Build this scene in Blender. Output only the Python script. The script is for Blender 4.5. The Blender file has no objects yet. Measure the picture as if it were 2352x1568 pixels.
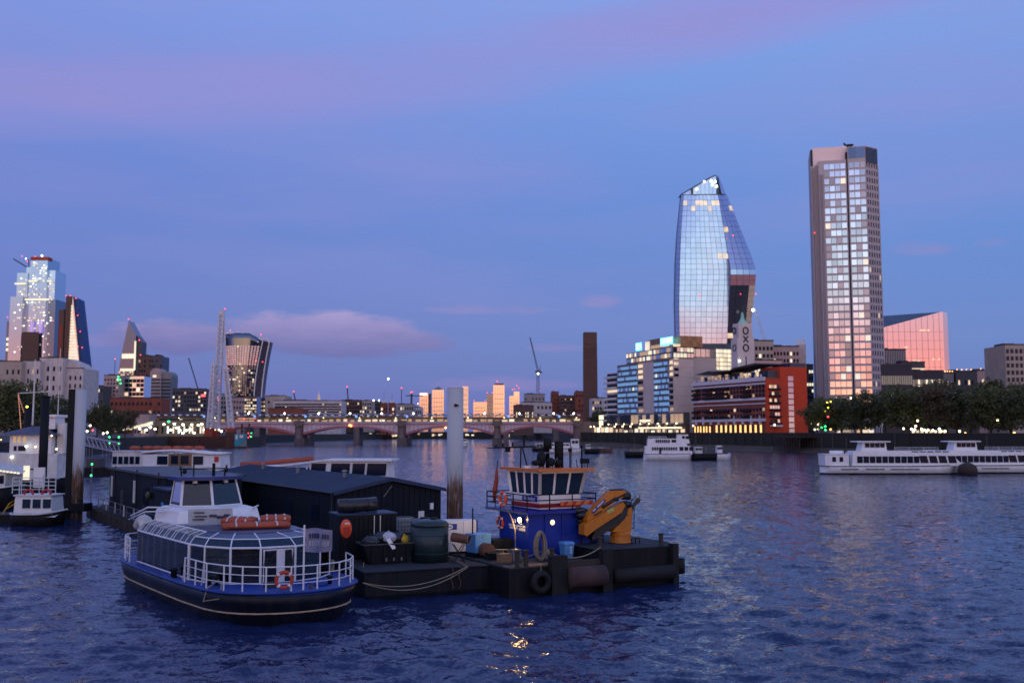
import bpy, bmesh, math, random
import numpy as np
from mathutils import Vector, Matrix
random.seed(7); RNG = np.random.default_rng(7)
S = bpy.context.scene
COL = S.collection
rad = math.radians

# ------------------------------------------------------------------ camera
F, CX, CY, HOR, EYE = 2287.0, 1176.0, 784.0, 990.0, 9.0     # reference frame 2352 x 1568
PITCH = math.atan((HOR - CY) / F)
cam = bpy.data.cameras.new('camera'); cam.lens = 35; cam.sensor_width = 36
cam.clip_start = 0.5; cam.clip_end = 30000
cam.dof.use_dof = True; cam.dof.focus_distance = 62; cam.dof.aperture_fstop = 0.5
camo = bpy.data.objects.new('camera', cam); COL.objects.link(camo)
camo.location = (0, 0, EYE); camo.rotation_euler = (rad(90) + PITCH, 0, 0)
S.camera = camo

# ------------------------------------------------------------------ dusk sky
W = bpy.data.worlds.new('World'); S.world = W; W.use_nodes = True
wt = W.node_tree; wt.nodes.clear()
def nn(t, kind): return t.nodes.new(kind)
def mth(t, op, a, b=None, c=None, clamp=False):
    n = t.nodes.new('ShaderNodeMath'); n.operation = op; n.use_clamp = clamp
    for i, v in enumerate((a, b, c)):
        if v is None: continue
        if isinstance(v, (int, float)): n.inputs[i].default_value = v
        else: t.links.new(v, n.inputs[i])
    return n.outputs[0]
def ramp(t, fac, stops, interp='LINEAR'):
    n = t.nodes.new('ShaderNodeValToRGB'); cr = n.color_ramp; cr.interpolation = interp
    while len(cr.elements) < len(stops): cr.elements.new(0.5)
    for e, (p, c) in zip(cr.elements, stops):
        e.position = p; e.color = (c[0], c[1], c[2], 1) if not isinstance(c, (int, float)) else (c, c, c, 1)
    t.links.new(fac, n.inputs[0]); return n.outputs[0]
def mixc(t, fac, a, b, mode='MIX'):
    n = t.nodes.new('ShaderNodeMix'); n.data_type = 'RGBA'; n.blend_type = mode
    for i, v in ((0, fac), (6, a), (7, b)):
        if isinstance(v, (int, float)): n.inputs[i].default_value = v
        elif isinstance(v, tuple): n.inputs[i].default_value = (*v, 1)
        else: t.links.new(v, n.inputs[i])
    return n.outputs[2]
tc = nn(wt, 'ShaderNodeTexCoord'); sp = nn(wt, 'ShaderNodeSeparateXYZ')
wt.links.new(tc.outputs['Generated'], sp.inputs[0])
dx, dy, dz = sp.outputs
zc = mth(wt, 'MAXIMUM', dz, 0.0)
el = mth(wt, 'ARCSINE', dz); az = mth(wt, 'ARCTAN2', dx, dy)
east = ramp(wt, zc, [(0, (.105, .155, .470)), (.05, (.100, .172, .500)), (.13, (.112, .188, .550)), (.24, (.125, .215, .605)), (.33, (.168, .268, .675)), (.42, (.212, .315, .740)), (.75, (.20, .30, .70)), (1, (.19, .29, .66))])
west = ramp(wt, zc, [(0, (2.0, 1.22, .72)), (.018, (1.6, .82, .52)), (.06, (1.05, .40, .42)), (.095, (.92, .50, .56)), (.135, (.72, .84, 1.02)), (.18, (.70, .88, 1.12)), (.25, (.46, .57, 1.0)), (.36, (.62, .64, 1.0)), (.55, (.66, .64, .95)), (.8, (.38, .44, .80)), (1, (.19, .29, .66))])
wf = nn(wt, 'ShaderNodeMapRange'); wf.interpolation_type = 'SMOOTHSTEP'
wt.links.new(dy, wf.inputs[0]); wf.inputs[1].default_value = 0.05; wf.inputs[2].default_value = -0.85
side = nn(wt, 'ShaderNodeMapRange'); side.interpolation_type = 'SMOOTHSTEP'; wt.links.new(az, side.inputs[0]); side.inputs[1].default_value = -.55; side.inputs[2].default_value = .6
east = mixc(wt, 1.0, east, mixc(wt, side.outputs[0], (1.04, .94, .97), (.97, 1.15, 1.06)), 'MULTIPLY')
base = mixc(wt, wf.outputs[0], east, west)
# clouds: drawn in azimuth / elevation
cmb = nn(wt, 'ShaderNodeCombineXYZ'); wt.links.new(az, cmb.inputs[0]); wt.links.new(el, cmb.inputs[1])
def wnoise(scale, sx, sy, det=5, rot=0.0, rough=.55):
    mp = nn(wt, 'ShaderNodeMapping'); mp.inputs['Scale'].default_value = (sx, sy, 1); mp.inputs['Rotation'].default_value = (0, 0, rot)
    wt.links.new(cmb.outputs[0], mp.inputs[0])
    n = nn(wt, 'ShaderNodeTexNoise'); n.inputs['Scale'].default_value = scale; n.inputs['Detail'].default_value = det; n.inputs['Roughness'].default_value = rough
    wt.links.new(mp.outputs[0], n.inputs['Vector']); return n.outputs[0]
nA = wnoise(1.0, 9, 34, 6)            # puffs
nB = wnoise(1.0, 1.9, 11.0, 6, rot=-0.17, rough=.5)   # long streaks
nC = wnoise(1.0, 26, 70, 5)
nAc = mth(wt, 'ADD', mth(wt, 'SUBTRACT', nA, .5), mth(wt, 'MULTIPLY', mth(wt, 'SUBTRACT', nC, .5), .6))
def puff(x, y, a, b, soft=1.0, k=1.3):
    u = mth(wt, 'DIVIDE', mth(wt, 'SUBTRACT', az, math.atan((x - CX) / F)), a / F)
    v = mth(wt, 'DIVIDE', mth(wt, 'SUBTRACT', el, math.atan((HOR - y) / F)), b / F)
    v = mth(wt, 'MULTIPLY', v, mth(wt, 'ADD', 1.25, mth(wt, 'MULTIPLY', mth(wt, 'SIGN', v), -.25)))   # flatter underneath
    r = mth(wt, 'ADD', mth(wt, 'MULTIPLY', u, u), mth(wt, 'MULTIPLY', v, v))
    d = mth(wt, 'ADD', mth(wt, 'SUBTRACT', 1.0, r), mth(wt, 'MULTIPLY', nAc, k))
    return mth(wt, 'MULTIPLY', d, soft, clamp=True), v
p1, v1 = puff(735, 782, 275, 66, 2.1, 1.7); p2, v2 = puff(410, 792, 185, 50, 1.7, 2.2); p3, _ = puff(940, 788, 130, 36, 1.2, 2.2)
c1 = mth(wt, 'MAXIMUM', p1, mth(wt, 'MAXIMUM', p2, p3))
wisps = None
for a in ((1120, 712, 170, 15, .55), (1378, 694, 52, 24, .6), (2125, 602, 65, 22, .45), (225, 800, 120, 20, .4), (1150, 885, 230, 22, .4), (1290, 800, 90, 14, .3), (2290, 598, 40, 12, .25)):
    w, _ = puff(*a[:4], a[4] * 1.7, 2.6)
    wisps = w if wisps is None else mth(wt, 'MAXIMUM', wisps, w)
# high thin veil: one long rosy band rising to the upper right, and fainter streaks across the whole sky
bl = mth(wt, 'SUBTRACT', el, mth(wt, 'ADD', (HOR - 160) / F, mth(wt, 'MULTIPLY', az, .145)))
bl = mth(wt, 'DIVIDE', bl, 105 / F)
band = mth(wt, 'ADD', mth(wt, 'SUBTRACT', 1.0, mth(wt, 'MULTIPLY', bl, bl)), mth(wt, 'MULTIPLY', mth(wt, 'SUBTRACT', nB, .5), 2.6))
band = mth(wt, 'MULTIPLY', band, .72, clamp=True)
streak = mth(wt, 'MULTIPLY', mth(wt, 'SUBTRACT', nB, .42), 2.4, clamp=True)
veil = mth(wt, 'MAXIMUM', mth(wt, 'MULTIPLY', band, 1.0), mth(wt, 'MULTIPLY', streak, .72))
upf = nn(wt, 'ShaderNodeMapRange'); wt.links.new(dz, upf.inputs[0]); upf.inputs[1].default_value = .06; upf.inputs[2].default_value = .2
veil = mth(wt, 'MULTIPLY', veil, upf.outputs[0])
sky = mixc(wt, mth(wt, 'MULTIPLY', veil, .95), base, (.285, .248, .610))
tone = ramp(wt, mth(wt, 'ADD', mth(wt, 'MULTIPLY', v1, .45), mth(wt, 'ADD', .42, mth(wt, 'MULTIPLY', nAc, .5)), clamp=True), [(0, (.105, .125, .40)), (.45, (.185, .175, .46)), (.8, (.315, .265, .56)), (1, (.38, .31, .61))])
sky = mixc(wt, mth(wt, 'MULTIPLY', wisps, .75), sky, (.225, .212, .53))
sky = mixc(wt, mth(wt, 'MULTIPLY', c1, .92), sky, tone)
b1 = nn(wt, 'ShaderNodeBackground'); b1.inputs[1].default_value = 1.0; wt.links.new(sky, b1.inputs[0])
ns = nn(wt, 'ShaderNodeTexSky'); ns.sky_type = 'NISHITA'; ns.sun_disc = False
ns.sun_elevation = rad(1.0); ns.sun_rotation = rad(180); ns.air_density = 1.0; ns.dust_density = .6; ns.ozone_density = 2.0
b2 = nn(wt, 'ShaderNodeBackground'); b2.inputs[1].default_value = 0.05; wt.links.new(ns.outputs[0], b2.inputs[0])
ad = nn(wt, 'ShaderNodeAddShader'); wt.links.new(b1.outputs[0], ad.inputs[0]); wt.links.new(b2.outputs[0], ad.inputs[1])
wo = nn(wt, 'ShaderNodeOutputWorld'); wt.links.new(ad.outputs[0], wo.inputs[0])

# afterglow of the sun that has just set behind the camera
sl = bpy.data.lights.new('sun', 'SUN'); sl.energy = 0.12; sl.angle = rad(6); sl.color = (1.0, .66, .58)
slo = bpy.data.objects.new('sun', sl); COL.objects.link(slo)
slo.rotation_euler = (rad(90 - 3.0), 0, rad(76))
S.view_settings.view_transform = 'Standard'; S.view_settings.look = 'None'
S.view_settings.exposure = 0.0; S.view_settings.gamma = 1.0; S.view_settings.use_curve_mapping = False
S.cycles.use_denoising = True
S.cycles.max_bounces = 6; S.cycles.glossy_bounces = 4; S.cycles.diffuse_bounces = 2; S.cycles.transmission_bounces = 6
S.cycles.sample_clamp_indirect = 4.0; S.cycles.caustics_reflective = False; S.cycles.caustics_refractive = False

# ------------------------------------------------------------------ materials
MATS = {}
def mat(name, col, rough=.6, metal=0.0, var=.18, scale=3.0, bump=0.0, streaks=0.0, spec=.5, dirt=None, coat=0.0):
    """principled with uneven colour; streaks = vertical weather runs; dirt = second colour showing in patches"""
    m = bpy.data.materials.new(name); m.use_nodes = True; t = m.node_tree; b = t.nodes['Principled BSDF']
    b.inputs['Roughness'].default_value = rough; b.inputs['Metallic'].default_value = metal
    b.inputs['Specular IOR Level'].default_value = spec
    b.inputs['Coat Weight'].default_value = coat
    co = nn(t, 'ShaderNodeTexCoord'); no = nn(t, 'ShaderNodeTexNoise')
    no.inputs['Scale'].default_value = scale; no.inputs['Detail'].default_value = 6
    t.links.new(co.outputs['Object'], no.inputs['Vector'])
    f = ramp(t, no.outputs[0], [(.3, 1 - var), (.7, 1 + var * .6)])
    c = mixc(t, 1.0, tuple(col), f, 'MULTIPLY')
    if streaks or dirt:
        mp = nn(t, 'ShaderNodeMapping'); mp.inputs['Scale'].default_value = (2.2, 2.2, .22) if streaks else (1, 1, 1)
        t.links.new(co.outputs['Object'], mp.inputs[0])
        n2 = nn(t, 'ShaderNodeTexNoise'); n2.inputs['Scale'].default_value = scale; n2.inputs['Detail'].default_value = 7; n2.inputs['Roughness'].default_value = .65
        t.links.new(mp.outputs[0], n2.inputs['Vector'])
        g = ramp(t, n2.outputs[0], [(.5, 0.0), (.66, 1.0)])
        c = mixc(t, mth(t, 'MULTIPLY', g, streaks or .7), c, dirt or (col[0] * .35, col[1] * .3, col[2] * .28))
    t.links.new(c, b.inputs['Base Color'])
    r = ramp(t, no.outputs[0], [(.3, max(rough - .08, .03)), (.7, min(rough + .1, 1))]); t.links.new(r, b.inputs['Roughness'])
    if bump:
        bp = nn(t, 'ShaderNodeBump'); bp.inputs['Strength'].default_value = bump; bp.inputs['Distance'].default_value = .03
        t.links.new(no.outputs[0], bp.inputs['Height']); t.links.new(bp.outputs[0], b.inputs['Normal'])
    MATS[name] = m; return m
def emit(name, col, strength, var=0.0, scale=1.5):
    m = bpy.data.materials.new(name); m.use_nodes = True; t = m.node_tree; b = t.nodes['Principled BSDF']
    b.inputs['Base Color'].default_value = (.3, .3, .3, 1); b.inputs['Emission Color'].default_value = (*col, 1)
    b.inputs['Emission Strength'].default_value = strength
    if var:
        co = nn(t, 'ShaderNodeTexCoord'); no = nn(t, 'ShaderNodeTexNoise'); no.inputs['Scale'].default_value = scale; no.inputs['Detail'].default_value = 3
        t.links.new(co.outputs['Object'], no.inputs['Vector'])
        t.links.new(ramp(t, no.outputs[0], [(.35, strength * (1 - var)), (.65, strength)]), b.inputs['Emission Strength'])
    MATS[name] = m; return m
def glaz(name, tint, rough=.06, metal=.9, var=.12, scale=.35, wob=.02):
    """coated curtain-wall glass: a slightly uneven mirror of the sky"""
    m = bpy.data.materials.new(name); m.use_nodes = True; t = m.node_tree; b = t.nodes['Principled BSDF']
    b.inputs['Metallic'].default_value = metal; b.inputs['Roughness'].default_value = rough
    oi = nn(t, 'ShaderNodeObjectInfo'); co = nn(t, 'ShaderNodeTexCoord')
    no = nn(t, 'ShaderNodeTexNoise'); no.inputs['Scale'].default_value = scale; no.inputs['Detail'].default_value = 2
    t.links.new(co.outputs['Object'], no.inputs['Vector'])
    f = mth(t, 'ADD', 1 - var, mth(t, 'MULTIPLY', oi.outputs['Random'], var * 2))
    t.links.new(mixc(t, 1.0, tuple(tint), mixc(t, 0.0, f, f), 'MULTIPLY'), b.inputs['Base Color'])
    if wob:
        bp = nn(t, 'ShaderNodeBump'); bp.inputs['Strength'].default_value = wob; bp.inputs['Distance'].default_value = .3
        t.links.new(no.outputs[0], bp.inputs['Height']); t.links.new(bp.outputs[0], b.inputs['Normal'])
    MATS[name] = m; return m

# ------------------------------------------------------------------ mesh helpers
class MB:
    def __init__(s): s.v = []; s.f = []; s.mi = []; s.m = 0; s.sm = []; s.smooth = False
    def add(s, vs, fs):
        o = len(s.v); s.v += [tuple(map(float, p)) for p in vs]
        for q in fs: s.f.append(tuple(i + o for i in q)); s.mi.append(s.m); s.sm.append(s.smooth)
        return s
    def box(s, x0, x1, y0, y1, z0, z1):
        return s.add([(x0, y0, z0), (x1, y0, z0), (x1, y1, z0), (x0, y1, z0), (x0, y0, z1), (x1, y0, z1), (x1, y1, z1), (x0, y1, z1)],
                     [(0, 3, 2, 1), (4, 5, 6, 7), (0, 1, 5, 4), (1, 2, 6, 5), (2, 3, 7, 6), (3, 0, 4, 7)])
    def prism(s, poly, z0, z1, cap=True):
        n = len(poly); vs = [(p[0], p[1], z0) for p in poly] + [(p[0], p[1], z1) for p in poly]
        fs = [(i, (i + 1) % n, n + (i + 1) % n, n + i) for i in range(n)]
        if cap: fs += [tuple(range(n))[::-1], tuple(range(n, 2 * n))]
        return s.add(vs, fs)
    def slab(s, pts, off):      # polygon of 3d points extruded by vector off
        n = len(pts); vs = [tuple(p) for p in pts] + [tuple(p[i] + off[i] for i in range(3)) for p in pts]
        return s.add(vs, [(i, (i + 1) % n, n + (i + 1) % n, n + i) for i in range(n)] + [tuple(range(n))[::-1], tuple(range(n, 2 * n))])
    def tube(s, pts, r, n=8, closed=False, cap=True):
        pts = [Vector(p) for p in pts]; rs = r if isinstance(r, (list, tuple)) else [r] * len(pts)
        rings = []; up = None
        for i, p in enumerate(pts):
            if closed: d = pts[(i + 1) % len(pts)] - pts[i - 1]
            else: d = pts[min(i + 1, len(pts) - 1)] - pts[max(i - 1, 0)]
            d.normalize()
            a = Vector((0, 0, 1)) if abs(d.z) < .9 else Vector((1, 0, 0))
            if up is not None and abs(up.dot(d)) < .95: a = up
            u = d.cross(a).normalized(); w = u.cross(d).normalized(); up = w
            rings.append([p + rs[i] * (math.cos(2 * math.pi * k / n) * u + math.sin(2 * math.pi * k / n) * w) for k in range(n)])
        return s.loft(rings, closed, cap)
    def loft(s, rings, closed=False, cap=True, ringclosed=True):
        n = len(rings[0]); vs = [p for r in rings for p in r]; fs = []
        m = len(rings) if closed else len(rings) - 1
        for i in range(m):
            j = (i + 1) % len(rings)
            for k in range(n if ringclosed else n - 1):
                l = (k + 1) % n; fs.append((i * n + k, i * n + l, j * n + l, j * n + k))
        if cap and not closed: fs += [tuple(range(n))[::-1], tuple(range((len(rings) - 1) * n, len(rings) * n))]
        return s.add(vs, fs)
    def lathe(s, prof, cx=0, cy=0, n=20):   # profile of (r, z)
        return s.loft([[(cx + r * math.cos(2 * math.pi * k / n), cy + r * math.sin(2 * math.pi * k / n), z) for k in range(n)] for r, z in prof])
    def ball(s, c, r, n=8, m=5, sq=(1, 1, 1)):
        return s.loft([[(c[0] + sq[0] * r * math.sin(math.pi * (i + .02) / (m + .04)) * math.cos(2 * math.pi * k / n), c[1] + sq[1] * r * math.sin(math.pi * (i + .02) / (m + .04)) * math.sin(2 * math.pi * k / n), c[2] - sq[2] * r * math.cos(math.pi * i / m)) for k in range(n)] for i in range(m + 1)])
    def mesh(s, name, mats):
        me = bpy.data.meshes.new(name); me.from_pydata(s.v, [], s.f)
        for m in (mats if isinstance(mats, (list, tuple)) else [mats]): me.materials.append(MATS[m] if isinstance(m, str) else m)
        me.polygons.foreach_set('material_index', s.mi); me.polygons.foreach_set('use_smooth', s.sm)
        bm = bmesh.new(); bm.from_mesh(me); bmesh.ops.recalc_face_normals(bm, faces=bm.faces); bm.to_mesh(me); bm.free()
        me.update(); return me
    def build(s, name, mats, parent=None, label=None, kind=None, **k):
        return put(name, s.mesh(name, mats), parent, label=label, kind=kind, **k)
def put(name, me, parent=None, loc=None, rot=None, scale=None, label=None, kind=None, cat=None, group=None):
    o = bpy.data.objects.new(name, me); COL.objects.link(o)
    if parent: o.parent = parent
    if loc is not None: o.location = loc
    if rot is not None: o.rotation_euler = rot if isinstance(rot, tuple) else (0, 0, rot)
    if scale is not None: o.scale = scale
    if label: o['label'] = label
    if kind: o['kind'] = kind
    if cat: o['category'] = cat
    if group: o['group'] = group
    return o
def thing(name, label, cat, loc=(0, 0, 0), rot=0.0, group=None):
    return put(name, None, None, loc, rot, label=label, cat=cat, group=group)
def copy_tree(o, parent=None, **k):
    c = o.copy(); COL.objects.link(c)
    if parent: c.parent = parent
    for ch in list(o.children): copy_tree(ch, c)
    return c
UNIT = {}
def unit(m):                       # shared unit cube, one per material
    if m not in UNIT: UNIT[m] = MB().box(-.5, .5, -.5, .5, -.5, .5).mesh('piece_' + m, m)
    return UNIT[m]
def piece(name, m, parent, x0, x1, y0, y1, z0, z1, label=None):
    return put(name, unit(m), parent, ((x0 + x1) / 2, (y0 + y1) / 2, (z0 + z1) / 2), None, (abs(x1 - x0), abs(y1 - y0), abs(z1 - z0)), label)
BALL = {}
def bulb(name, m, parent, p, r, **k):
    if m not in BALL: BALL[m] = (lambda b: b.mesh('bulb_' + m, m))(MB().ball((0, 0, 0), 1, 10, 6))
    if name == 'warning_light': r *= .68
    return put(name, BALL[m], parent, p, None, (r, r, r), **k)
ORD = 'first second third fourth fifth sixth seventh eighth ninth tenth eleventh twelfth thirteenth fourteenth fifteenth sixteenth seventeenth eighteenth nineteenth twentieth'.split()
ORD += ['twenty ' + w for w in ORD[:9]]
def text_mesh(body, size, m, depth=.02):
    c = bpy.data.curves.new('lettering', 'FONT'); c.body = body; c.size = size; c.extrude = depth; c.align_x = 'CENTER'; c.align_y = 'CENTER'; c.resolution_u = 2
    o = bpy.data.objects.new('lettering', c); COL.objects.link(o)
    dg = bpy.context.evaluated_depsgraph_get(); me = bpy.data.meshes.new_from_object(o.evaluated_get(dg))
    bpy.data.objects.remove(o); bpy.data.curves.remove(c)
    me.materials.clear(); me.materials.append(MATS[m]); return me

# surveying: turn a sighted column / row into a place, given its distance or height
def ray(x, y):
    u = (x - CX) / F; v = (CY - y) / F
    return Vector((u, math.cos(PITCH) - v * math.sin(PITCH), math.sin(PITCH) + v * math.cos(PITCH)))
def P(x, y, d):
    r = ray(x, y); return Vector((0, 0, EYE)) + r * (d / r.y)
def G(x, y, z):
    r = ray(x, y); return Vector((0, 0, EYE)) + r * ((z - EYE) / r.z)
def PX(x, d): return P(x, HOR, d).x
def PZ(y, d): return P(CX, y, d).z
# ------------------------------------------------------------------ palette
mat('water_deep', (.012, .018, .030), .07)
mat('concrete', (.36, .33, .32), .8, scale=.4); mat('stone_pale', (.60, .55, .55), .8, scale=.3, streaks=.25)
mat('embank', (.030, .028, .022), .9, scale=.6, bump=.6, streaks=.5, dirt=(.02, .028, .015)); mat('sand', (.085, .062, .048), .95, scale=.15, var=.4)
mat('land', (.05, .048, .045), .95, scale=.05); mat('pier_wall', (.075, .066, .056), .9, scale=.5); mat('weed', (.018, .026, .010), .9, scale=.4, var=.5)
mat('white_paint', (.84, .84, .84), .35, scale=1.2, var=.08); mat('white_worn', (.70, .69, .67), .45, scale=1.0, streaks=.35, dirt=(.36, .30, .24))
mat('black_steel', (.008, .010, .014), .6, scale=2, spec=.2); mat('black_clad', (.006, .011, .020), .6, scale=.9, spec=.18, var=.45, streaks=.4, dirt=(.016, .020, .026))
mat('dark_trim', (.03, .033, .04), .5); mat('grey_steel', (.20, .21, .23), .45, metal=.4)
mat('win_dark', (.007, .016, .036), .08, var=.1, spec=.10); mat('win_mid', (.016, .034, .065), .08, var=.2, spec=.18)
emit('lit_warm', (1.0, .72, .42), 1.0, .55, .25); emit('lit_cream', (1.0, .88, .62), 1.1, .5, .25); emit('lit_hot', (1.0, .84, .55), 1.5, .5, .3)
emit('lit_dim', (1.0, .60, .26), .45, .5, .2); emit('lit_white', (.95, 1.0, .92), 2.2, .3, .3)
emit('lamp_warm', (1.0, .78, .42), 5); emit('lamp_white', (.95, 1.0, .84), 6); emit('lamp_green', (.03, 1.0, .22), 3.5); emit('lamp_red', (1.0, .05, .06), 3.0)
emit('lamp_blue', (.12, .32, 1.0), 1.5); emit('lamp_yellow', (1.0, .85, .05), 4); emit('lamp_amber', (1.0, .42, .10), 5); emit('sign_blue', (.08, .55, 1.0), 3.6); emit('sign_core', (.35, .85, 1.0), 3.2)
emit('lamp_purple', (.40, .22, 1.0), 1.0)

# ------------------------------------------------------------------ river
def grid_axis(lo, hi, step, grow, start=0.0):
    out = [lo]
    while out[-1] < hi: out.append(out[-1] + max(step, grow * abs(out[-1] - start)))
    return np.array(out)
def water():
    ys = np.concatenate([grid_axis(12, 800, .20, .006), np.geomspace(815, 9000, 24)])
    xp = np.concatenate([np.arange(0, 32, .35), grid_axis(32, 480, .35, .0115)[0:], np.geomspace(520, 5000, 10)])
    xs = np.concatenate([-xp[:0:-1], xp])
    X, Y = np.meshgrid(xs, ys); Zs = np.zeros_like(X)
    sx = np.gradient(xs)[None, :]; sy = np.gradient(ys)[:, None]
    r = np.random.default_rng(3)
    for k in range(74):
        L = .5 * (7 ** r.random()) if k < 66 else 8 + 14 * r.random()
        th = rad(72) + r.normal() * .8          # wind chop running up river
        kx, ky = math.cos(th) * 2 * math.pi / L, math.sin(th) * 2 * math.pi / L
        A = .0115 * L ** .5 if L < 6 else .005
        fade = np.clip(1.6 - 4.2 * np.maximum(sx * abs(math.cos(th)), sy * abs(math.sin(th))) / L, 0, 1)
        ph = kx * X + ky * Y + r.random() * 6.28 + .9 * np.sin(.11 * X * r.random() + .07 * Y * r.random())
        w = np.sin(ph); Zs += A * fade * (w - .28 * np.cos(2 * ph))
    gust = .75 + .35 * np.sin(X * .045 + 1.3 * np.sin(Y * .05)) * np.sin(Y * .038 + .8)
    Zs *= gust
    V = np.stack([X, Y, Zs - .02], -1).reshape(-1, 3); nx, ny = len(xs), len(ys)
    i = (np.arange(ny - 1)[:, None] * nx + np.arange(nx - 1)[None, :]).reshape(-1)
    Q = np.stack([i, i + 1, i + 1 + nx, i + nx], -1)
    me = bpy.data.meshes.new('water'); me.vertices.add(len(V)); me.vertices.foreach_set('co', V.reshape(-1))
    me.loops.add(Q.size); me.loops.foreach_set('vertex_index', Q.reshape(-1)); me.polygons.add(len(Q))
    me.polygons.foreach_set('loop_start', np.arange(0, Q.size, 4)); me.polygons.foreach_set('loop_total', np.full(len(Q), 4))
    me.polygons.foreach_set('use_smooth', np.ones(len(Q), bool)); me.update(calc_edges=True)
    m = bpy.data.materials.new('river_water'); m.use_nodes = True; t = m.node_tree; b = t.nodes['Principled BSDF']
    b.inputs['Specular IOR Level'].default_value = .46; b.inputs['Base Color'].default_value = (.013, .026, .088, 1); b.inputs['Roughness'].default_value = .06; b.inputs['IOR'].default_value = 1.333
    co = nn(t, 'ShaderNodeTexCoord'); mp = nn(t, 'ShaderNodeMapping'); mp.inputs['Scale'].default_value = (1, 1.5, 1); t.links.new(co.outputs['Object'], mp.inputs[0])
    acc = None
    for sc, am, st in ((.6, .30, 1.0), (1.9, .52, 1.6), (5.5, .60, 1.4)):      # facets of the wind chop, as slopes (holds its roughness at any distance)
        n = nn(t, 'ShaderNodeTexNoise'); n.inputs['Scale'].default_value = sc; n.inputs['Detail'].default_value = 3; n.inputs['Distortion'].default_value = .5
        t.links.new(mp.outputs[0], n.inputs['Vector'])
        v = nn(t, 'ShaderNodeVectorMath'); v.operation = 'SUBTRACT'; t.links.new(n.outputs['Color'], v.inputs[0]); v.inputs[1].default_value = (.5, .5, .5)
        w = nn(t, 'ShaderNodeVectorMath'); w.operation = 'MULTIPLY'; t.links.new(v.outputs[0], w.inputs[0]); w.inputs[1].default_value = (am * .75, am * 1.25, 0)
        if acc is None: acc = w.outputs[0]
        else:
            q_ = nn(t, 'ShaderNodeVectorMath'); q_.operation = 'ADD'; t.links.new(acc, q_.inputs[0]); t.links.new(w.outputs[0], q_.inputs[1]); acc = q_.outputs[0]
    ge = nn(t, 'ShaderNodeNewGeometry'); q_ = nn(t, 'ShaderNodeVectorMath'); q_.operation = 'ADD'; t.links.new(ge.outputs['Normal'], q_.inputs[0]); t.links.new(acc, q_.inputs[1])
    nz = nn(t, 'ShaderNodeVectorMath'); nz.operation = 'NORMALIZE'; t.links.new(q_.outputs[0], nz.inputs[0]); t.links.new(nz.outputs[0], b.inputs['Normal'])
    me.materials.append(m); put('water', me, kind='structure')
water()

# ------------------------------------------------------------------ banks
BA, BT, BN = Vector((43.8, 650)), Vector((.367, -.930)), Vector((.930, .367))
BROT = math.atan2(-.930, .367)
def bank(x, n):                 # where the sight line of column x meets a line n metres inland of the south quay
    k = (x - CX) / F; a = BA + BN * n
    s = (k * a.y - a.x) / (BT.x - k * BT.y); return a + BT * s
def along(p, d, x):             # distance from p along d to the sight line of column x
    k = (x - CX) / F; return (k * p.y - p.x) / (d.x - k * d.y)
QZ = 7.2
q = [BA + BT * s for s in (-2, 60, 120, 200, 280, 360, 470)]
b = MB(); b.prism([tuple(p) for p in q] + [(900, 200), (3500, 1300), (3500, 9000), (-300, 9000), (-60, 1500), (30, 1000), (52, 760)], -1, QZ)
b.build('ground', 'land', kind='structure')
b = MB(); b.prism([(-330, 60), (-118, 190), (-176, 430), (-196, 640), (-190, 900), (-120, 1420), (-300, 9000), (-4000, 9000), (-4000, 60)], -1, 6.0)
b.build('ground', 'land', kind='structure')
b = MB()
for i in range(len(q) - 1):     # quay wall of big blocks with a parapet
    d = (q[i + 1] - q[i]).normalized(); nrm = Vector((d.y, -d.x)) * -1
    nrm = -BN
    a0, a1 = q[i] + nrm * .05, q[i + 1] + nrm * .05
    b.slab([(a0.x, a0.y, -1), (a1.x, a1.y, -1), (a1.x, a1.y, QZ + 1.0), (a0.x, a0.y, QZ + 1.0)], (nrm.x * .5, nrm.y * .5, 0))
b.build('embankment_wall', 'embank', label='dark stone river wall along the far quay below the arcaded brick building', cat='wall')
rw = random.Random(9); EW = bpy.data.objects['embankment_wall']
for i in range(52):             # piers, fender timbers and weed line that break up the wall
    s_ = 4 + i * 7.2 + rw.uniform(-1, 1); p = BA + BT * s_ - BN * .55; wd = rw.choice((.5, .7, 1.4)); dp = rw.uniform(.25, .6); tp = rw.choice((QZ - 1, QZ - .2, QZ + 1.15))
    b = MB(); b.slab([(p.x, p.y, -1), (p.x + BT.x * wd, p.y + BT.y * wd, -1), (p.x + BT.x * wd, p.y + BT.y * wd, tp), (p.x, p.y, tp)], (-BN.x * dp, -BN.y * dp, 0)); b.build('wall_pier', rw.choice(('embank', 'embank', 'pier_wall')), EW)
for z0_, z1_, m_ in ((-1, 2.6, 'weed'), (QZ + .98, QZ + 1.2, 'pier_wall')):
    a0, a1 = q[0] - BN * .56, q[-1] - BN * .56; b = MB(); b.slab([(a0.x, a0.y, z0_), (a1.x, a1.y, z0_), (a1.x, a1.y, z1_), (a0.x, a0.y, z1_)], (-BN.x * .1, -BN.y * .1, 0)); b.build('weed_course' if m_ == 'weed' else 'coping', m_, EW)
b = MB()                         # foreshore uncovered at half tide
r = random.Random(5); ring = []
for i in range(31):
    s = -5 + i * 12.0; p = BA + BT * s
    wd = 9 + 7 * math.sin(i * .55) + 9 * max(0, math.sin((i - 12) * .3)) + r.uniform(-1.5, 1.5)
    ring.append([(p.x, p.y, 2.4), (p.x - BN.x * wd * .5, p.y - BN.y * wd * .5, .9 + r.uniform(-.1, .1)), (p.x - BN.x * wd, p.y - BN.y * wd, -.35)])
b.smooth = True; b.loft(ring, cap=False, ringclosed=False); b.build('beach', 'sand', kind='structure')
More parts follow.
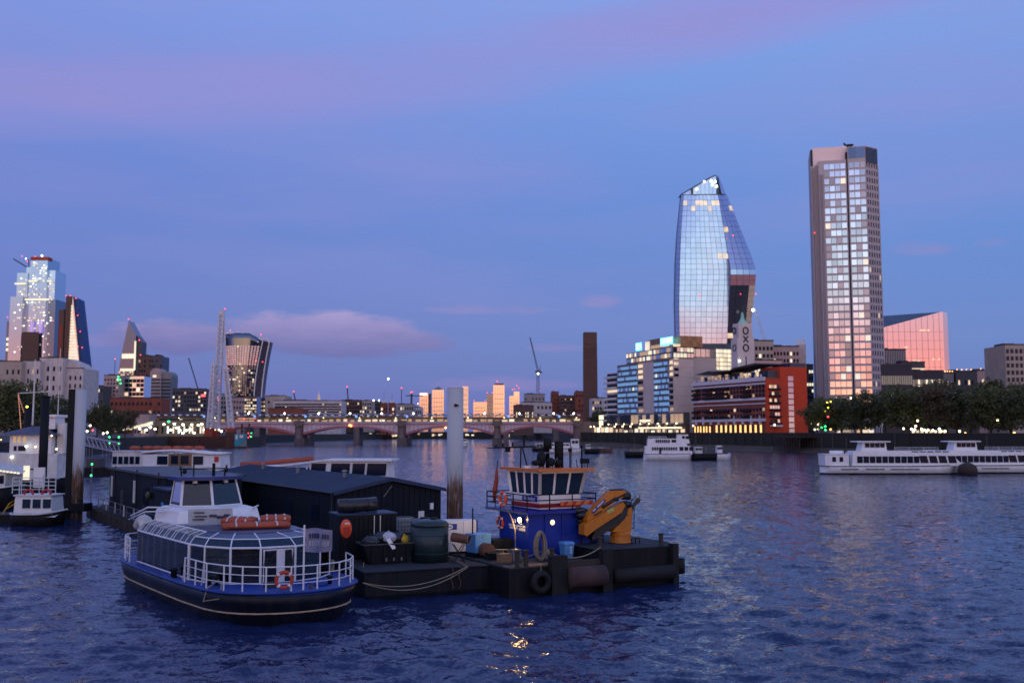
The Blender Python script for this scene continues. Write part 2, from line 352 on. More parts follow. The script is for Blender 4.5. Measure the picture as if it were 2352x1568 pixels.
# ------------------------------------------------------------------ skyline helpers
mat('brick_brown', (.13, .075, .06), .85, scale=.2); mat('brick_red', (.26, .075, .045), .85, scale=.15, var=.25); mat('terracotta', (.58, .055, .014), .8, scale=.08, var=.2, streaks=.25, dirt=(.25, .05, .03))
mat('render_beige', (.42, .36, .31), .8, scale=.15); mat('render_pink', (.45, .33, .32), .8, scale=.15); mat('grey_dark', (.07, .07, .085), .7, scale=.2); mat('roof_dark', (.06, .055, .065), .8, scale=.2)
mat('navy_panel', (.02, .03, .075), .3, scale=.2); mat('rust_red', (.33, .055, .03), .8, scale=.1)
glaz('glass_city', (.55, .62, .72), .08); glaz('glass_dark', (.16, .20, .28), .08); glaz('glass_canary', (.80, .74, .66), .16, var=.06); glaz('glass_pale', (.72, .80, .88), .10); glaz('glass_slate', (.44, .52, .64), .10)
def windows(o, w, z0, z1, nx, ny, choose, fx=.62, fz=.55, y=0.0, x0=0.0, name='window', thick=.25):
    """individual windows standing a little proud of the wall plane y; choose(i, j) gives a material or None"""
    cw, ch = w / nx, (z1 - z0) / ny
    for j in range(ny):
        for i in range(nx):
            m = choose(i, j)
            if not m: continue
            a = x0 + (i + .5 - fx / 2) * cw; c = z0 + (j + .5 - fz / 2) * ch
            piece(name, m, o, a, a + fx * cw, y - thick * .6, y + thick * .4, c, c + fz * ch)
def rnd_lit(p_lit, p_dark=1.0, lits=('lit_warm', 'lit_cream', 'lit_dim'), dark='win_dark', seed=1):
    r = random.Random(seed)
    def f(i, j):
        q = r.random()
        if q < p_lit: return r.choice(lits)
        return dark if q < p_lit + p_dark else None
    return f
def block(name, label, x0, x1, ytop, d, m, depth=30, base=5.0, rot=0.0, cat='building', roof=True, group=None):
    """plain city block seen between columns x0 and x1; local x runs along its front, y away from the river"""
    p = P(x0, HOR, d); w = P(x1, HOR, d).x - p.x; w /= math.cos(rot); h = PZ(ytop, d) - base
    o = thing(name, label, cat, (p.x, d, base), rot, group)
    MB().box(0, w, 0, depth, 0, h).build('wall', m, o)
    if roof:
        t = max(.6, h * .012)
        b = MB(); b.box(-.25, w + .25, -.25, 1.2, h, h + t); b.box(w * .12, w * .45, depth * .3, depth * .7, h, h + t * 2.6); b.box(w * .6, w * .78, depth * .2, depth * .5, h, h + t * 1.7)
        b.build('roof', 'roof_dark', o)
    return o, w, h
def mast(o, x, z, h, lamp='lamp_red', r=.15, lr=.9, y=5):
    MB().tube([(x, y, z), (x, y, z + h)], r, 5).build('mast', 'dark_trim', o)
    if lamp: bulb('warning_light', lamp, o, (x, y, z + h + lr), lr)

# ---- glass cluster at the far left
d = 2200; k = d / F
o = thing('glass_skyscraper', 'tall stepped glass skyscraper with lit floors rising over the pale stone block', 'skyscraper', (PX(5, d), d, 5))
def L(x): return PX(x, d) - o.location.x
def Zl(y): return PZ(y, d) - 5
for i, (a, c, yt, y0, y1, m) in enumerate(((54, 93, 592, 0, 60, 'glass_slate'), (40, 60, 612, 8, 60, 'glass_city'), (88, 109, 620, 6, 60, 'glass_city'), (21, 46, 626, 4, 55, 'glass_city'), (13, 42, 682, -6, 50, 'glass_slate'), (100, 117, 688, -4, 50, 'glass_dark'))):
    MB().box(L(a), L(c), y0, y1, 0, Zl(yt)).build('tower_volume', m, o)
MB().box(L(53), L(94), -.5, 20, Zl(598), Zl(590)).build('roof_crown', 'rust_red', o)
rr = random.Random(4)
for y in range(604, 826, 6):
    for x in range(23, 112, 4):
        if y < 636 and not 55 < x < 92: continue
        if x < 40 and y < 690 and rr.random() < .6: continue
        if rr.random() < (.20 if y < 740 else .08): piece('window', rr.choice(('lit_cream', 'lit_white', 'lit_warm')), o, L(x), L(x + rr.choice((2.4, 3.4))), -7, -6.2, Zl(y + 2), Zl(y - 1))
for y, a, c in ((652, 22, 48), (646, 54, 74), (688, 47, 104), (646, 97, 107)):
    piece('lit_floor', 'lit_cream', o, L(a), L(c), -7.6, -7, Zl(y + 2.4), Zl(y - 1.6))
for a, c, y0, y1 in ((46, 84, 763, 829), ): MB().box(L(a), L(c), -9, -7.8, 0, Zl(y0)).build('mirrored_tower', 'brick_brown', o)  # brown slab drawn in for a tower mirrored in the glass
for x in (64, 84): piece('purple_strip', 'lamp_purple', o, L(x), L(x + 3.5), -7.8, -7.0, Zl(766), Zl(738))
for x, y, m, r_ in ((38, 590, 'lamp_red', 3.2), (47, 596, 'lamp_white', 3), (50, 602, 'lamp_red', 3), (68, 591, 'lamp_red', 2.6), (84, 589, 'lamp_white', 5), (10, 729, 'lamp_red', 3), (116, 737, 'lamp_red', 2.6), (90, 735, 'lamp_red', 2)):
    bulb('warning_light', m, o, (L(x), -10, Zl(y)), r_ * .62)
b = MB(); b.tube([(L(40), 20, Zl(613)), (L(2), 20, Zl(591))], 1.4, 5); b.tube([(L(40), 20, Zl(626)), (L(38), 20, Zl(592))], 1.0, 5); b.build('roof_crane', 'dark_trim', o)
o2 = thing('slim_tower', 'slim dark tower with red lamps squeezed beside the stepped glass skyscraper', 'skyscraper', (PX(4, 2350), 2350, 5))
MB().box(0, PX(13, 2350) - PX(4, 2350), 0, 30, 0, PZ(738, 2350) - 5).build('wall', 'glass_dark', o2)
for y in (778, 790, 802): piece('window', 'lit_cream', o2, 1, 8, -.6, .2, PZ(y + 4, 2350) - 5, PZ(y - 3, 2350) - 5)

emit('pale_glow', (1.0, .84, .66), .95, .35, .2)
d = 2050; o = thing('wedge_tower', 'tapering wedge tower with peach face glowing in place of mirrored sky and blue sloping side', 'skyscraper', (PX(124, d), d, 5))
def wedge(pts, y0, y1, nm, m, **kk):
    b = MB(); q0 = [(PX(x, d) - o.location.x, y0, PZ(y, d) - 5) for x, y in pts]; b.slab(q0, (0, y1 - y0, 0)); return b.build(nm, m, o, **kk)
wedge([(139, 679), (151.5, 680), (148, 905), (139, 905)], 0, 25, 'service_core', 'brick_brown')
wedge([(151.5, 681), (154, 684), (184, 905), (148, 905)], 3, 30, 'glass_face', 'glass_canary')
mat('slope_blue', (.035, .085, .26), .5, scale=.05, spec=.2)
wedge([(152, 680), (163, 686), (196, 905), (184, 905), (154, 684)], 8, 40, 'sloping_side', 'slope_blue')
wedge([(125, 712), (137, 710), (137, 905), (125, 905)], -2, 20, 'red_stair_core', 'brick_brown')
piece('lift_strip', 'rust_red', o, PX(128, d) - o.location.x, PX(134, d) - o.location.x, -2.6, -2, 0, PZ(745, d) - 5)
for x, y in ((139, 679), (149, 679), (162, 685), (157, 718), (168, 724), (163, 756), (175, 761), (171, 795), (181, 798)):
    bulb('warning_light', 'lamp_red', o, (PX(x, d) - o.location.x, 0, PZ(y, d) - 5), 1.7)
rr = random.Random(9)
for y in range(700, 880, 7):
    xl = 149; xr = 152 + (y - 690) * .150
    for i in range(3):
        piece('window', rr.choice(('pale_glow', 'pale_glow', 'lit_warm')), o, PX(xl + (xr - xl) * i / 3, d) - o.location.x, PX(xl + (xr - xl) * (i + .95) / 3, d) - o.location.x, 2.0, 3.2, PZ(y + 5.6, d) - 5, PZ(y, d) - 5)  # emissive panes put the warm mirrored sky onto this face

d = 1950; o = thing('pointed_tower', 'slender pointed glass tower with a yellow lit band and seam', 'skyscraper', (PX(266, d), d, 5))
wedge([(286.5, 737), (305, 770), (303, 905), (262, 905), (270, 829)], 0, 30, 'glass_face', 'glass_dark')
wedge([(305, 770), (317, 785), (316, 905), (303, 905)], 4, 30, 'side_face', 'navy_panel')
for a, c, y0, y1 in ((274, 302, 812, 823), (302, 306, 783, 850), (271, 303, 846, 852)): piece('lit_band', 'lit_cream', o, PX(a, d) - o.location.x, PX(c, d) - o.location.x, -1, 0, PZ(y1, d) - 5, PZ(y0, d) - 5)
rr = random.Random(3)
for y in range(853, 900, 6):
    for x in range(268, 302, 5):
        if rr.random() < .5: piece('window', 'lit_warm', o, PX(x, d) - o.location.x, PX(x + 3.4, d) - o.location.x, -1, 0, PZ(y + 3, d) - 5, PZ(y, d) - 5)
MB().tube([(PX(286.5, d) - o.location.x, 4, PZ(738, d) - 5), (PX(286.5, d) - o.location.x, 4, PZ(734, d) - 5)], .5, 5).build('spire', 'dark_trim', o)
for x, y in ((286.5, 733), (312.5, 781), (317, 815)): bulb('warning_light', 'lamp_red', o, (PX(x, d) - o.location.x, 0, PZ(y, d) - 5), 1.9)

for args in (('office_slab', 'brown fronted slab with a dark blue flank beside the pointed tower', 312, 343, 818, 1900, 'brick_brown', 0), ('office_slab', 'dark navy slab joined to the brown slab near the pointed tower', 343.2, 367, 818, 1900, 'navy_panel', 4)):
    o, w, h = block(*args[:7], depth=40)
    windows(o, w, h * .45, h * .97, 5, 8, rnd_lit(.06, .7, seed=args[7]))
# banded blocks with rounded roofs
d = 1500; o = thing('banded_block', 'pale banded office block with a rounded barrel roof', 'building', (PX(340, d), d, 5))
for a, c, yt in ((340, 366, 845), (364, 388, 852)):
    xa, xc = PX(a, d) - o.location.x, PX(c, d) - o.location.x; r_ = (xc - xa) / 2; zt = PZ(yt, d) - 5
    prof = [(xa, 0), (xc, 0)] + [(xa + r_ + r_ * math.cos(t), zt - r_ * 1.1 + r_ * 1.1 * math.sin(t)) for t in np.linspace(0, math.pi, 9)]
    MB().slab([(x, 0 if a == 340 else 3, z) for x, z in prof], (0, 30, 0)).build('wall', 'render_pink' if a == 340 else 'grey_steel', o)
    for y in range(870, 916, 8): piece('window_band', 'win_mid', o, xa + .8, xc - .8, -.6 if a == 340 else 2.4, .2 if a == 340 else 3.2, PZ(y + 3, d) - 5, PZ(y, d) - 5)
piece('window', 'lit_cream', o, PX(347, d) - o.location.x, PX(355, d) - o.location.x, -.7, .2, PZ(866, d) - 5, PZ(861, d) - 5)
for (nm, lb, a, c, yt, dd, m, pl, nx, ny, fx, fz) in (
    ('office_block', 'pale blue glass office block in front of the pointed tower', 274, 327, 864, 1400, 'glass_pale', .05, 6, 6, .9, .8),
    ('office_block', 'rosy brown block with green signal lamps beside its mast', 234, 269, 862, 1380, 'render_pink', .15, 5, 7, .5, .5),
    ('office_block', 'low dark block behind the two stone piers of the left trees', 198, 234, 886, 1350, 'grey_dark', .12, 5, 4, .5, .5),
    ('flat_roofed_block', 'low red brick range under the banded office block', 250, 368, 914, 1100, 'brick_red', .12, 12, 2, .5, .4),
    ('office_block', 'broad dim office block with red sign behind the white crane towers', 393, 472, 893, 1250, 'grey_dark', .22, 12, 5, .6, .5),
    ('office_block', 'violet grey block seen through the white crane towers', 470, 528, 905, 1300, 'concrete', .10, 7, 4, .6, .5),
    ('office_block', 'plain mauve block under the flared tower', 527, 560, 913, 1200, 'render_pink', .05, 5, 3, .5, .4),
    ('office_block', 'yellow lit glass office under the flared tower', 560, 588, 911, 1150, 'glass_dark', .75, 6, 6, .8, .6),
    ('office_block', 'narrow dark office between the lit glass office and the white block', 588, 608, 915, 1180, 'grey_dark', .3, 4, 4, .6, .5),
    ('white_block', 'tall white end block joined to the long striped building', 608, 656, 909, 1120, 'render_beige', .0, 3, 2, .2, .3),
    ('brick_range', 'low red brick range in front of the long striped building', 615, 694, 938, 1000, 'brick_red', .1, 14, 1, .5, .5),
    ('office_block', 'brown block right after the long striped building', 783, 831, 919, 1260, 'brick_brown', .25, 8, 4, .5, .5),
    ('office_block', 'cream lit block between two brown blocks near the station', 831, 853, 920, 1230, 'render_beige', .45, 4, 4, .6, .5),
    ('office_block', 'dim block with lamps on its roof beside the cream lit block', 853, 874, 922, 1290, 'grey_dark', .3, 4, 4, .5, .5),
    ('office_block', 'low grey violet block left of the bright far towers', 908, 949, 928, 1300, 'concrete', .12, 8, 3, .5, .5),
    ('office_block', 'small pale block at the foot of the bright far towers', 949, 968, 935, 1350, 'stone_pale', .1, 4, 2, .5, .5),
    ('concrete_block', 'grey concrete block at the foot of the tall jib crane', 1204, 1252, 905, 1150, 'concrete', .04, 6, 3, .3, .4),
    ('concrete_block', 'stepped pale block in front of the tall jib crane', 1196, 1268, 924, 1080, 'stone_pale', .08, 8, 2, .5, .4),
    ('round_theatre', 'low thatched looking dark block with a lit eave near the crane', 1179, 1226, 931, 1000, 'brick_brown', .2, 9, 1, .5, .4),
    ('brick_block', 'red brown tower block between the crane and the chimney', 1267, 1284, 900, 1150, 'brick_red', .05, 3, 5, .4, .4),
    ('brick_block', 'long red brown block left of the chimney', 1284, 1323, 909, 1140, 'brick_brown', .08, 9, 5, .6, .35),
    ('brick_block', 'orange brown block touching the foot of the chimney', 1322, 1341, 899, 1130, 'brick_red', .05, 3, 4, .4, .4),
    ('pale_block', 'pale balconied block between the chimney and the blue windowed building', 1360, 1400, 914, 800, 'stone_pale', .12, 7, 3, .6, .5)):
    o, w, h = block(nm, lb, a, c, yt, dd, m, depth=28)
    if nx: windows(o, w, h * .5 if yt < 925 else h * .35, h * .96, nx, ny, rnd_lit(pl, .75, seed=hash(lb) % 97 if False else len(lb)), fx, fz, thick=.5)
    if 'green signal' in lb:
        mast(o, w * .6, h, 22, 'lamp_red', .4, 1.2)
        for x, z in ((24, -2), (24, -6), (27, -6), (28, -11)): bulb('signal_light', 'lamp_green', o, (x * .85, -1, h + z), 1.1)
    if 'red sign' in lb: piece('red_sign', 'lamp_red', o, w * .85, w * .97, -1, -.3, h * .83, h * .88)
    if 'small pale' in lb: mast(o, w * .5, h, 4, 'lamp_warm')
    if 'low grey violet' in lb:
        mast(o, w * .3, h, 20, 'lamp_red', .5, 1.3); mast(o, w * .9, h, 15, 'lamp_red', .5, 1.3)
    if 'dim block' in lb:
        for x in (.2, .8): bulb('roof_lamp', 'lamp_white', o, (w * x, 0, h + 1.5), 1.0)
    if 'foot of the tall jib' in lb: mast(o, w * .75, h, 3, 'lamp_red')

# long striped modern building
d = 1100; o, w, h = block('striped_building', 'long pale modern building with dark ribbon windows across the river', 626, 784, 920, d, 'stone_pale', depth=30)
for j in range(5): piece('ribbon_window', 'win_dark', o, 2, w - 1, -.5, .2, h * (.58 + .075 * j), h * (.615 + .075 * j))
windows(o, w, h * .55, h * .93, 24, 5, lambda i, j: 'lit_warm' if random.Random(i * 7 + j).random() < .06 else None, .5, .35, y=-.5)
o = thing('church_spire', 'small pale church spire poking over the striped building', 'church', (PX(730, 1400), 1400, 5))
zb = PZ(918, 1400) - 5; zt = PZ(897, 1400) - 5
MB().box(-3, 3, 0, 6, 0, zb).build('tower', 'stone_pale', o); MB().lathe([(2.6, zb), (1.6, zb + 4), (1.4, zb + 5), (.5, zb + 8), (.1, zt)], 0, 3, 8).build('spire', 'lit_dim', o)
for i, (a, c) in enumerate(((873, 887), (891, 906))):
    o, w, h = block('twin_tower', ('first', 'second')[i] + ' of two brick river towers with pale domed caps beside the station', a, c, 926, 1150, 'brick_red', depth=12)
    MB().lathe([(w * .55, h), (w * .5, h + 1.2), (w * .3, h + 3), (.1, h + 4.6)], w / 2, 6, 10).build('cap', 'stone_pale', o)
    mast(o, w / 2, h + 4, 8 if i else 10, None)
    windows(o, w, h * .4, h * .9, 2, 3, rnd_lit(.5, .5, ('lit_cream',), seed=i), .5, .5)

# ---- flared tower with rounded head
d = 1900; o = thing('flared_tower', 'flared glass tower that widens to a curved top behind the white cranes', 'skyscraper', (PX(520, d), d, 5))
def LX(x): return PX(x, d) - o.location.x
ys = np.linspace(0, 1, 13); ringf = []
for t in ys:                                  # outline widens upward
    y = 912 + (768 - 912) * t; fl = t ** 1.6
    xl, xr = 518 - 11 * fl, 580 + 17.5 * fl; bulge = 6 * t
    ringf.append([(LX(xl), 4, PZ(y, d) - 5), (LX(xl + (xr - xl) * .35), -3 - bulge, PZ(y - 3 * t, d) - 5), (LX(xl + (xr - xl) * .7), -3 - bulge, PZ(y - 2 * t, d) - 5), (LX(xr), 4, PZ(y + 12 * t, d) - 5)])
b = MB(); b.smooth = True
b.loft([r_ + [(r_[3][0], 40, r_[3][2]), (r_[0][0], 40, r_[0][2])] for r_ in ringf]); b.build('glass_face', 'glass_dark', o)
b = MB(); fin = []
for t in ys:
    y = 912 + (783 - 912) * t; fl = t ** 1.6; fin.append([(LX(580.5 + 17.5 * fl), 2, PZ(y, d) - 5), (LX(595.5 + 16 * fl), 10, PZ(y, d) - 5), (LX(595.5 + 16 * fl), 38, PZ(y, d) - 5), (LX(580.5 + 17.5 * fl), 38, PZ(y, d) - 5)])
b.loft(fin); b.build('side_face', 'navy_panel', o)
for kk, off in ((0, 0), (1, 0)):
    b = MB(); b.tube([f[kk] for f in fin], 1.1, 6); b.build('edge_fin', 'white_paint', o)
b = MB(); b.tube([(LX(510), 0, PZ(766, d) - 5), (LX(545), 0, PZ(764, d) - 5), (LX(575), 0, PZ(769, d) - 5), (LX(597), 2, PZ(781, d) - 5), (LX(605), 6, PZ(776, d) - 5), (LX(611), 8, PZ(786, d) - 5)], 1.5, 6); b.build('roof_edge', 'white_paint', o)
rr = random.Random(12)
for j in range(26):
    t = j / 26; y = 908 - 130 * t; fl = t ** 1.6; xl, xr = 519 - 11 * fl, 579 + 17 * fl; n = 13
    if t > .86: continue
    for i in range(n):
        x = xl + (xr - xl) * (i + .12) / n; x2 = xl + (xr - xl) * (i + .85) / n
        u = (i + .5) / n; yy = 3 - 7 * min(1, min(u, 1 - u) / .33) - 6 * t * min(1, min(u, 1 - u) / .33)
        lit = rr.random() < (.10 if .15 < t < .55 else .03)
        lb = t > .28 and t < .64
        m = rr.choice(('lit_cream', 'lit_warm')) if lit else ('glass_city' if t > .5 else ('glass_dark' if rr.random() < .6 else None))
        if m: piece('pane', m, o, LX(x), LX(x2), yy - 1.2, yy - .4, PZ(y, d) - 5, PZ(y - 3.6, d) - 5)
for x, y in ((527, 760), (588, 829), (603, 832), (598, 770)): bulb('warning_light', 'lamp_red', o, (LX(x), -12, PZ(y, d) - 5), 1.7)

# ---- far financial district catching the last light
d = 5600
for i, (a, c, yt, m, lb) in enumerate(((963, 983, 902, 'glass_canary', 'bright peach tower with a white lit crown, first of the far cluster'), (992, 1019, 895, 'glass_canary', 'bright square tower with a pyramid roof in the far cluster'), (1062, 1075, 887, 'glass_city', 'pinkish far tower half hidden by the grey mooring pile'), (1087, 1118, 923, 'glass_canary', 'squat bright far block between two tall far towers'), (1118, 1132.5, 905, 'glass_dark', 'dark far tower against the brightest rounded tower'), (1133, 1158.5, 884, 'glass_canary', 'brightest far tower with a rounded top'), (1170, 1193, 909, 'glass_canary', 'jagged bright far towers right of the brightest one'))):
    o, w, h = block('far_tower', lb, a, c, yt, d + i * 40, m, depth=60, base=3, cat='skyscraper', roof=False)
    if i == 0:
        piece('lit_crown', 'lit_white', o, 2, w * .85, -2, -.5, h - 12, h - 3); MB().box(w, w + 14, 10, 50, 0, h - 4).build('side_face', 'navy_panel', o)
    if i == 1:
        z = PZ(886, d) - 3; MB().loft([[(4, 4, h), (w - 4, 4, h), (w - 4, 56, h), (4, 56, h)], [(w / 2 - .5, 29, z), (w / 2 + .5, 29, z), (w / 2 + .5, 31, z), (w / 2 - .5, 31, z)]]).build('pyramid_roof', 'grey_steel', o)
    if i == 5:
        MB().box(w * .08, w * .92, 8, 52, h, h + 9).build('roof_crown', 'grey_dark', o); bulb('warning_light', 'lamp_red', o, (w * .35, 0, h + 22), 5)
    if i == 6:
        MB().box(w * .45, w, 5, 40, h, h + 26).build('upper_volume', 'glass_canary', o)
        for x, z in ((.5, 40), (.75, 60), (.95, 45), (.3, 38)): bulb('warning_light', 'lamp_red', o, (w * x, 0, h + z), 4)
    if i in (3, 4): 
        for x in (.05, .9): bulb('warning_light', 'lamp_red', o, (w * x, 0, h + 8), 4)
    r2 = random.Random(i)
    for j in range(8):
        z = h * (.1 + .1 * j)
        piece('floor_band', 'render_pink' if i in (2, 4) else 'render_beige', o, 3, w - 3, -1.0, .2, z, z + 2.2)
    for j in range(1, 5): piece('mullion', 'render_beige', o, w * j / 5 - .7, w * j / 5 + .7, -.8, .2, 0, h * .95)
for i, (x, y0, y1, xt, lb) in enumerate(((943.5, 934, 904, 943.5, 'tower crane with red lamps left of the bright far towers'), (799, 925, 891, 796, 'thin crane behind the brown blocks across the river'), (456, 905, 822, 428, 'dark luffing crane left of the white crane towers'), (676, 915, 902, 673, 'short crane behind the striped building'))):
    d = 1500; o = thing('tower_crane', lb, 'crane', (PX(x, d), d, 5)); b = MB(); z0, z1 = PZ(y0, d) - 5, PZ(y1, d) - 5
    if xt == x: b.tube([(0, 0, 0), (0, 0, z1)], .9, 5); b.tube([(-8, 0, z1 - 3), (18, 0, z1 - 3)], .7, 5)
    else: b.tube([(0, 0, 0), (0, 0, z0)], 1.2, 5); b.tube([(0, 0, z0), (PX(xt, d) - PX(x, d), 0, z1)], .9, 5)
    b.build('lattice_boom', 'dark_trim', o)
    if i != 2: bulb('warning_light', 'lamp_red', o, (PX(xt, d) - PX(x, d), -1, z1 + 2), 1.5)
# tall blue luffing crane
d = 1120; o = thing('tower_crane', 'tall blue luffing crane with a bright cab lamp beside the chimney', 'crane', (PX(1236, d), d, 5)); b = MB()
zt = PZ(856, d) - 5
for sx in (-1.1, 1.1):
    for sy in (-1.1, 1.1): b.tube([(sx * 1.6, sy, PZ(902, d) - 5), (sx, sy, zt)], .22, 5)
for i in range(9):
    z = PZ(902, d) - 5 + (zt - PZ(902, d) + 5) * i / 9; z2 = z + (zt - PZ(902, d) + 5) / 9; b.tube([(-1.2, -1.1, z), (1.2, -1.1, z2)], .16, 4); b.tube([(1.2, -1.1, z), (-1.2, -1.1, z2)], .16, 4)
b.box(-3, 3, -2, 2, zt, zt + 2.5); b.build('tower_lattice', 'navy_panel', o)
b = MB(); x1, z1 = PX(1217, d) - PX(1236, d), PZ(774, d) - 5
b.tube([(-.6, 0, zt + 2), (x1, 0, z1)], .34, 5); b.tube([(.8, 0, zt + 2), (x1 + .8, 0, z1 - 1)], .34, 5)
for i in range(12):
    t0, t1 = i / 12, (i + .5) / 12; b.tube([(-.6 + (x1 + .6) * t0, 0, zt + 2 + (z1 - zt - 2) * t0), (.8 + x1 * t1, 0, zt + 2 + (z1 - zt - 2) * t1)], .16, 4)
b.build('boom', 'navy_panel', o)
b = MB(); b.tube([(1, 0, zt + 2), (3.2, 0, zt + 9), (2.4, 0, zt + 2)], .25, 4); b.box(1.5, 4.5, -1, 1, zt - .5, zt + 1.5); b.build('back_mast', 'navy_panel', o)
bulb('cab_lamp', 'lamp_white', o, (0, -2.5, zt - 1), 1.1)
# power-station chimney
d = 1020; o = thing('brick_chimney', 'tall square dark brick chimney standing alone against the sky', 'chimney', (PX(1356.5, d), d, 5))
w = PX(1372, d) - PX(1341, d); h = PZ(764, d) - 5; b = MB()
b.loft([[(sx * r_, sy * r_, z) for sx, sy in ((-1, -1), (1, -1), (1, 1), (-1, 1))] for r_, z in ((w / 2, 0), (w / 2, h * .6), (w * .485, h * .88))]); b.build('shaft', 'brick_brown', o)
b = MB(); b.prism([(-w * .45, -w * .485), (w * .45, -w * .485), (w * .485, -w * .45), (w * .485, w * .45), (w * .45, w * .485), (-w * .45, w * .485), (-w * .485, w * .45), (-w * .485, -w * .45)], h * .882, h); b.build('cap', 'brick_brown', o)
for i in range(5): piece('brick_rib', 'brick_brown', o, -w * .4 + i * w * .2 - .3, -w * .4 + i * w * .2 + .3, -w / 2 - .25, -w / 2 + .1, 0, h * .86)
bulb('aircraft_light', 'lamp_white', None, P(892, 870, 6000), 5.5, label='single bright point of light in the empty sky above the far towers', cat='light')

# ---- pale stone blocks and trees on the near left shore
d = 760
for i, (a, c, yt, m, lb) in enumerate(((-60, 43, 830, 'render_beige', 'warm lit stone block at the left edge of the skyline'), (43, 86, 829, 'stone_pale', 'pale stone block below the stepped skyscraper'), (84, 139, 822, 'stone_pale', 'larger pale stone block left of the wedge tower'), (139, 186, 846, 'stone_pale', 'pale stone gabled block before the wedge tower'))):
    o, w, h = block('stone_building', lb, a, c, yt, d + i * 6, m, depth=30, base=6)
    windows(o, w, h * .3, h * .92, max(4, int(w / 4)), 5, rnd_lit(.05, .75, seed=i), .32, .5, thick=.4)
    if i == 3: MB().slab([(0, 0, h), (w, 0, h), (w * .75, 0, h + 4), (w * .25, 0, h + 7)], (0, 20, 0)).build('gable', 'stone_pale', o)
# ------------------------------------------------------------------ road bridge of iron arches
mat('iron_red', (.44, .16, .20), .55, scale=.3); mat('iron_rose', (.66, .54, .58), .55, scale=.4, var=.12); mat('pier_stone', (.20, .15, .14), .85, scale=.4, streaks=.4)
BY = 650.0
o = thing('road_bridge', 'red and white iron arch bridge crossing the river on stone piers', 'bridge', (0, BY, 0))
PXS = [462, 687, 923, 1142, 1326]; XS = [PX(x, BY) for x in PXS]; DZ = 15.0
def arch_span(x0, x1, nm=''):
    a, c = x0 + 2.6, x1 - 2.6; n = 18; zs, zc_, = 6.6, 11.6
    sof = [(a + (c - a) * i / n, zs + (zc_ - zs) * (1 - (2 * i / n - 1) ** 2)) for i in range(n + 1)]
    ringp = [(x, z + 1.5 - .35 * (1 - abs(2 * i / n - 1))) for i, (x, z) in enumerate(sof)]
    for yy in (0, 4, 8, 12, 16):
        b = MB()
        for i in range(n): b.slab([(sof[i][0], yy, sof[i][1]), (sof[i + 1][0], yy, sof[i + 1][1]), (ringp[i + 1][0], yy, ringp[i + 1][1]), (ringp[i][0], yy, ringp[i][1])], (0, .9, 0))
        b.build('arch_rib', 'iron_red', o)
    b = MB()
    for i in range(n):
        b.slab([(ringp[i][0], .3, ringp[i][1] - .05), (ringp[i + 1][0], .3, ringp[i + 1][1] - .05), (ringp[i + 1][0], .3, 13.3), (ringp[i][0], .3, 13.3)], (0, .4, 0))
    b.build('spandrel', 'iron_rose', o)
    b = MB()
    m_ = 22
    for i in range(m_ + 1):
        x = a + (c - a) * i / m_; t = 2 * i / m_ - 1; zr = zs + (zc_ - zs) * (1 - t * t) + 1.3
        if zr < 13.0: b.box(x - .12, x + .12, .12, .34, zr, 13.3)
    b.build('spandrel_post', 'iron_red', o, kind='stuff')
for i in range(4): arch_span(XS[i], XS[i + 1])
for i, x in enumerate(XS):
    b = MB(); b.prism([(x - 3.2, 0), (x, -5), (x + 3.2, 0), (x + 3.2, 18), (x - 3.2, 18)], -1, 4.5); b.box(x - 2.2, x + 2.2, -1.6, 17, 4.5, 12.2)
    pr = b.build('pier', 'pier_stone', o)
    MB().lathe([(2.0, 4.5), (2.1, 5.2), (1.6, 5.8), (1.6, 11.0), (2.3, 12.0), (2.4, 13)], x, -1.6, 14).build('column', 'pier_stone', pr)
    MB().prism([(x - 2.9, -3.6), (x + 2.9, -3.6), (x + 2.9, 2), (x - 2.9, 2)], 13, 15.9).build('pulpit', 'pier_stone', pr)
MB().box(XS[0] - 60, XS[-1] + 8, -.1, 17, 13.3, 14.0).build('deck', 'iron_red', o)
b = MB(); b.box(XS[0] - 60, XS[-1] + 8, -.2, .1, 15.0, 15.25); b.box(XS[0] - 60, XS[-1] + 8, -.15, .05, 14.0, 14.25)
x = XS[0] - 60
while x < XS[-1] + 8: b.box(x, x + .5, -.12, .02, 14.2, 15.02); x += 1.0
b.build('parapet', 'iron_rose', o)
MB().box(XS[-1] + 1, XS[-1] + 14, -3, 20, -1, 15.2).build('abutment', 'pier_stone', o)
# globe lamps on the parapet
l0 = thing('globe_lamp', 'globe street lamp on the road bridge parapet, one of an even row', 'street lamp', (0, 0, 0), group='globe lamps along the bridge')
MB().lathe([(.28, 0), (.2, .5), (.11, .9), (.09, 4.6), (.3, 4.75)], 0, 0, 8).build('post', 'iron_red', l0)
bulb('globe', 'lamp_white', l0, (0, 0, 5.25), .62)
for i, x in enumerate((569.7, 652.7, 731, 803, 876, 949, 1113, 1193, 1272, 1318)):
    o2 = l0 if i == 0 else copy_tree(l0)
    o2.location = (PX(x, BY), BY + .2, 15.25); o2['label'] = ('1st 2nd 3rd 4th 5th 6th 7th 8th 9th 10th'.split()[i] if False else ('first', 'second', 'third', 'fourth', 'fifth', 'sixth', 'seventh', 'eighth', 'ninth', 'tenth')[i]) + ' globe lamp on the bridge parapet, counted from the white crane towers'
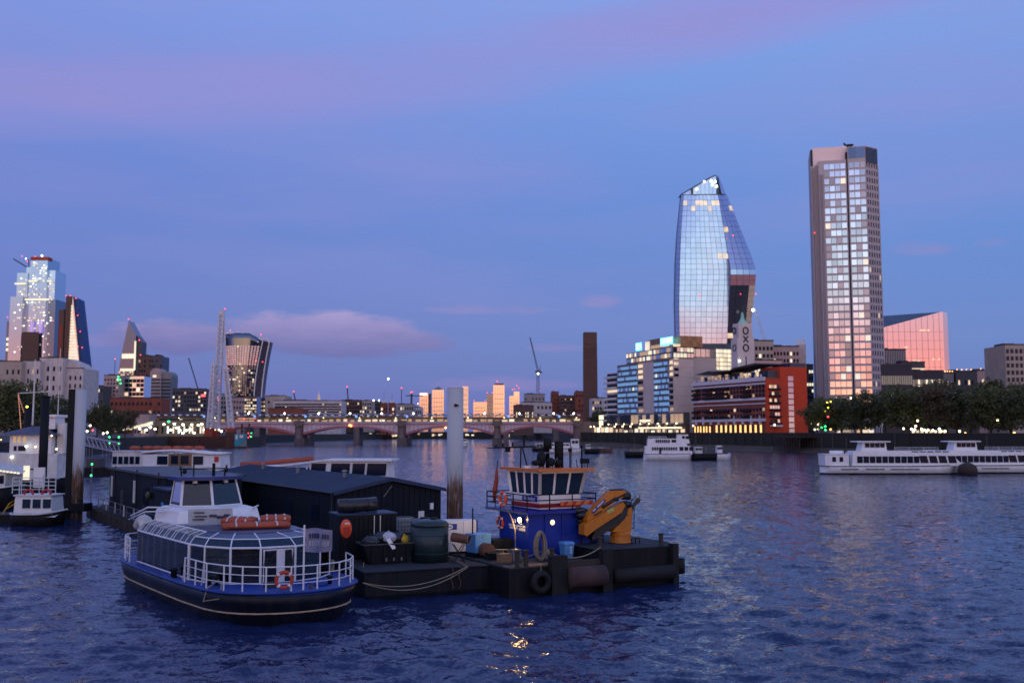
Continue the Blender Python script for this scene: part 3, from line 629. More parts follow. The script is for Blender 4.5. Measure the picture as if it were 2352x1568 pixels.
# traffic on the bridge
mat('bus_red', (.45, .02, .02), .35)
for i, (x, lb) in enumerate(((560, 'red double deck bus on the bridge near the white crane towers'), (575, 'second red double deck bus on the bridge just right of the first'))):
    o = thing('bus', lb, 'bus', (PX(x, BY + 8), BY + 8, 14.0))
    MB().box(-4.2, 4.2, -1.2, 1.2, .5, 4.2).build('body', 'bus_red', o); MB().tube([(-2.8, -1.25, .5), (-2.8, 1.25, .5)], .5, 10).build('wheel', 'black_steel', o); MB().tube([(2.8, -1.25, .5), (2.8, 1.25, .5)], .5, 10).build('wheel', 'black_steel', o)
    piece('upper_windows', 'lit_dim', o, -3.9, 3.9, -1.25, -1.15, 2.9, 3.7); piece('lower_windows', 'lit_dim', o, -3.9, 2.6, -1.25, -1.15, 1.4, 2.2)
# pier lamps under the arches
for i, (x, y, m, lb) in enumerate(((803, 976.5, 'lamp_amber', 'orange navigation light under the second arch crown'), (806, 977.5, 'lamp_amber', 'orange navigation light beside its twin under the second arch'), (1023.5, 982, 'lamp_amber', 'orange navigation light on the arch left of the mooring pile'), (1142, 995.5, 'lamp_white', 'white floodlight on the third bridge pier'))):
    bulb('bridge_light', m, None, (PX(x, BY - 2), BY - 2.2, PZ(y, BY - 2)), .7, label=lb, cat='light')
# ------------------------------------------------------------------ railway station bridge behind it
SY = 720.0
o = thing('railway_bridge', 'long railway station bridge with a lit platform and sawtooth solar roof', 'bridge', (PX(300, SY), SY, 0))
wS = PX(1335, SY) - PX(300, SY)
MB().box(0, wS, 0, 24, 14.5, 15.6).build('deck', 'grey_dark', o)
for i in range(9):
    x = wS * (i + .5) / 9; b = MB(); b.box(x - 2, x + 2, 2, 22, -1, 14.5); b.build('pier', 'pier_stone', o)
n = 62; mat('solar', (.02, .025, .05), .2); mat('station_wall', (.30, .25, .15), .6, scale=.3)
MB().box(0, wS, 6, 6.4, 15.6, 19.2).build('platform_wall', 'station_wall', o)
me_r = MB().slab([(0, 0, 0), (wS / n * .92, 0, 1.5), (wS / n * .92, 0, 0)], (0, 18, 0)).mesh('roof_bay', 'solar'); rr = random.Random(8)
for i in range(n):
    x = wS * i / n; put('roof_bay', me_r, o, (x, 1, 20.3))
    piece('column', 'grey_steel', o, x, x + .3, 1.4, 1.7, 15.6, 20.3)
    piece('roof_edge_panel', 'white_paint', o, x + wS / n * .5, x + wS / n * .9, .8, 1.0, 20.2, 21.1)
    if rr.random() < .96: piece('platform_light', rr.choice(('lit_cream', 'lit_dim', 'lit_dim', 'lit_warm', 'lit_dim')), o, x + .5, x + wS / n * rr.uniform(.5, .95), 5.5, 6.0, 16.0, rr.uniform(17.0, 18.0))
    if i % 7 == 3: bulb('blue_light', 'lamp_blue', o, (x, .5, 19.6), .9)
    if i % 5 == 1: bulb('platform_lamp', 'lamp_warm', o, (x + 2, 3.0, 18.6), .35)
# far shore seen under the arches: dark sheds and lamps
o, w, h = block('river_shed', 'dark low riverside shed seen under the bridge arches', 560, 1180, 992, 1180, 'embank', depth=20, base=-1, roof=False)
rr = random.Random(21)
for i in range(46):
    x = rr.uniform(.02, .98); piece('window', rr.choice(('lit_cream', 'lit_warm', 'lit_dim')), o, w * x, w * x + rr.uniform(1, 4), -.6, 0, rr.uniform(3, 6), rr.uniform(6.2, 8))
piece('lit_hall', 'lit_warm', o, w * .29, w * .36, -.8, 0, 3.2, 8.6, label='glowing riverside hall under the second arch')

# ------------------------------------------------------------------ river works at the left: sheet-pile wall, white crawler-crane masts, lit landing
mat('sheet_pile', (.10, .045, .030), .85, scale=.5, streaks=.6, dirt=(.03, .02, .015)); mat('teal_hoarding', (.03, .26, .34), .5, var=.3, scale=.3)
d = 545; o = thing('sheet_pile_wall', 'rust brown sheet pile wall around the river works below the white masts', 'wall', (PX(262, d), d, 0))
wW = PX(538, d) - PX(262, d); me = MB().prism([(0, 0), (.25, -.35), (.75, -.35), (1.0, 0), (1.0, .3), (0, .3)], -1, 6.3).mesh('sheet_pile', 'sheet_pile')
i = 0; x = 0.0
while x < wW: put('sheet_pile', me, o, (x, 0, (-.35 if x < wW * .25 else 0) + random.uniform(-.12, .12))); x += 1.0
MB().box(0, wW, .4, 60, -1, 5.8).build('fill', 'land', o)
MB().box(wW - 4.5, wW + .2, -.6, 3, -1, 8.6).build('end_cell', 'sheet_pile', o)
o = thing('hoarding', 'turquoise mural hoarding on the end of the sheet pile wall', 'hoarding', (PX(539, 540), 540, 0))
wH = PX(567, 540) - PX(539, 540); MB().box(0, wH, 0, .3, .9, 7.6).build('panel', 'teal_hoarding', o); MB().box(-.3, wH + 1.2, -.4, 6, -1, .9).build('base', 'sheet_pile', o)
piece('pale_patch', 'white_worn', o, .5, 1.6, -.06, 0, 4.6, 7.0); piece('mural_figures', 'white_worn', o, 2.7, 4.6, -.06, 0, 5.4, 7.0)
MB().slab([(2.2, -.05, 1.2), (wH - .1, -.05, 1.2), (wH - .1, -.05, 4.2)], (0, .05, 0)).build('mural_wave', 'grey_steel', o)
for x in (wH * .55, wH + .9): MB().tube([(x, 1, 7.6), (x, 1, 13.2)], .55, 8).build('dolphin_pile', 'sheet_pile', o)
for x, z, m in ((wH + 1.0, 8, 'lamp_red'), (wH + 1.8, 6.4, 'lamp_red'), (wH + 1.0, 5.6, 'lamp_red'), (wH + 2.6, 8, 'lamp_green'), (wH + 2.6, 6, 'lamp_green')): bulb('navigation_light', m, o, (x, -.8, z), .32)
mat('mast_white', (.66, .65, .70), .5, scale=.5)
def lattice_mast(lb, xb, yb, xt, yt, wb, wtop, d, extra=None):
    o = thing('lattice_crane_mast', lb, 'crane', (PX(xb, d), d, 5.8)); ox = o.location.x
    zb, zt = PZ(yb, d) - 5.8, PZ(yt, d) - 5.8; h = zt - zb; kx = PX(xt, d) - ox
    hw = lambda t: (wb + (wtop - wb) * t) * d / F / 2
    def pt(t, sx, sy): return (kx * t + sx * hw(t), sy * hw(t), zb + h * t)
    b = MB()
    for sx in (-1, 1):
        for sy in (-1, 1): b.tube([pt(t, sx, sy) for t in (0, .5, .97)], .34, 6)
    b.build('chord', 'mast_white', o)
    b = MB(); n = max(10, int(h / 2.4))
    for i in range(n):
        t0, t1 = .97 * i / n, .97 * (i + 1) / n
        for sy in (-1, 1):
            b.tube([pt(t0, -1, sy), pt(t1, 1, sy)], .2, 4); b.tube([pt(t0, 1, sy), pt(t1, -1, sy)], .2, 4)
        for sx in (-1, 1): b.tube([pt(t0, sx, -1), pt(t1, sx, 1)], .2, 4)
    b.build('lacing', 'mast_white', o)
    b = MB(); a = pt(.97, -1, -1); b.box(kx * .97 - hw(1) * 1.2, kx * .97 + hw(1) * 1.2, -hw(1), hw(1), zb + h * .965, zb + h); b.build('head', 'mast_white', o)
    MB().box(-2.2, 2.2, -2.5, 2.5, -.05, max(zb, .6)).build('foot', 'rust_red', o)
    return o, pt
o, pt = lattice_mast('tallest white lattice crane mast rising from the river works', 494, 988, 502.5, 713, 15, 9, 560)
bulb('warning_light', 'lamp_red', o, (pt(1, 1, 0)[0] + .6, 0, pt(1, 0, 0)[2] + 1), .5)
for t in (.25, .41): bulb('warning_light', 'lamp_red', o, (pt(t, 1, -1)[0], -2.6, pt(t, 0, 0)[2]), .4)
b = MB(); b.tube([pt(.97, 1, 0), (PX(527, 560) - o.location.x, 0, PZ(995, 560) - 5.8)], .38, 6); b.tube([pt(.8, .6, 0), (PX(511, 560) - o.location.x, 0, PZ(850, 560) - 5.8)], .25, 6); b.build('back_stay', 'mast_white', o)
lattice_mast('short white lattice crane mast left of the tallest one', 481, 983, 485.5, 830, 10, 4, 556)
lattice_mast('leaning white lattice crane mast right of the tallest one', 531, 983, 514, 842, 10.5, 7, 558)
# lit landing stage and deck lamps
mat('canopy_pale', (.55, .55, .52), .5)
o = thing('landing_canopy', 'bright strip lit canopy of the landing stage beside the sheet pile wall', 'canopy', (0, 0, 0))
a, c = P(262, 992, 520), P(352, 972, 540); b = MB(); b.slab([(a.x, a.y, a.z + 1.3), (c.x, c.y, c.z + 1.3), (c.x, c.y, c.z + 1.6), (a.x, a.y, a.z + 1.6)], (0, 4, 0)); b.build('roof', 'canopy_pale', o)
for i in range(12):
    t0, t1 = i / 12, (i + .86) / 12; q0, q1 = a.lerp(c, t0), a.lerp(c, t1); hh = .5 + 1.5 * t0
    b = MB(); b.slab([(q0.x, q0.y - .2, q0.z - hh * .4), (q1.x, q1.y - .2, q1.z - hh * .4), (q1.x, q1.y - .2, q1.z + hh * .6), (q0.x, q0.y - .2, q0.z + hh * .6)], (0, .3, 0)); b.build('strip_light', 'lit_hot', o)
for i in range(5):
    q0 = a.lerp(c, (i + .3) / 5); b = MB(); b.tube([(q0.x, q0.y + 1, 5.7), (q0.x, q0.y + 1, q0.z + 1.4)], .12, 5); b.build('post', 'grey_steel', o)
wl = [(276, 976, 'w'), (300, 985, 'c'), (321, 984, 'w'), (336, 987, 'w'), (345, 981, 'w'), (356, 985, 'c'), (376, 974, 'c'), (400, 973, 'w'), (392, 987, 'w'), (405, 982, 'c'), (420, 975, 'w'), (440, 975, 'c'), (413, 988, 'w'), (428, 988, 'w'), (437, 986, 'w'), (455, 976, 'c'), (463, 974, 'w'), (420, 994, 'w'), (446, 994, 'c'), (387, 968, 'g'), (492, 986, 'c'), (501, 987, 'c'), (560, 962, 'r'), (508, 990, 'w'), (522, 989, 'c'), (470, 987, 'w'), (482, 985, 'w')]
for i, (x, y, k) in enumerate(sorted(wl)):
    dd = 555 + (i * 7) % 26
    o2 = thing('work_lamp', ORD[i] + ' small work lamp above the sheet pile wall, counted from the landing canopy', 'lamp', (PX(x, dd), dd, 5.8), group='work lamps on the river works')
    z = PZ(y, dd) - 5.8
    MB().tube([(0, 0, 0), (0, 0, max(z, .3))], .09, 5).build('post', 'grey_steel', o2)
    m = {'w': 'lamp_white', 'c': 'lamp_warm', 'g': 'lamp_green', 'r': 'lamp_red'}[k]
    MB().ball((0, -.1, max(z, .3)), .62 if k != 'r' else .4, 8, 5, (1.3, .6, 1)).build('head', m, o2)
o, w, h = block('site_cabin', 'pale site cabin behind the lit landing canopy', 308, 342, 951, 600, 'render_pink', depth=12, base=5.8)
windows(o, w, 1, 9, 5, 2, rnd_lit(.5, .5, seed=2), .5, .5)
o, w, h = block('site_cabin', 'low lit cabin row between the landing canopy and the white masts', 345, 470, 966, 610, 'station_wall', depth=12, base=5.8)
windows(o, w, .5, h * .8, 20, 1, rnd_lit(.55, .3, ('lit_cream', 'lit_white', 'lit_warm'), seed=5), .6, .6)

# ------------------------------------------------------------------ curved glass tower on the south side
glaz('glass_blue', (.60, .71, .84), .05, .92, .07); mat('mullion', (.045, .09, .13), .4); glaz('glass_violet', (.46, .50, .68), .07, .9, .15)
mat('pink_sky_mirror', (.42, .20, .22), .5)
d = 690; o = thing('curved_glass_tower', 'leaning curved glass tower with bulging belly and slanted top', 'skyscraper', (PX(1610, d), d, QZ))
def at(x, y, dd=0.0):
    p = P(x, y, d + dd); return Vector((p.x - o.location.x, dd, p.z - QZ))
def lerp_tab(tab, y):
    for (y0, x0), (y1, x1) in zip(tab, tab[1:]):
        if y <= y1: return x0 + (x1 - x0) * max(0, y - y0) / (y1 - y0)
    return tab[-1][1]
TL = [(448, 1562.5), (480, 1559), (540, 1553), (604, 1549), (700, 1547), (780, 1549), (985, 1553)]      # left outline
TE = [(399, 1645), (423, 1645), (520, 1661), (623, 1678), (700, 1674), (780, 1670), (985, 1664)]          # inner edge
TR = [(399, 1646), (404, 1651.5), (500, 1690), (598, 1729.5), (623, 1736.5), (660, 1734), (730, 1726.5), (800, 1722), (985, 1716)]
def topy(x): return 448 - (x - 1562) / (1645 - 1562) * 49 + (2.5 * max(0, (x - 1636) / 9) if x > 1636 else 0) if x < 1645 else 401.5 + (x - 1645) * .6
NF = 9
def sect(y):            # plan at the height seen at row y: [left return, front columns..., edge, side columns...]
    xl, xe, xr = lerp_tab(TL, y), lerp_tab(TE, y), lerp_tab(TR, y)
    pts = [(xl, 26.0), (xl + (xe - xl) * .035, 12.0), (xl + (xe - xl) * .10, 4.0)]
    for i in range(1, NF + 1): pts.append((xl + (xe - xl) * (.10 + .90 * i / NF), 4.0 - 4.0 * math.sin(math.pi / 2 * i / NF)))
    for i in range(1, 5): pts.append((xe + (xr - xe) * i / 4, 6.0 * i / 4 * (1 + .6 * i / 4)))
    return pts
rows = [448 + (984 - 448) * i / 44 for i in range(45)]
b = MB(); secs = [[at(x, y, dp + .35) for x, dp in sect(y)] for y in rows]
b.loft([s_ + [at(lerp_tab(TR, y), y, 38), at(lerp_tab(TL, y), y, 38)] for s_, y in zip(secs, rows)])
xl, xe, xr = 1562.5, lerp_tab(TE, 448), lerp_tab(TR, 448)    # slanted crown
cr = [[at(max(1562.5, x - 2), min(448, topy(x)), dp + .35) for x, dp in [(1563, 26), (1566, 12), (1572, 5), (1590, 2), (1610, 1), (1628, .4), (1645, 0.2), (1649, 2), (1651, 6)]], [at(x, 448.1, dp + .35) for x, dp in [(1563, 26), (1566, 12), (1572, 5), (1590, 2), (1612, 1), (1632, .4), (1649, .2), (1660, 3), (1668, 8)]]]
b.loft(cr, cap=False, ringclosed=False); b.slab(cr[0], (0, 12, 0)); b.build('frame', 'mullion', o)
rr = random.Random(31); stuff = MB(); pane_count = 0
def pane4(q, thick=.22, gap=.05):
    c = sum(q, Vector()) / 4; q2 = [c + (p - c) * (1 - gap) for p in q]; nrm = (q[1] - q[0]).cross(q[3] - q[0]).normalized()
    if nrm.y > 0: nrm = -nrm
    return [p + nrm * .1 for p in q2], nrm * thick
MLIT = ('pale_glow', 'pale_glow', 'lit_warm')
for r_ in range(len(rows) - 1):
    y0, y1 = rows[r_], rows[r_ + 1]
    if y0 > 784: continue
    s0, s1 = secs[r_], secs[r_ + 1]
    for i in range(len(s0) - 1):
        q, off = pane4([s0[i], s0[i + 1], s1[i + 1], s1[i]])
        front = 2 <= i <= NF + 1
        t = (y0 - 448) / 340
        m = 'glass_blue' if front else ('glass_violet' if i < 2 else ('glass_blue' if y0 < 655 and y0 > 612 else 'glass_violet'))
        if i > NF + 1 and 622 < y0 < 652: m = 'pink_sky_mirror'  # pink sky mirrored in the side face, put into the pane colour
        if i > NF + 1 and y0 >= 652: m = 'win_mid' if rr.random() < .94 else 'lit_dim'  # dark panes stand for a dark building mirrored low on this side
        p = rr.random()
        if p < (.05 if t < .25 else .022) + (.35 if 455 < y0 < 480 and front else 0): m = 'pale_glow'
        b = MB(); b.slab(q, off)
        if front and pane_count < 300: b.build('pane', m, o); pane_count += 1
        else: stuff.m = {'glass_violet': 0, 'glass_blue': 1, 'win_mid': 2, 'pink_sky_mirror': 3}.get(m, 4); stuff.slab(q, off)
stuff.build('side_panes', ['glass_violet', 'glass_blue', 'win_mid', 'pink_sky_mirror', 'lit_warm'], o, kind='stuff')
xs_ = [1566, 1574, 1583, 1592, 1601, 1610, 1619, 1628, 1637, 1645]
for i in range(9):
    q = [at(xs_[i], 447, .6 if i > 2 else 3), at(xs_[i + 1], 447, .6 if i > 2 else 3), at(xs_[i + 1], topy(xs_[i + 1]) + 2, .4 if i > 2 else 3), at(xs_[i], topy(xs_[i]) + 2, .4 if i > 2 else 3)]
    b = MB(); b.slab(*pane4(q, .2, .05)); b.build('crown_pane', 'glass_blue', o)
for xa_, xc_, xt0, xt1 in ((1646, 1657, 1646, 1648.5), (1657, 1667, 1648.5, 1651)):
    q = [at(xa_, 447, 1.2), at(xc_, 447, 5), at(xt1, 406, 3.2), at(xt0, 404, 1.0)]; b = MB(); b.slab(*pane4(q, .2, .05)); b.build('crown_pane', 'glass_violet', o)
for x, y, m in ((1634, 415, 'lamp_white'), (1643, 417, 'lamp_white'), (1637, 424, 'lamp_white'), (1601, 434, 'lamp_warm'), (1618, 417, 'lamp_warm'), (1646, 428, 'lamp_white')): bulb('crown_light', m, o, at(x, y, -.6), .8)
for x, y in ((1684, 541), (1701, 675), (1736, 675), (1607, 677)): bulb('warning_light', 'lamp_red', o, at(x, y, -1.5), .65)
bulb('site_lamp', 'lamp_white', o, at(1730, 712, -2), 1.1)
b = MB(); b.tube([at(1733, 712, 2), at(1755, 782, 2)], .25, 5); b.tube([at(1737, 712, 2), at(1759, 782, 2)], .25, 5); b.build('hoist_cable', 'mast_white', o)

# ------------------------------------------------------------------ tall finned tower
mat('fin_stone', (.42, .40, .46), .7, scale=.1, var=.1); glaz('glass_tower', (.72, .73, .76), .06, .92, .30); glaz('glass_blind', (.40, .38, .42), .25, .7, .2); mat('core_pink', (.78, .68, .70), .7, scale=.06, var=.06)
d = 560; o = thing('finned_tower', 'tall slab tower with stone fins and columns of glass reflecting pink and pale blue', 'skyscraper', (PX(1885, d), d + 4, QZ), rad(-14))
def fx(x): return PX(x, d) - PX(1868, d)
def fz(y): return PZ(y, d) - QZ
MB().box(fx(1873), fx(1950), 3.2, 26, 0, fz(333)).build('core', 'core_pink', o)
MB().box(fx(1867), fx(1873), 3.4, 26, 0, fz(337)).build('flank', 'fin_stone', o)
MB().box(fx(1867.6), fx(1872), 3.0, 3.6, fz(374), fz(337)).build('flank_glass', 'win_mid', o)
MB().box(fx(1884), fx(1947), 0, 3.1, 0, fz(367)).build('front_frame', 'fin_stone', o)
b = MB(); b.prism([(fx(1950), -.6), (fx(1990), -.6), (fx(2020), 7), (fx(2020), 24), (fx(1950), 24)], 0, fz(339)); b.build('right_frame', 'fin_stone', o)
MB().box(fx(1946), fx(1950.5), .4, 6, 0, fz(350)).build('recess', 'black_steel', o)
for x in (1869, 1872.2, 1875.5, 1879, 1882.5): piece('fin', 'fin_stone', o, fx(x), fx(x + 1.3), 1.6, 3.3, 0, fz(378 if x < 1874 else 374))
for x in (1886, 1889.2, 1892.4): piece('fin', 'fin_stone', o, fx(x), fx(x + 1.1), -1.0, .1, 0, fz(398))
NR = 36; z0, z1 = 0.5, fz(372); ch = (z1 - z0) / NR; rr = random.Random(2)
for j in range(NR):
    for k, (xa, xc, n, yy) in enumerate(((1896, 1945, 4, 0.0), (1951.5, 1989, 3, -.6))):
        for i in range(n):
            a = fx(xa) + (fx(xc) - fx(xa)) * (i + .06) / n; c = fx(xa) + (fx(xc) - fx(xa)) * (i + .95) / n
            lit = rr.random() < .05 + (.12 if j < 5 else 0)
            o2 = piece('pane', rr.choice(MLIT) if lit else ('glass_tower' if rr.random() < .86 else 'glass_blind'), o, a, c, yy - .2, yy + .2, z0 + ch * (j + .06), z0 + ch * (j + .78))
st = MB(); nrm = Vector((7.6, -(fx(2020) - fx(1990)), 0)).normalized()
for j in range(NR):
    for i in range(5):
        t0, t1 = (i + .12) / 5, (i + .62) / 5
        p0 = Vector((fx(1990) + (fx(2020) - fx(1990)) * t0, -.6 + 7.6 * t0, z0 + ch * (j + .1))); p1 = Vector((fx(1990) + (fx(2020) - fx(1990)) * t1, -.6 + 7.6 * t1, p0.z)); up = Vector((0, 0, ch * .62))
        st.m = 0 if rr.random() < .95 else 1; st.slab([p0, p1, p1 + up, p0 + up], nrm * .15)
st.build('angled_panes', ['win_mid', 'lit_warm'], o, kind='stuff')
for i in range(6):
    t = i / 5; x = fx(1990) + (fx(2020) - fx(1990)) * t; y = -.6 + 7.6 * t; MB().tube([(x, y, 0), (x, y, fz(380))], .35, 4).build('fin', 'fin_stone', o)
for a, c, yy in ((1952, 1968, -.8), (1968.5, 1989, -.8)): piece('top_glazing', 'glass_dark', o, fx(a), fx(c), yy, yy + .4, fz(366), fz(341))
b = MB(); b.slab([(fx(1991), -.8, fz(376)), (fx(2019), 6.2, fz(376)), (fx(2019), 6.2, fz(342)), (fx(1991), -.8, fz(342))], (.1, -.2, 0)); b.build('top_glazing', 'navy_panel', o)
b = MB(); zt = fz(339); b.tube([(fx(1945), 6, fz(323)), (fx(1948), 6, fz(328)), (fx(1957), 6, fz(330)), (fx(1967), 6, fz(328))], [.5, .6, .9, .4], 6); b.box(fx(1951), fx(1964), 4, 8, fz(333), fz(328)); b.box(fx(1955), fx(1959), 5, 7, zt - .5, fz(333)); b.build('window_cleaning_crane', 'black_steel', o)
bulb('warning_light', 'lamp_red', o, (fx(1872), 1.2, fz(531)), .55)

# ------------------------------------------------------------------ pink sloping glass building and its neighbours
glaz('glass_teal', (.16, .26, .30), .1, .8)
d = 700; glaz('glass_pink', (.82, .60, .62), .10, .9, .05)
o = thing('sloped_glass_building', 'pink reflecting glass building with a slanting dark roof edge behind the finned tower', 'building', (PX(2018, d), d, QZ)); 
def sx(x): return PX(x, d) - o.location.x
def sz(y): return PZ(y, d) - QZ
MB().slab([(sx(2018), 0, 0), (sx(2176), 0, 0), (sx(2176), 0, sz(715)), (sx(2018), 0, sz(757))], (0, 30, 0)).build('wall', 'glass_pink', o)
MB().slab([(sx(2018), .6, sz(757)), (sx(2172), .6, sz(716)), (sx(2165), 30, sz(716)), (sx(2018), 30, sz(718))], (0, .2, .2)).build('roof', 'navy_panel', o)
MB().box(sx(2176.2), sx(2188), 1, 30, 0, sz(717)).build('side_wall', 'glass_violet', o)
for i in range(1, 12): piece('mullion', 'render_pink', o, sx(2018 + 13.5 * i), sx(2018 + 13.5 * i) + .12, -.18, .05, 0, sz(757 - 42 * 13.5 * i / 158) - .4)
for j in range(12): piece('floor_line', 'render_pink', o, sx(2018), sx(2175.5), -.12, .04, sz(752) * (j + .5) / 12, sz(752) * (j + .5) / 12 + .16)
for x, y in ((2121, 758), (2128, 758), (2138, 758), (2103, 828), (2112, 828), (2147, 824), (2160, 824), (2085, 797)): piece('window', 'lit_warm', o, sx(x), sx(x + 6), -.3, .1, sz(y + 2.2), sz(y - 1.5))
o, w, h = block('finned_block', 'small block with dark vertical fins below the pink glass building', 2028, 2087, 803, 640, 'grey_dark', depth=20, base=QZ)
for i in range(15): piece('fin', 'stone_pale', o, w * (i + .2) / 15, w * (i + .55) / 15, -.5, .1, 0, h - .5)
o, w, h = block('glass_office', 'dark glass office with yellow lit floor behind the trees beside the finned tower', 2028, 2100, 838, 560, 'win_mid', depth=25, base=QZ)
windows(o, w, h * .45, h * .62, 14, 1, lambda i, j: 'lit_cream' if i < 13 else 'lit_dim', .86, .7); windows(o, w, h * .70, h * .86, 14, 1, lambda i, j: 'glass_teal', .8, .8)
o, w, h = block('glass_office', 'stepped dark glass office with lit corner, right of its taller neighbour', 2100, 2172, 852, 570, 'win_mid', depth=25, base=QZ)
windows(o, w, h * .55, h * .9, 12, 2, rnd_lit(.2, .8, ('lit_cream',), 'glass_teal', seed=6), .8, .6); piece('lit_corner', 'lit_warm', o, w * .88, w * .95, -.4, .1, h * .35, h * .8)
o, w, h = block('roof_terrace_block', 'dark upper storey above the glass office next to the pink building', 2075, 2130, 832, 600, 'grey_dark', depth=18, base=QZ)
piece('lit_window', 'lit_warm', o, w * .45, w * .98, -.3, .1, h * .82, h * .92)
for a, c, yt, m, lb in ((2172, 2200, 857, 'grey_steel', 'low grey block right of the pink glass building'), (2196, 2250, 853, 'grey_dark', 'low dark block with roof plant above the trees'), (2250, 2310, 851, 'render_pink', 'low mauve block beside the beige gridded tower')):
    o, w, h = block('low_block', lb, a, c, yt, 620, m, depth=20, base=QZ); windows(o, w, h * .6, h * .9, 7, 2, rnd_lit(.1, .6, seed=len(lb)), .5, .5)
    for i in range(4): bulb('roof_lamp', 'lamp_amber', o, (w * (.15 + .2 * i), 0, h + 1.2), .3)
o, w, h = block('gridded_tower', 'beige tower gridded with square dark windows at the right edge', 2317, 2400, 792, 560, 'render_beige', depth=25, base=QZ)
windows(o, w, h * .25, h * .97, 8, 9, rnd_lit(.04, .96, dark='win_mid', seed=4), .58, .6, thick=.4)
o, w, h = block('dark_block', 'dark office with two lit floors between the red block and the finned tower', 1850, 1872, 838, 600, 'grey_dark', depth=20, base=QZ)
windows(o, w, h * .3, h * .95, 4, 7, rnd_lit(.3, .6, ('lit_cream',), seed=14), .7, .45)
# ------------------------------------------------------------------ long quay building with blue windows and rooftop sign
emit('lit_blue', (.16, .46, .95), .62, .55, .12); mat('cream_clad', (.62, .53, .49), .75, scale=.12, var=.1); mat('bronze', (.30, .17, .09), .35, metal=.6, scale=.3, var=.5)
mat('frame_grey', (.11, .115, .13), .5)
p0 = bank(1418, 12); o = thing('quay_building', 'long cream quay building with glowing blue windows and a blue rooftop sign', 'building', (p0.x, p0.y, QZ), BROT)
def xb(x): return along(p0, BT, x)
def zb(y, x):
    q_ = p0 + BT * xb(x); return PZ(y, q_.y) - QZ
L1 = xb(1547); pc = p0 + BT * L1; D1 = along(pc, BN, 1594); H1 = zb(822, 1547)
MB().box(0, L1, 0, D1, 0, H1).build('wall', 'cream_clad', o)
D2 = along(pc - BT * 3, BN, 1690)
MB().box(L1 - 40, L1 - 3, D1 - .5, D2, 0, H1 + 1).build('rear_wing', 'cream_clad', o)
xg = xb(1441)
MB().box(xg, L1 + .4, -.4, D1 + .3, H1 + .02, zb(796, 1547)).build('top_storeys', 'frame_grey', o)
HT = zb(796, 1547)
MB().box(L1 - 36, L1 - 3.4, D1 + .4, D2 + .2, H1 + 1.02, HT).build('rear_top_storeys', 'frame_grey', o)
rr = random.Random(44)
n = 26
for j in range(2):
    za, zc2 = H1 + .5 + j * (HT - H1) / 2, H1 + (j + .88) * (HT - H1) / 2
    for i in range(n): piece('top_pane', rr.choice(('lit_cream', 'lit_dim', 'lit_dim', 'glass_canary', 'glass_city')), o, xg + (L1 - xg) * (i + .08) / n, xg + (L1 - xg) * (i + .92) / n, -.6, -.3, za, zc2)
    for i in range(6): piece('top_pane', rr.choice(('lit_cream', 'lit_cream', 'glass_canary', 'win_dark')), o, L1 + .3, L1 + .55, D1 * (i + .08) / 6, D1 * (i + .92) / 6, za, zc2)
yl = along(pc - BT * 3, BN, 1646)
for i in range(5): piece('rear_pane', 'glass_canary', o, L1 - 3.5, L1 - 3.1, D1 + (yl - D1) * (i + .06) / 5, D1 + (yl - D1) * (i + .94) / 5, H1 + 1.4, HT - .5)
zl_ = zb(846, 1547); MB().box(L1 - 3.6, L1 - 2.9, yl - .2, D2 + .3, zl_ - .4, HT + .1).build('lit_bay_frame', 'cream_clad', o)
for j in range(5):
    for i in range(5): piece('bright_pane', rr.choice(('lit_hot', 'lit_cream', 'lit_cream', 'lit_warm')), o, L1 - 3.2, L1 - 2.7, yl + (D2 - yl) * (i + .05) / 5, yl + (D2 - yl) * (i + .93) / 5, zl_ + (HT - zl_) * (j + .08) / 5, zl_ + (HT - zl_) * (j + .86) / 5)
# crown with bronze facets
b = MB(); xa, xc = xb(1477), xb(1552)
b.prism([(xa, 3), (xa + 9, .5), (xc - 6, .5), (xc, 4), (xc, 18), (xa + 6, 18)], HT, HT + 6.2); b.build('crown', 'bronze', o)
piece('crown_glow', 'lit_dim', o, xa + 9.5, xc - 7, .2, .45, HT + .6, HT + 2.6); piece('crown_side_glow', 'lit_warm', o, xa + 1, xa + 8.6, 1.2, 1.5, HT + .4, HT + 5.6)
piece('lit_ledge', 'lit_warm', o, xb(1551), L1 + .8, -.3, D1 * .9, HT + .05, HT + 1.5)
for txt, x0, x1, h in (('SEA', 1466, 1478, 5.0), ('CONTAINERS', 1523, 1550, 4.6)):
    a, c = xb(x0), xb(x1); me = text_mesh(txt, 1.0, 'sign_core', .05); xsz = max(v.co.x for v in me.vertices) - min(v.co.x for v in me.vertices)
    sc = (c - a) / xsz
    put('sign_letters', me, o, ((a + c) / 2, -1.3, HT + (2.9 if txt == 'SEA' else 3.6)), (rad(90), 0, 0), (sc, h, 1))
    piece('sign_backing', 'sign_blue', o, a - .3, c + .3, -1.2, -1.0, HT + (.6 if txt == 'SEA' else 1.4), HT + (5.3 if txt == 'SEA' else 5.7))
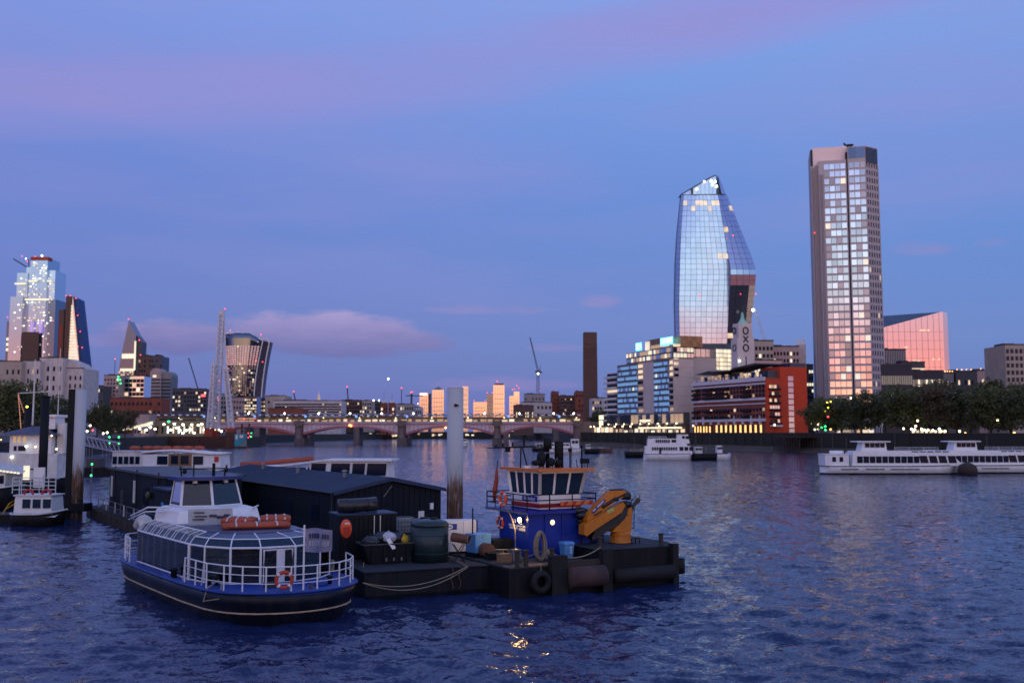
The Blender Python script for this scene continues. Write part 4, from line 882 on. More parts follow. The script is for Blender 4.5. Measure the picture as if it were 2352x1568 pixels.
# window fields
ZR0, ZR1 = 12.6, H1 - .6
for xa_, xc_, n in ((xb(1419.5), xb(1465.5), 12), (xb(1503), xb(1538), 9)):
    MB().box(xa_ - .3, xc_ + .3, -.25, .05, ZR0 - .3, ZR1 + .3).build('window_field', 'frame_grey', o)
    for j in range(9):
        for i in range(n):
            q_ = rr.random(); m = 'lit_blue' if q_ < .74 else ('lit_cream' if q_ < .77 else 'glass_city')
            za = ZR0 + (ZR1 - ZR0) * (j + .16) / 9
            piece('window', m, o, xa_ + (xc_ - xa_) * (i + .1) / n, xa_ + (xc_ - xa_) * (i + .88) / n, -.42, -.2, za, za + (ZR1 - ZR0) / 9 * .56)
for xa_, xc_ in ((xb(1467), xb(1477)), (xb(1539.5), xb(1547) - .4)):
    for j in range(9):
        za = ZR0 + (ZR1 - ZR0) * (j + .2) / 9
        piece('balcony_window', ('lit_warm' if j > 5 else 'win_dark') if rr.random() < .8 else 'lit_dim', o, xa_, xc_, -.3, .1, za, za + 1.9)
        piece('balcony', 'cream_clad', o, xa_ - .3, xc_ + .3, -1.1, .0, za - .9, za - .1)
for j in range(4): piece('end_window', 'lit_warm' if j > 1 else 'win_dark', o, L1 - .05, L1 + .2, .5, 3.4, ZR0 + 20 + j * 3.3, ZR0 + 21.6 + j * 3.3)
for x in range(1, 8): piece('clad_joint', 'render_pink', o, L1 - .02, L1 + .06, D1 * .25, D1, H1 * x / 8, H1 * x / 8 + .18)
# podium
xp0, xp1 = xb(1406), along(p0 - BN * 4, BT, 1569); 
MB().box(xp0, xp1, -4, -.1, 5.5, 12.2).build('podium', 'frame_grey', o)
for i in range(20): piece('podium_pane', rr.choice(('win_mid', 'win_mid', 'lit_dim', 'glass_dark', 'lit_dim')), o, xp0 + (xp1 - xp0) * (i + .08) / 20, xp0 + (xp1 - xp0) * (i + .92) / 20, -4.3, -3.9, 6.4, 11.4)
MB().box(xp0, xp1, -2.5, -.1, 0, 5.5).build('arcade', 'brick_brown', o)
for i in range(9): piece('arcade_column', 'cream_clad', o, xp0 + (xp1 - xp0) * i / 9, xp0 + (xp1 - xp0) * i / 9 + .9, -4, -3.2, 0, 5.5)
for i in range(14): piece('arcade_light', rr.choice(('lit_warm', 'lit_dim', 'lit_cream')), o, xp0 + (xp1 - xp0) * (i + .2) / 14, xp0 + (xp1 - xp0) * (i + .8) / 14, -2.8, -2.45, .6, rr.uniform(2.2, 3.8))
piece('entrance_strip', 'lit_hot', o, xb(1482), xp1 - 1, -5.0, -4.4, 3.3, 4.2); piece('entrance_glow', 'lit_cream', o, xb(1484), xb(1508), -4.6, -4.3, 7.2, 8.6)
for i in range(9): bulb('arcade_lamp', 'lamp_warm', o, (xp0 + (xp1 - xp0) * (i + .4) / 9, -4.9, 6.1), .42)

# balconied pale block beyond it and lit kiosk by the bridge
p1 = bank(1394, 15); o = thing('balconied_block', 'pale block with stacked curved balconies left of the blue windowed building', 'building', (p1.x, p1.y, QZ), BROT)
w = along(p1, BT, 1420); h = PZ(858, p1.y) - QZ
MB().box(0, w, 0, 14, 0, h).build('wall', 'stone_pale', o)
for j in range(9):
    z = 8 + (h - 8) * j / 9; piece('balcony', 'white_worn', o, -1.4, w + .6, -2.0, 5, z, z + 1.2); piece('window', 'lit_warm' if j in (5,) else 'win_dark', o, 1, w - .8, -.2, .1, z + 1.4, z + 2.9)
o = thing('kiosk', 'brightly lit yellow kiosk on the quay next to the bridge abutment', 'kiosk', (*bank(1352, 8), QZ), BROT)
w = along(bank(1352, 8), BT, 1408); MB().box(0, w, 0, 8, 0, 5).build('wall', 'render_beige', o); MB().box(-.5, w + .5, -1, 9, 5, 5.5).build('roof', 'grey_dark', o)
for i in range(6): piece('window', ('lit_hot', 'lit_warm')[i % 2], o, w * (i + .12) / 6, w * (i + .88) / 6, -.3, .1, .8, 4.2)
for a, c, z0_, z1_ in ((.45, .6, 5.6, 8.6), (.45, .62, 9.2, 12.0)): piece('bright_sign', 'lit_hot', o, w * a, w * c, -.4, 0, z0_, z1_)
MB().box(w * .5, w * .54, .1, .6, 5, 12).build('sign_post', 'grey_steel', o)

# ------------------------------------------------------------------ brick arcaded wharf with the lettered tower
emit('arcade_glow', (1.0, .50, .14), 2.2, .5, .8); mat('cornice', (.66, .62, .66), .6, scale=.4); mat('copper_green', (.30, .62, .50), .6)
p0 = bank(1592, 10); o = thing('brick_wharf', 'dark red brick wharf with white cornices and a row of glowing orange arches', 'building', (p0.x, p0.y, QZ), BROT)
L2 = xb(1757); pc = p0 + BT * L2; H2 = 27.6; DE = along(pc, BN, 1790)
MB().box(0, L2, 0, DE, 0, H2).build('wall', 'brick_red', o)
for z0_, z1_, pr in ((26.0, 27.9, 1.0), (24.4, 25.2, .5), (16.9, 18.0, .7), (14.9, 15.4, .4), (6.6, 7.9, .9)): piece('cornice', 'cornice', o, -.4, L2 + .4, -pr, .1, z0_, z1_)
for i in range(14): piece('finial', 'cornice', o, L2 * (i + .4) / 14, L2 * (i + .4) / 14 + .6, -.8, -.1, 27.9, 29.3)
for i in range(9): piece('bracket', 'cornice', o, L2 * (i + .35) / 9, L2 * (i + .35) / 9 + 1.5, -.8, .0, 5.2, 6.6); 
for i in range(9): piece('bracket_finial', 'cornice', o, L2 * (i + .35) / 9 + .5, L2 * (i + .35) / 9 + 1.0, -.9, -.4, 7.9, 9.4)
rr = random.Random(77); n = 24
for zr in (8.6, 11.6, 18.4, 20.6, 22.6):
    for i in range(n):
        a, c = L2 * (i + .2) / n, L2 * (i + .8) / n; q_ = rr.random()
        piece('window', 'lit_dim' if q_ < .06 else ('lit_warm' if q_ < .08 else 'win_dark'), o, a, c, -.12, .1, zr, zr + 1.5)
for a, c in ((.0, .09), (.19, .29), (.31, .53), (.72, .82)):
    for zr in (8.2, 11.2, 18.1, 20.4, 22.8): piece('balcony', 'black_steel', o, L2 * a, L2 * c, -1.3, -.1, zr, zr + 1.1)
xs_ = [.025, .07, .11, .16, .20, .25] + [.345 + .066 * i for i in range(10)]
for i, t in enumerate(xs_):
    piece('arcade_recess', 'black_steel', o, L2 * t - 1.0, L2 * t + 2.0, -.25, .05, .2, 5.0)
    piece('glowing_pier', 'arcade_glow', o, L2 * t, L2 * t + (1.15 if i > 5 else .8), -.6, -.2, .3, 4.9 if i > 5 else 4.4)
# roof restaurant with an upswept canopy
b = MB(); b.slab([(L2 * .05, 3, H2), (L2 * .98, 3, H2), (L2 * .98, 3, H2 + 3.6), (L2 * .05, 3, H2 + 2.6)], (0, 9, 0)); b.build('roof_restaurant', 'grey_dark', o)
b = MB(); b.slab([(0, 1, H2 + 4.6), (L2 * .22, 1, H2 + 6.0), (L2 * .25, 1, H2 + 5.0), (L2 * .5, 1, H2 + 4.6), (L2 * .55, 1, H2 + 6.2), (L2 * .86, 1, H2 + 7.6), (L2 * .92, 1, H2 + 6.8), (L2 * .55, 1, H2 + 5.4), (L2 * .3, 1, H2 + 4.0)], (0, 13, 0)); b.build('roof_canopy', 'roof_dark', o)
for i in range(18): piece('restaurant_pane', rr.choice(('lit_dim', 'win_dark', 'win_mid', 'lit_dim', 'lit_warm')), o, L2 * (.06 + .051 * i), L2 * (.06 + .051 * i) + 2.4, 2.6, 3.1, H2 + .8, H2 + 2.6 + rr.uniform(0, 1))
b = MB(); r2 = random.Random(3)
for i in range(300):
    c = Vector((r2.uniform(0, L2), r2.uniform(-.6, 1.6), H2 + .3 + r2.random() ** 2 * 2.2)); a_ = Vector((r2.uniform(-1, 1), r2.uniform(-1, 1), r2.uniform(-1, 1))) * .45; e_ = Vector((r2.uniform(-1, 1), r2.uniform(-1, 1), r2.uniform(-1, 1))) * .45
    b.add([c, c + a_, c + a_ + e_, c + e_], [(0, 1, 2, 3)])
mat('leaf_dark', (.065, .080, .028), .7, scale=.5, var=.5); b.build('terrace_planting', 'leaf_dark', o, kind='stuff')
# lettered tower
pt_ = bank(1699, 20); o = thing('lettered_tower', 'stone tower with the letters OXO down its face and a green lit finial', 'tower', (pt_.x, pt_.y, QZ), BROT)
wx = 5.2; wy = along(pt_, BN, 1731); ht = PZ(742, pt_.y) - QZ
mat('tower_stone', (.60, .55, .55), .75, scale=.2, var=.1)
MB().box(-wx, 0, 0, wy, 0, ht).build('shaft', 'tower_stone', o)
MB().box(-wx - .6, .02, -.9, wy * .15, 0, ht * .86).build('buttress', 'tower_stone', o); MB().box(-wx - .6, .05, wy * .86, wy + .9, 0, ht * .88).build('buttress', 'tower_stone', o)
for y in (758.5, 798):
    cz = PZ(y, pt_.y) - QZ; b = MB(); b.tube([(.15, wy / 2 + 1.55 * math.cos(t), cz + 1.75 * math.sin(t)) for t in np.linspace(0, 2 * math.pi, 20, endpoint=False)], .36, 6, closed=True); b.build('letter_o', 'win_dark', o)
cz = PZ(778, pt_.y) - QZ; b = MB()
for sg in (-1, 1): b.tube([(.15, wy / 2 - sg * 1.45, cz - 1.6), (.15, wy / 2 + sg * 1.45, cz + 1.6)], .34, 6)
b.build('letter_x', 'win_dark', o)
piece('slot_window', 'win_dark', o, -.02, .12, wy / 2 - .25, wy / 2 + .25, cz - 14, cz - 9)
for y in (758.5, 798):
    cz = PZ(y, pt_.y) - QZ; b = MB(); b.tube([(-wx / 2 + 1.4 * math.cos(t), -.95, cz + 1.6 * math.sin(t)) for t in np.linspace(0, 2 * math.pi, 16, endpoint=False)], .3, 6, closed=True); b.build('letter_o', 'win_dark', o)
b = MB(); b.smooth = False; b.lathe([(2.7, ht), (2.2, ht + .8), (1.3, ht + 2.2), (.9, ht + 3.2), (.75, ht + 4.4), (1.0, ht + 4.8), (.5, ht + 5.4), (.08, ht + 6.4)], -wx / 2, wy / 2, 8); b.build('finial', 'copper_green', o)
bulb('finial_lamp', 'lamp_white', o, (.8, -.2, ht * .66), .5)
# red end block
p2 = pc; o = thing('red_block', 'tall orange red brick block with a grey window strip at the end of the wharf', 'building', (p2.x, p2.y, QZ), BROT)
ya, yb_ = DE, along(pc, BN, 1852); hb = PZ(841, pc.y) - QZ
MB().box(.02, 1.2, -.02, DE - .05, 0, H2 - .9).build('end_wall', 'terracotta', o)
MB().box(-14, .6, ya, yb_, 0, hb).build('tower_wall', 'terracotta', o)
MB().box(-14, .3, ya + (yb_ - ya) * .4, yb_ - .1, hb, hb + 2.0).build('roof_plant', 'navy_panel', o)
ys_ = along(pc, BN, 1808); ye_ = along(pc, BN, 1820)
for j in range(10): piece('strip_window', 'glass_violet', o, .55, .8, ys_, ye_, hb * (.02 + .086 * j), hb * (.02 + .086 * j + .068))
yw0, yw1 = along(pc, BN, 1763), along(pc, BN, 1786)
for j in range(6):
    z = 5.0 + 3.3 * j
    for i in range(4): piece('window', rr.choice(('lit_warm', 'lit_dim', 'win_mid')) if j > 2 else rr.choice(('win_mid', 'win_dark', 'glass_pale')), o, 1.1, 1.4, yw0 + (yw1 - yw0) * (i + .1) / 4, yw0 + (yw1 - yw0) * (i + .9) / 4, z + 1.0, z + 2.5)
    piece('balcony', 'black_steel', o, 1.2, 2.4, yw0 - .3, yw1 + .3, z, z + .9)
piece('pale_canopy', 'white_worn', o, 1.2, 3, yw0, yw1 + .3, 4.0, 4.8)
# buildings seen over the wharf
for (nm, lb, a, c, yt, dd, m, pl, nx, ny) in (
    ('office_block', 'beige block with dark square windows right of the lettered tower', 1728, 1781, 783, 560, 'render_beige', .15, 6, 3),
    ('office_block', 'mauve stepped block above the red brick end block', 1780, 1840, 796, 570, 'render_pink', .12, 8, 3),
    ('glazed_link', 'lit glazed storey behind the roof of the brick wharf', 1728, 1800, 828, 530, 'glass_dark', .5, 10, 1)):
    o, w, h = block(nm, lb, a, c, yt, dd, m, depth=18, base=QZ); windows(o, w, h * .72, h * .96, nx, ny, rnd_lit(pl, .8, ('lit_cream',), seed=nx), .6, .5)
o = thing('flue_stack', 'pale cluster of roof flues rising beside the red brick end block', 'chimney', (PX(1838, 575), 575, QZ)); w = PX(1856, 575) - PX(1838, 575)
MB().box(0, w, 0, 5, 0, PZ(791, 575) - QZ).build('stack', 'stone_pale', o)
for i in range(4): MB().tube([(w * (i + .5) / 4, 2, PZ(791, 575) - QZ), (w * (i + .5) / 4, 2, PZ(778, 575) - QZ)], .45, 8).build('flue', 'white_paint', o)

# quay lamps, lamps under the trees
ql = thing('quay_lamp', 'x', 'street lamp', (0, 0, 0), group='quay lamps'); MB().lathe([(.22, 0), (.1, .6), (.07, 4.2), (.2, 4.3)], 0, 0, 6).build('post', 'black_steel', ql); bulb('globe', 'lamp_warm', ql, (0, 0, 4.7), .45)
names = ('beside the bridge abutment', 'left of the lit kiosk', 'right of the lit kiosk', 'below the left end of the blue windows', 'below the second bay of the blue windows', 'below the middle of the quay building', 'below the entrance strip of the quay building', 'at the corner of the brick wharf', 'at the foot of the red end block', 'at the first tree right of the red block', 'between the first and second quay trees')
for i, x in enumerate((1356, 1364, 1378, 1411, 1429, 1447, 1513, 1591, 1777, 1862, 1877)):
    oo = ql if i == 0 else copy_tree(ql); q_ = bank(x, 3.0); oo.location = (q_.x, q_.y, QZ); oo['label'] = 'warm globe lamp on the quay ' + names[i]
rr = random.Random(6)
tl = [(1868, 986, 'lamp_warm'), (1876, 986, 'lamp_warm'), (1905, 986, 'lamp_amber'), (1874, 999, 'lamp_white'), (1920, 999, 'lamp_white'), (1951, 999, 'lamp_white'), (1966, 999, 'lamp_white'), (2026, 999, 'lamp_amber'), (2085, 1001, 'lamp_white'), (2072, 984, 'lamp_warm'), (2105, 966, 'lamp_warm'), (2100, 978, 'lamp_warm'), (2090, 985, 'lamp_white'), (2098, 986, 'lamp_white'), (2113, 985, 'lamp_white'), (2120, 987, 'lamp_warm'), (2128, 987, 'lamp_warm'), (2139, 988, 'lamp_white'), (2154, 985, 'lamp_white'), (2158, 990, 'lamp_warm'), (2167, 990, 'lamp_warm'), (2200, 990, 'lamp_warm'), (2213, 995, 'lamp_amber'), (2288, 964, 'lamp_warm'), (2325, 994, 'lamp_amber'), (1894, 945, 'lamp_yellow'), (1907, 922, 'lamp_yellow'), (1899, 924, 'lamp_yellow'), (1901, 936, 'lamp_yellow'), (1953, 914, 'lamp_white'), (1900, 957, 'lamp_red'), (1885, 981, 'lamp_green'), (1893, 987, 'lamp_green'), (1893, 979, 'lamp_green')]
cnt = {}
for i, (x, y, m) in enumerate(sorted(tl)):
    cnt[m] = cnt.get(m, -1) + 1
    q_ = bank(x, 4.5 if y < 960 else 3.2); z = PZ(y, q_.y) - QZ
    oo = thing('garden_lamp', ORD[cnt[m]] + {'lamp_yellow': ' yellow fairy light in the first quay tree', 'lamp_green': ' green lamp low under the first quay tree', 'lamp_red': ' red fairy light in the first quay tree', 'lamp_amber': ' amber lamp under the quay trees', 'lamp_white': ' white lamp under the quay trees', 'lamp_warm': ' warm lamp under the quay trees'}[m] + ', counted from the red block', 'lamp', (q_.x, q_.y, QZ), group='lamps under the quay trees')
    MB().tube([(0, 0, 0), (0, 0, max(z, .4))], .05, 4).build('post', 'black_steel', oo); bulb('globe', m, oo, (0, 0, max(z, .4)), .42 if m != 'lamp_yellow' else .33)
piece_ = thing('food_stall', 'brightly lit market stall with a dark awning under the quay trees', 'stall', (*bank(2088, 9), QZ), BROT)
w = along(bank(2088, 9), BT, 2170); MB().box(0, w, 0, 3, 0, .9).build('counter', 'brick_brown', piece_); MB().slab([(0, -1, 2.8), (0, 3.5, 2.8), (0, 1.2, 3.9)], (w, 0, 0)).build('awning', 'navy_panel', piece_)
for i in range(8): piece('lit_front', ('lit_hot', 'lit_warm', 'lit_cream')[i % 3], piece_, w * (i + .2) / 8, w * (i + .8) / 8, .2, .4, 1.2, 2.2)

# ------------------------------------------------------------------ trees
mat('bark', (.07, .055, .045), .9, scale=1.5, bump=.5); mat('leaf_olive', (.085, .100, .030), .65, scale=.35, var=.55); mat('leaf_brown', (.095, .075, .034), .7, scale=.35, var=.5)
def tree_parts(h, w, seed, n=3200, ls=.62):
    r = np.random.default_rng(seed); rr = random.Random(seed); b = MB(); z1 = h * .30
    b.tube([(0, 0, -.3), (.1, 0, z1 * .5), (-.1, .1, z1)], [.55, .42, .36], 8); tips = []
    for i in range(7):
        a = 2 * math.pi * i / 7 + rr.uniform(-.3, .3); rd = w * rr.uniform(.22, .4); z = h * rr.uniform(.5, .86)
        m_ = Vector((math.cos(a) * rd * .45, math.sin(a) * rd * .45, z1 + (z - z1) * .5)); e = Vector((math.cos(a) * rd, math.sin(a) * rd, z))
        b.tube([(-.1, .1, z1 - .2), m_, e], [.28, .17, .05], 6); tips += [m_, e]
        e2 = e + Vector((rr.uniform(-2, 2), rr.uniform(-2, 2), rr.uniform(.5, 2))); b.tube([m_, e2], [.13, .03], 5); tips.append(e2)
    trunk = b.mesh('trunk', 'bark')
    cl = []                                             # leaf clumps through an uneven crown
    for t in tips + [Vector((0, 0, h * .8)), Vector((0, 0, h * .62))]:
        for _ in range(2): cl.append((t + Vector((rr.gauss(0, w * .07), rr.gauss(0, w * .07), rr.gauss(0, h * .04))), w * rr.uniform(.09, .17)))
    for i in range(26):
        a = rr.uniform(0, 6.28); rd = w * .5 * rr.uniform(.45, .98); z = h * rr.uniform(.17, .74); cl.append((Vector((math.cos(a) * rd, math.sin(a) * rd, z)), w * rr.uniform(.09, .16)))
    V = []; Q = []
    per = n // len(cl)
    for c, rad_ in cl:
        u = r.normal(size=(per, 3)); u /= np.linalg.norm(u, axis=1)[:, None]; p = np.array(c) + u * (rad_ * r.random((per, 1)) ** .45) * np.array([1.15, 1.15, .8])
        a = r.normal(size=(per, 3)); a /= np.linalg.norm(a, axis=1)[:, None]; e = np.cross(a, r.normal(size=(per, 3))); e /= np.linalg.norm(e, axis=1)[:, None]
        s_ = ls * r.uniform(.6, 1.25, (per, 1)); o_ = len(V) * 1
        quad = np.stack([p - a * s_ * .5, p + e * s_ * .32, p + a * s_ * .5, p - e * s_ * .32], 1).reshape(-1, 3); V.append(quad)
    V = np.concatenate(V); me = bpy.data.meshes.new('crown'); nq = len(V) // 4
    me.vertices.add(len(V)); me.vertices.foreach_set('co', V.reshape(-1)); me.loops.add(nq * 4); me.loops.foreach_set('vertex_index', np.arange(nq * 4)); me.polygons.add(nq)
    me.polygons.foreach_set('loop_start', np.arange(0, nq * 4, 4)); me.polygons.foreach_set('loop_total', np.full(nq, 4)); me.update(calc_edges=True)
    return trunk, me
TV = [tree_parts(18.5, 20, s, 9000, .85) for s in (1, 2, 3)]
def plant(lb, x, y, z, h, var, m, rot, w=1.0, group='plane trees along the quay'):
    tr, cr = TV[var]; o = thing('plane_tree', lb, 'tree', (x, y, z), rot, group); s_ = h / 18.5; o.scale = (s_ * w, s_ * w, s_)
    put('trunk', tr, o); key = cr.name + m
    if key not in CR: c2 = cr.copy(); c2.materials.append(MATS[m]); CR[key] = c2
    put('crown', CR[key], o); return o
CR = {}
where = [(1884, 6, 17.5, 'leaf_olive', 'olive green quay tree hung with fairy lights beside the red block'), (1930, 16, 18.5, 'leaf_olive', 'quay tree in front of the foot of the finned tower'), (1975, 8, 18.0, 'leaf_dark', 'dark quay tree below the right side of the finned tower'), (2030, 12, 19.0, 'leaf_dark', 'dark quay tree in front of the lit glass office'), (2085, 8, 19.5, 'leaf_olive', 'quay tree above the left end of the market stalls'), (2128, 18, 21.5, 'leaf_brown', 'brownish quay tree above the middle of the market stalls'), (2172, 9, 20.5, 'leaf_brown', 'brown tinged quay tree at the right end of the market stalls'), (2225, 14, 20.5, 'leaf_dark', 'dark quay tree below the low dark roof block'), (2272, 7, 18.0, 'leaf_olive', 'olive quay tree lit by a lamp near the right edge'), (2318, 15, 19.0, 'leaf_olive', 'olive quay tree below the beige gridded tower'), (2362, 8, 18, 'leaf_dark', 'dark quay tree cut by the right edge of the picture')]
for i, (x, n_, h, m, lb) in enumerate(where):
    q_ = bank(x, n_); plant(lb, q_.x, q_.y, QZ, h * (1.0, .93, 1.06, .96, 1.08, 1.02, .95)[i % 7], i % 3, m, i * 1.7, (1.0, 1.12, .95, 1.1)[i % 4])
for i, (x, d_, yt, m, lb, w) in enumerate(((-15, 250, 868, 'leaf_olive', 'big olive tree behind the moored ship at the left edge', .95), (48, 262, 872, 'leaf_olive', 'broad olive tree behind the masts of the moored ship', .8), (120, 300, 905, 'leaf_dark', 'dark tree between the ship and the left mooring pile', .9), (222, 400, 921, 'leaf_dark', 'dark tree just right of the left mooring pile', .75), (255, 420, 938, 'leaf_dark', 'small dark tree behind the gangway lamps', .75), (287, 455, 938, 'leaf_brown', 'round dark purple brown tree left of the landing canopy', .68), (1374, 700, 935, 'leaf_olive', 'tree below the chimney beside the lit kiosk', .75))):
    z = 6.0 if x < 1000 else QZ; plant(lb, PX(x, d_), d_, z, PZ(yt, d_) - z, i % 3, m, i * 2.1, w, 'trees on the left shore' if x < 1000 else 'plane trees along the quay')

# timber jetty on the foreshore
mat('timber_dark', (.045, .036, .030), .9, scale=1.2, bump=.5)
pj = bank(1772, -9); o = thing('timber_jetty', 'dark timber jetty on piles in front of the red end block', 'jetty', (pj.x, pj.y, 0), BROT); wj = along(pj, BT, 1836)
MB().box(0, wj, 0, 8, 6.2, 6.7).build('deck', 'timber_dark', o)
for i in range(11):
    for yy in (.3, 7.5): MB().tube([(wj * (i + .3) / 11, yy, -1), (wj * (i + .3) / 11, yy, 8.0 + .6 * math.sin(i * 3))], .28, 6).build('pile', 'timber_dark', o)
b = MB()
for i in range(5): b.tube([(wj * i / 5, .3, 1.5), (wj * (i + 1) / 5, .3, 5.6)], .15, 5)
b.build('brace', 'timber_dark', o)
# ------------------------------------------------------------------ boats out on the river
mat('hull_white', (.74, .74, .74), .35, scale=.8, var=.08, streaks=.3, dirt=(.42, .36, .28)); mat('hull_cream', (.58, .53, .47), .45, scale=.6, streaks=.5, dirt=(.30, .22, .16)); mat('hull_black', (.008, .009, .012), .55, spec=.2, scale=1.0, streaks=.3, dirt=(.05, .03, .02))
mat('hull_green', (.02, .07, .06), .4); mat('hull_blue', (.02, .05, .28), .4); mat('deck_grey', (.038, .042, .052), .8, scale=2, spec=.2, var=.35); mat('timber', (.24, .14, .07), .7, scale=2)
mat('orange_gear', (.40, .075, .03), .6, scale=2, var=.25); mat('rust', (.16, .075, .05), .85, scale=1.2, var=.4, bump=.4)
def hull_rings(L_, B, zk, zd, bow=.22, stern=.06, sheer=.25, flare=.86, n=18):
    prof = []
    for i in range(n + 1):
        t = i / n; x = L_ * t
        hb = B / 2 * min(1, (t / stern) ** .5 if t < stern else 1) * (1 if t < 1 - bow else max(.015, 1 - ((t - (1 - bow)) / bow) ** 2.1))
        zt = zd + sheer * max(0, (t - .5) * 2) ** 2; prof.append((x, hb, zt))
    return prof
def hull(o, L_, B, zd, m, bow=.22, sheer=.25, stripe=None, name='hull', stern=.06, rake=.05):
    pr = hull_rings(L_, B, 0, zd, bow, stern, sheer); rings = []
    for x, hb, zt in pr:
        s_ = 1 - rake * (x / L_) ** 6
        rings.append([(x, -hb, zt), (x * s_, -hb * .94, zt * .45), (x * s_ * .99, -hb * .8, -.5), (x * s_ * .99, hb * .8, -.5), (x * s_, hb * .94, zt * .45), (x, hb, zt)])
    b = MB(); b.smooth = True; b.loft(rings, cap=True, ringclosed=True); h = b.build(name, m, o)
    if stripe:
        b = MB()
        for sg in (-1, 1): b.tube([(x, sg * (hb + .02), zt - .06) for x, hb, zt in pr], .09, 6)
        b.build('rubbing_strake', stripe, o)
    return pr
def box_house(o, nm, m, x0, x1, y0, y1, z0, z1, slope0=0.0, slope1=0.0, taper=.0, roof=None, lip=.15):
    ty = (y1 - y0) * taper / 2
    b = MB(); b.loft([[(x0, y0, z0), (x1, y0, z0), (x1, y1, z0), (x0, y1, z0)], [(x0 + slope0, y0 + ty, z1), (x1 - slope1, y0 + ty, z1), (x1 - slope1, y1 - ty, z1), (x0 + slope0, y1 - ty, z1)]]); h = b.build(nm, m, o)
    if roof: MB().box(x0 + slope0 - lip, x1 - slope1 + lip, y0 + ty - lip, y1 - ty + lip, z1 + .003, z1 + .12).build(nm + '_roof', roof, o)
    return h
def win_row(o, x0, x1, n, y, z0, z1, m='win_dark', gap=.16, name='window', th=.06):
    for i in range(n): piece(name, m, o, x0 + (x1 - x0) * (i + gap / 2) / n, x0 + (x1 - x0) * (i + 1 - gap / 2) / n, y - th, y + th * .5, z0, z1)
def rail(o, pts, z0, h, m='white_paint', r=.025, name='rail', bars=2, posts=True):
    b = MB()
    for k in range(bars + 1): b.tube([(p[0], p[1], (p[2] if len(p) > 2 else z0) + h * (k + 1) / (bars + 1)) for p in pts], r, 5)
    if posts:
        for p in pts: zz = p[2] if len(p) > 2 else z0; b.tube([(p[0], p[1], zz), (p[0], p[1], zz + h)], r * 1.25, 5)
    return b.build(name, m, o)
# two long white cruisers
def cruiser(lb, xs, xb_, yw, seed):
    g = G(xs, yw, 0); o = thing('river_cruiser', lb, 'boat', (g.x, g.y, 0), 0.02 * seed); L_ = PX(xb_, g.y) - g.x; k = L_ / 30.0
    hull(o, L_, 5.6, 1.75, 'hull_white', .2, .35, 'hull_green')
    b = MB(); b.tube([(x * .985 + .05, -hb * .93, .12) for x, hb, zt in hull_rings(L_, 5.6, 0, 1.75, .2)], .16, 6); b.build('boot_top', 'hull_black', o)
    for a, c in ((.12, .24), (.29, .42), (.46, .66)): piece('hull_stripe', 'hull_green', o, L_ * a, L_ * c, -2.78, -2.72, .95, 1.15)
    box_house(o, 'aft_cabin', 'white_paint', .5 * k, 5.4 * k, -2.3, 2.3, 1.75, 4.1, roof='white_paint')
    win_row(o, 1.6 * k, 4.6 * k, 2, -2.3, 2.6, 3.6, gap=.5)
    box_house(o, 'saloon', 'white_paint', 6.0 * k, 29.0 * k, -2.5, 2.5, 1.75, 4.55, .3, 2.6, .06)
    MB().box(6.6 * k, 25.6 * k, -2.2, 2.2, 4.56, 4.85).build('saloon_roof', 'white_paint', o)
    win_row(o, 7.0 * k, 20.0 * k, 10, -2.47, 2.35, 3.75, gap=.14)
    for i in range(4):
        a = 20.1 * k + 1.95 * k * i; b = MB(); b.slab([(a + .1, -2.52, 2.35), (a + 1.75 * k, -2.52, 2.35), (a + 1.4 * k, -2.46, 3.85), (a - .15, -2.46, 3.85)], (0, .08, 0)); b.build('raked_window', 'win_dark', o)
    for i in range(5): piece('skylight', 'win_dark', o, (18.5 + 1.6 * i) * k, (19.8 + 1.6 * i) * k, -2.25, -2.15, 4.6, 4.8)
    box_house(o, 'wheelhouse', 'white_paint', 8.2 * k, 13.6 * k, -1.7, 1.7, 4.86, 6.7, .5, .2, .1)
    MB().box(7.2 * k, 14.3 * k, -2.0, 2.0, 6.71, 6.92).build('wheelhouse_roof', 'white_paint', o)
    win_row(o, 9.0 * k, 13.2 * k, 4, -1.66, 5.6, 6.5, gap=.14)
    b = MB(); b.smooth = True; b.tube([(2.2 * k, 0, 4.5), (5.0 * k, 0, 4.5)], .42, 10); b.build('life_raft', 'white_paint', o)
    rail(o, [(x * k, -2.2) for x in (15, 18, 21, 24)], 4.85, .8, r=.03)
    return o
cruiser('long white river cruiser moored in front of its twin at right', 1883, 2209, 1087.5, 0)
cruiser('white river cruiser cut by the right edge, moored behind its twin', 2098, 2408, 1085.5, 1)
o = thing('mooring_buoy', 'dark brown mooring buoy between the two white cruisers', 'buoy', (*G(2223, 1089, 0).xy, 0)); b = MB(); b.smooth = True; b.lathe([(.4, -.4), (1.8, 0), (2.0, .9), (1.6, 1.9), (.7, 2.4), (.1, 2.6)], 0, 0, 14); b.build('float', 'timber_dark', o); MB().tube([(0, 0, 1.9), (0, 0, 2.5)], .12, 6).build('ring_post', 'rust', o)
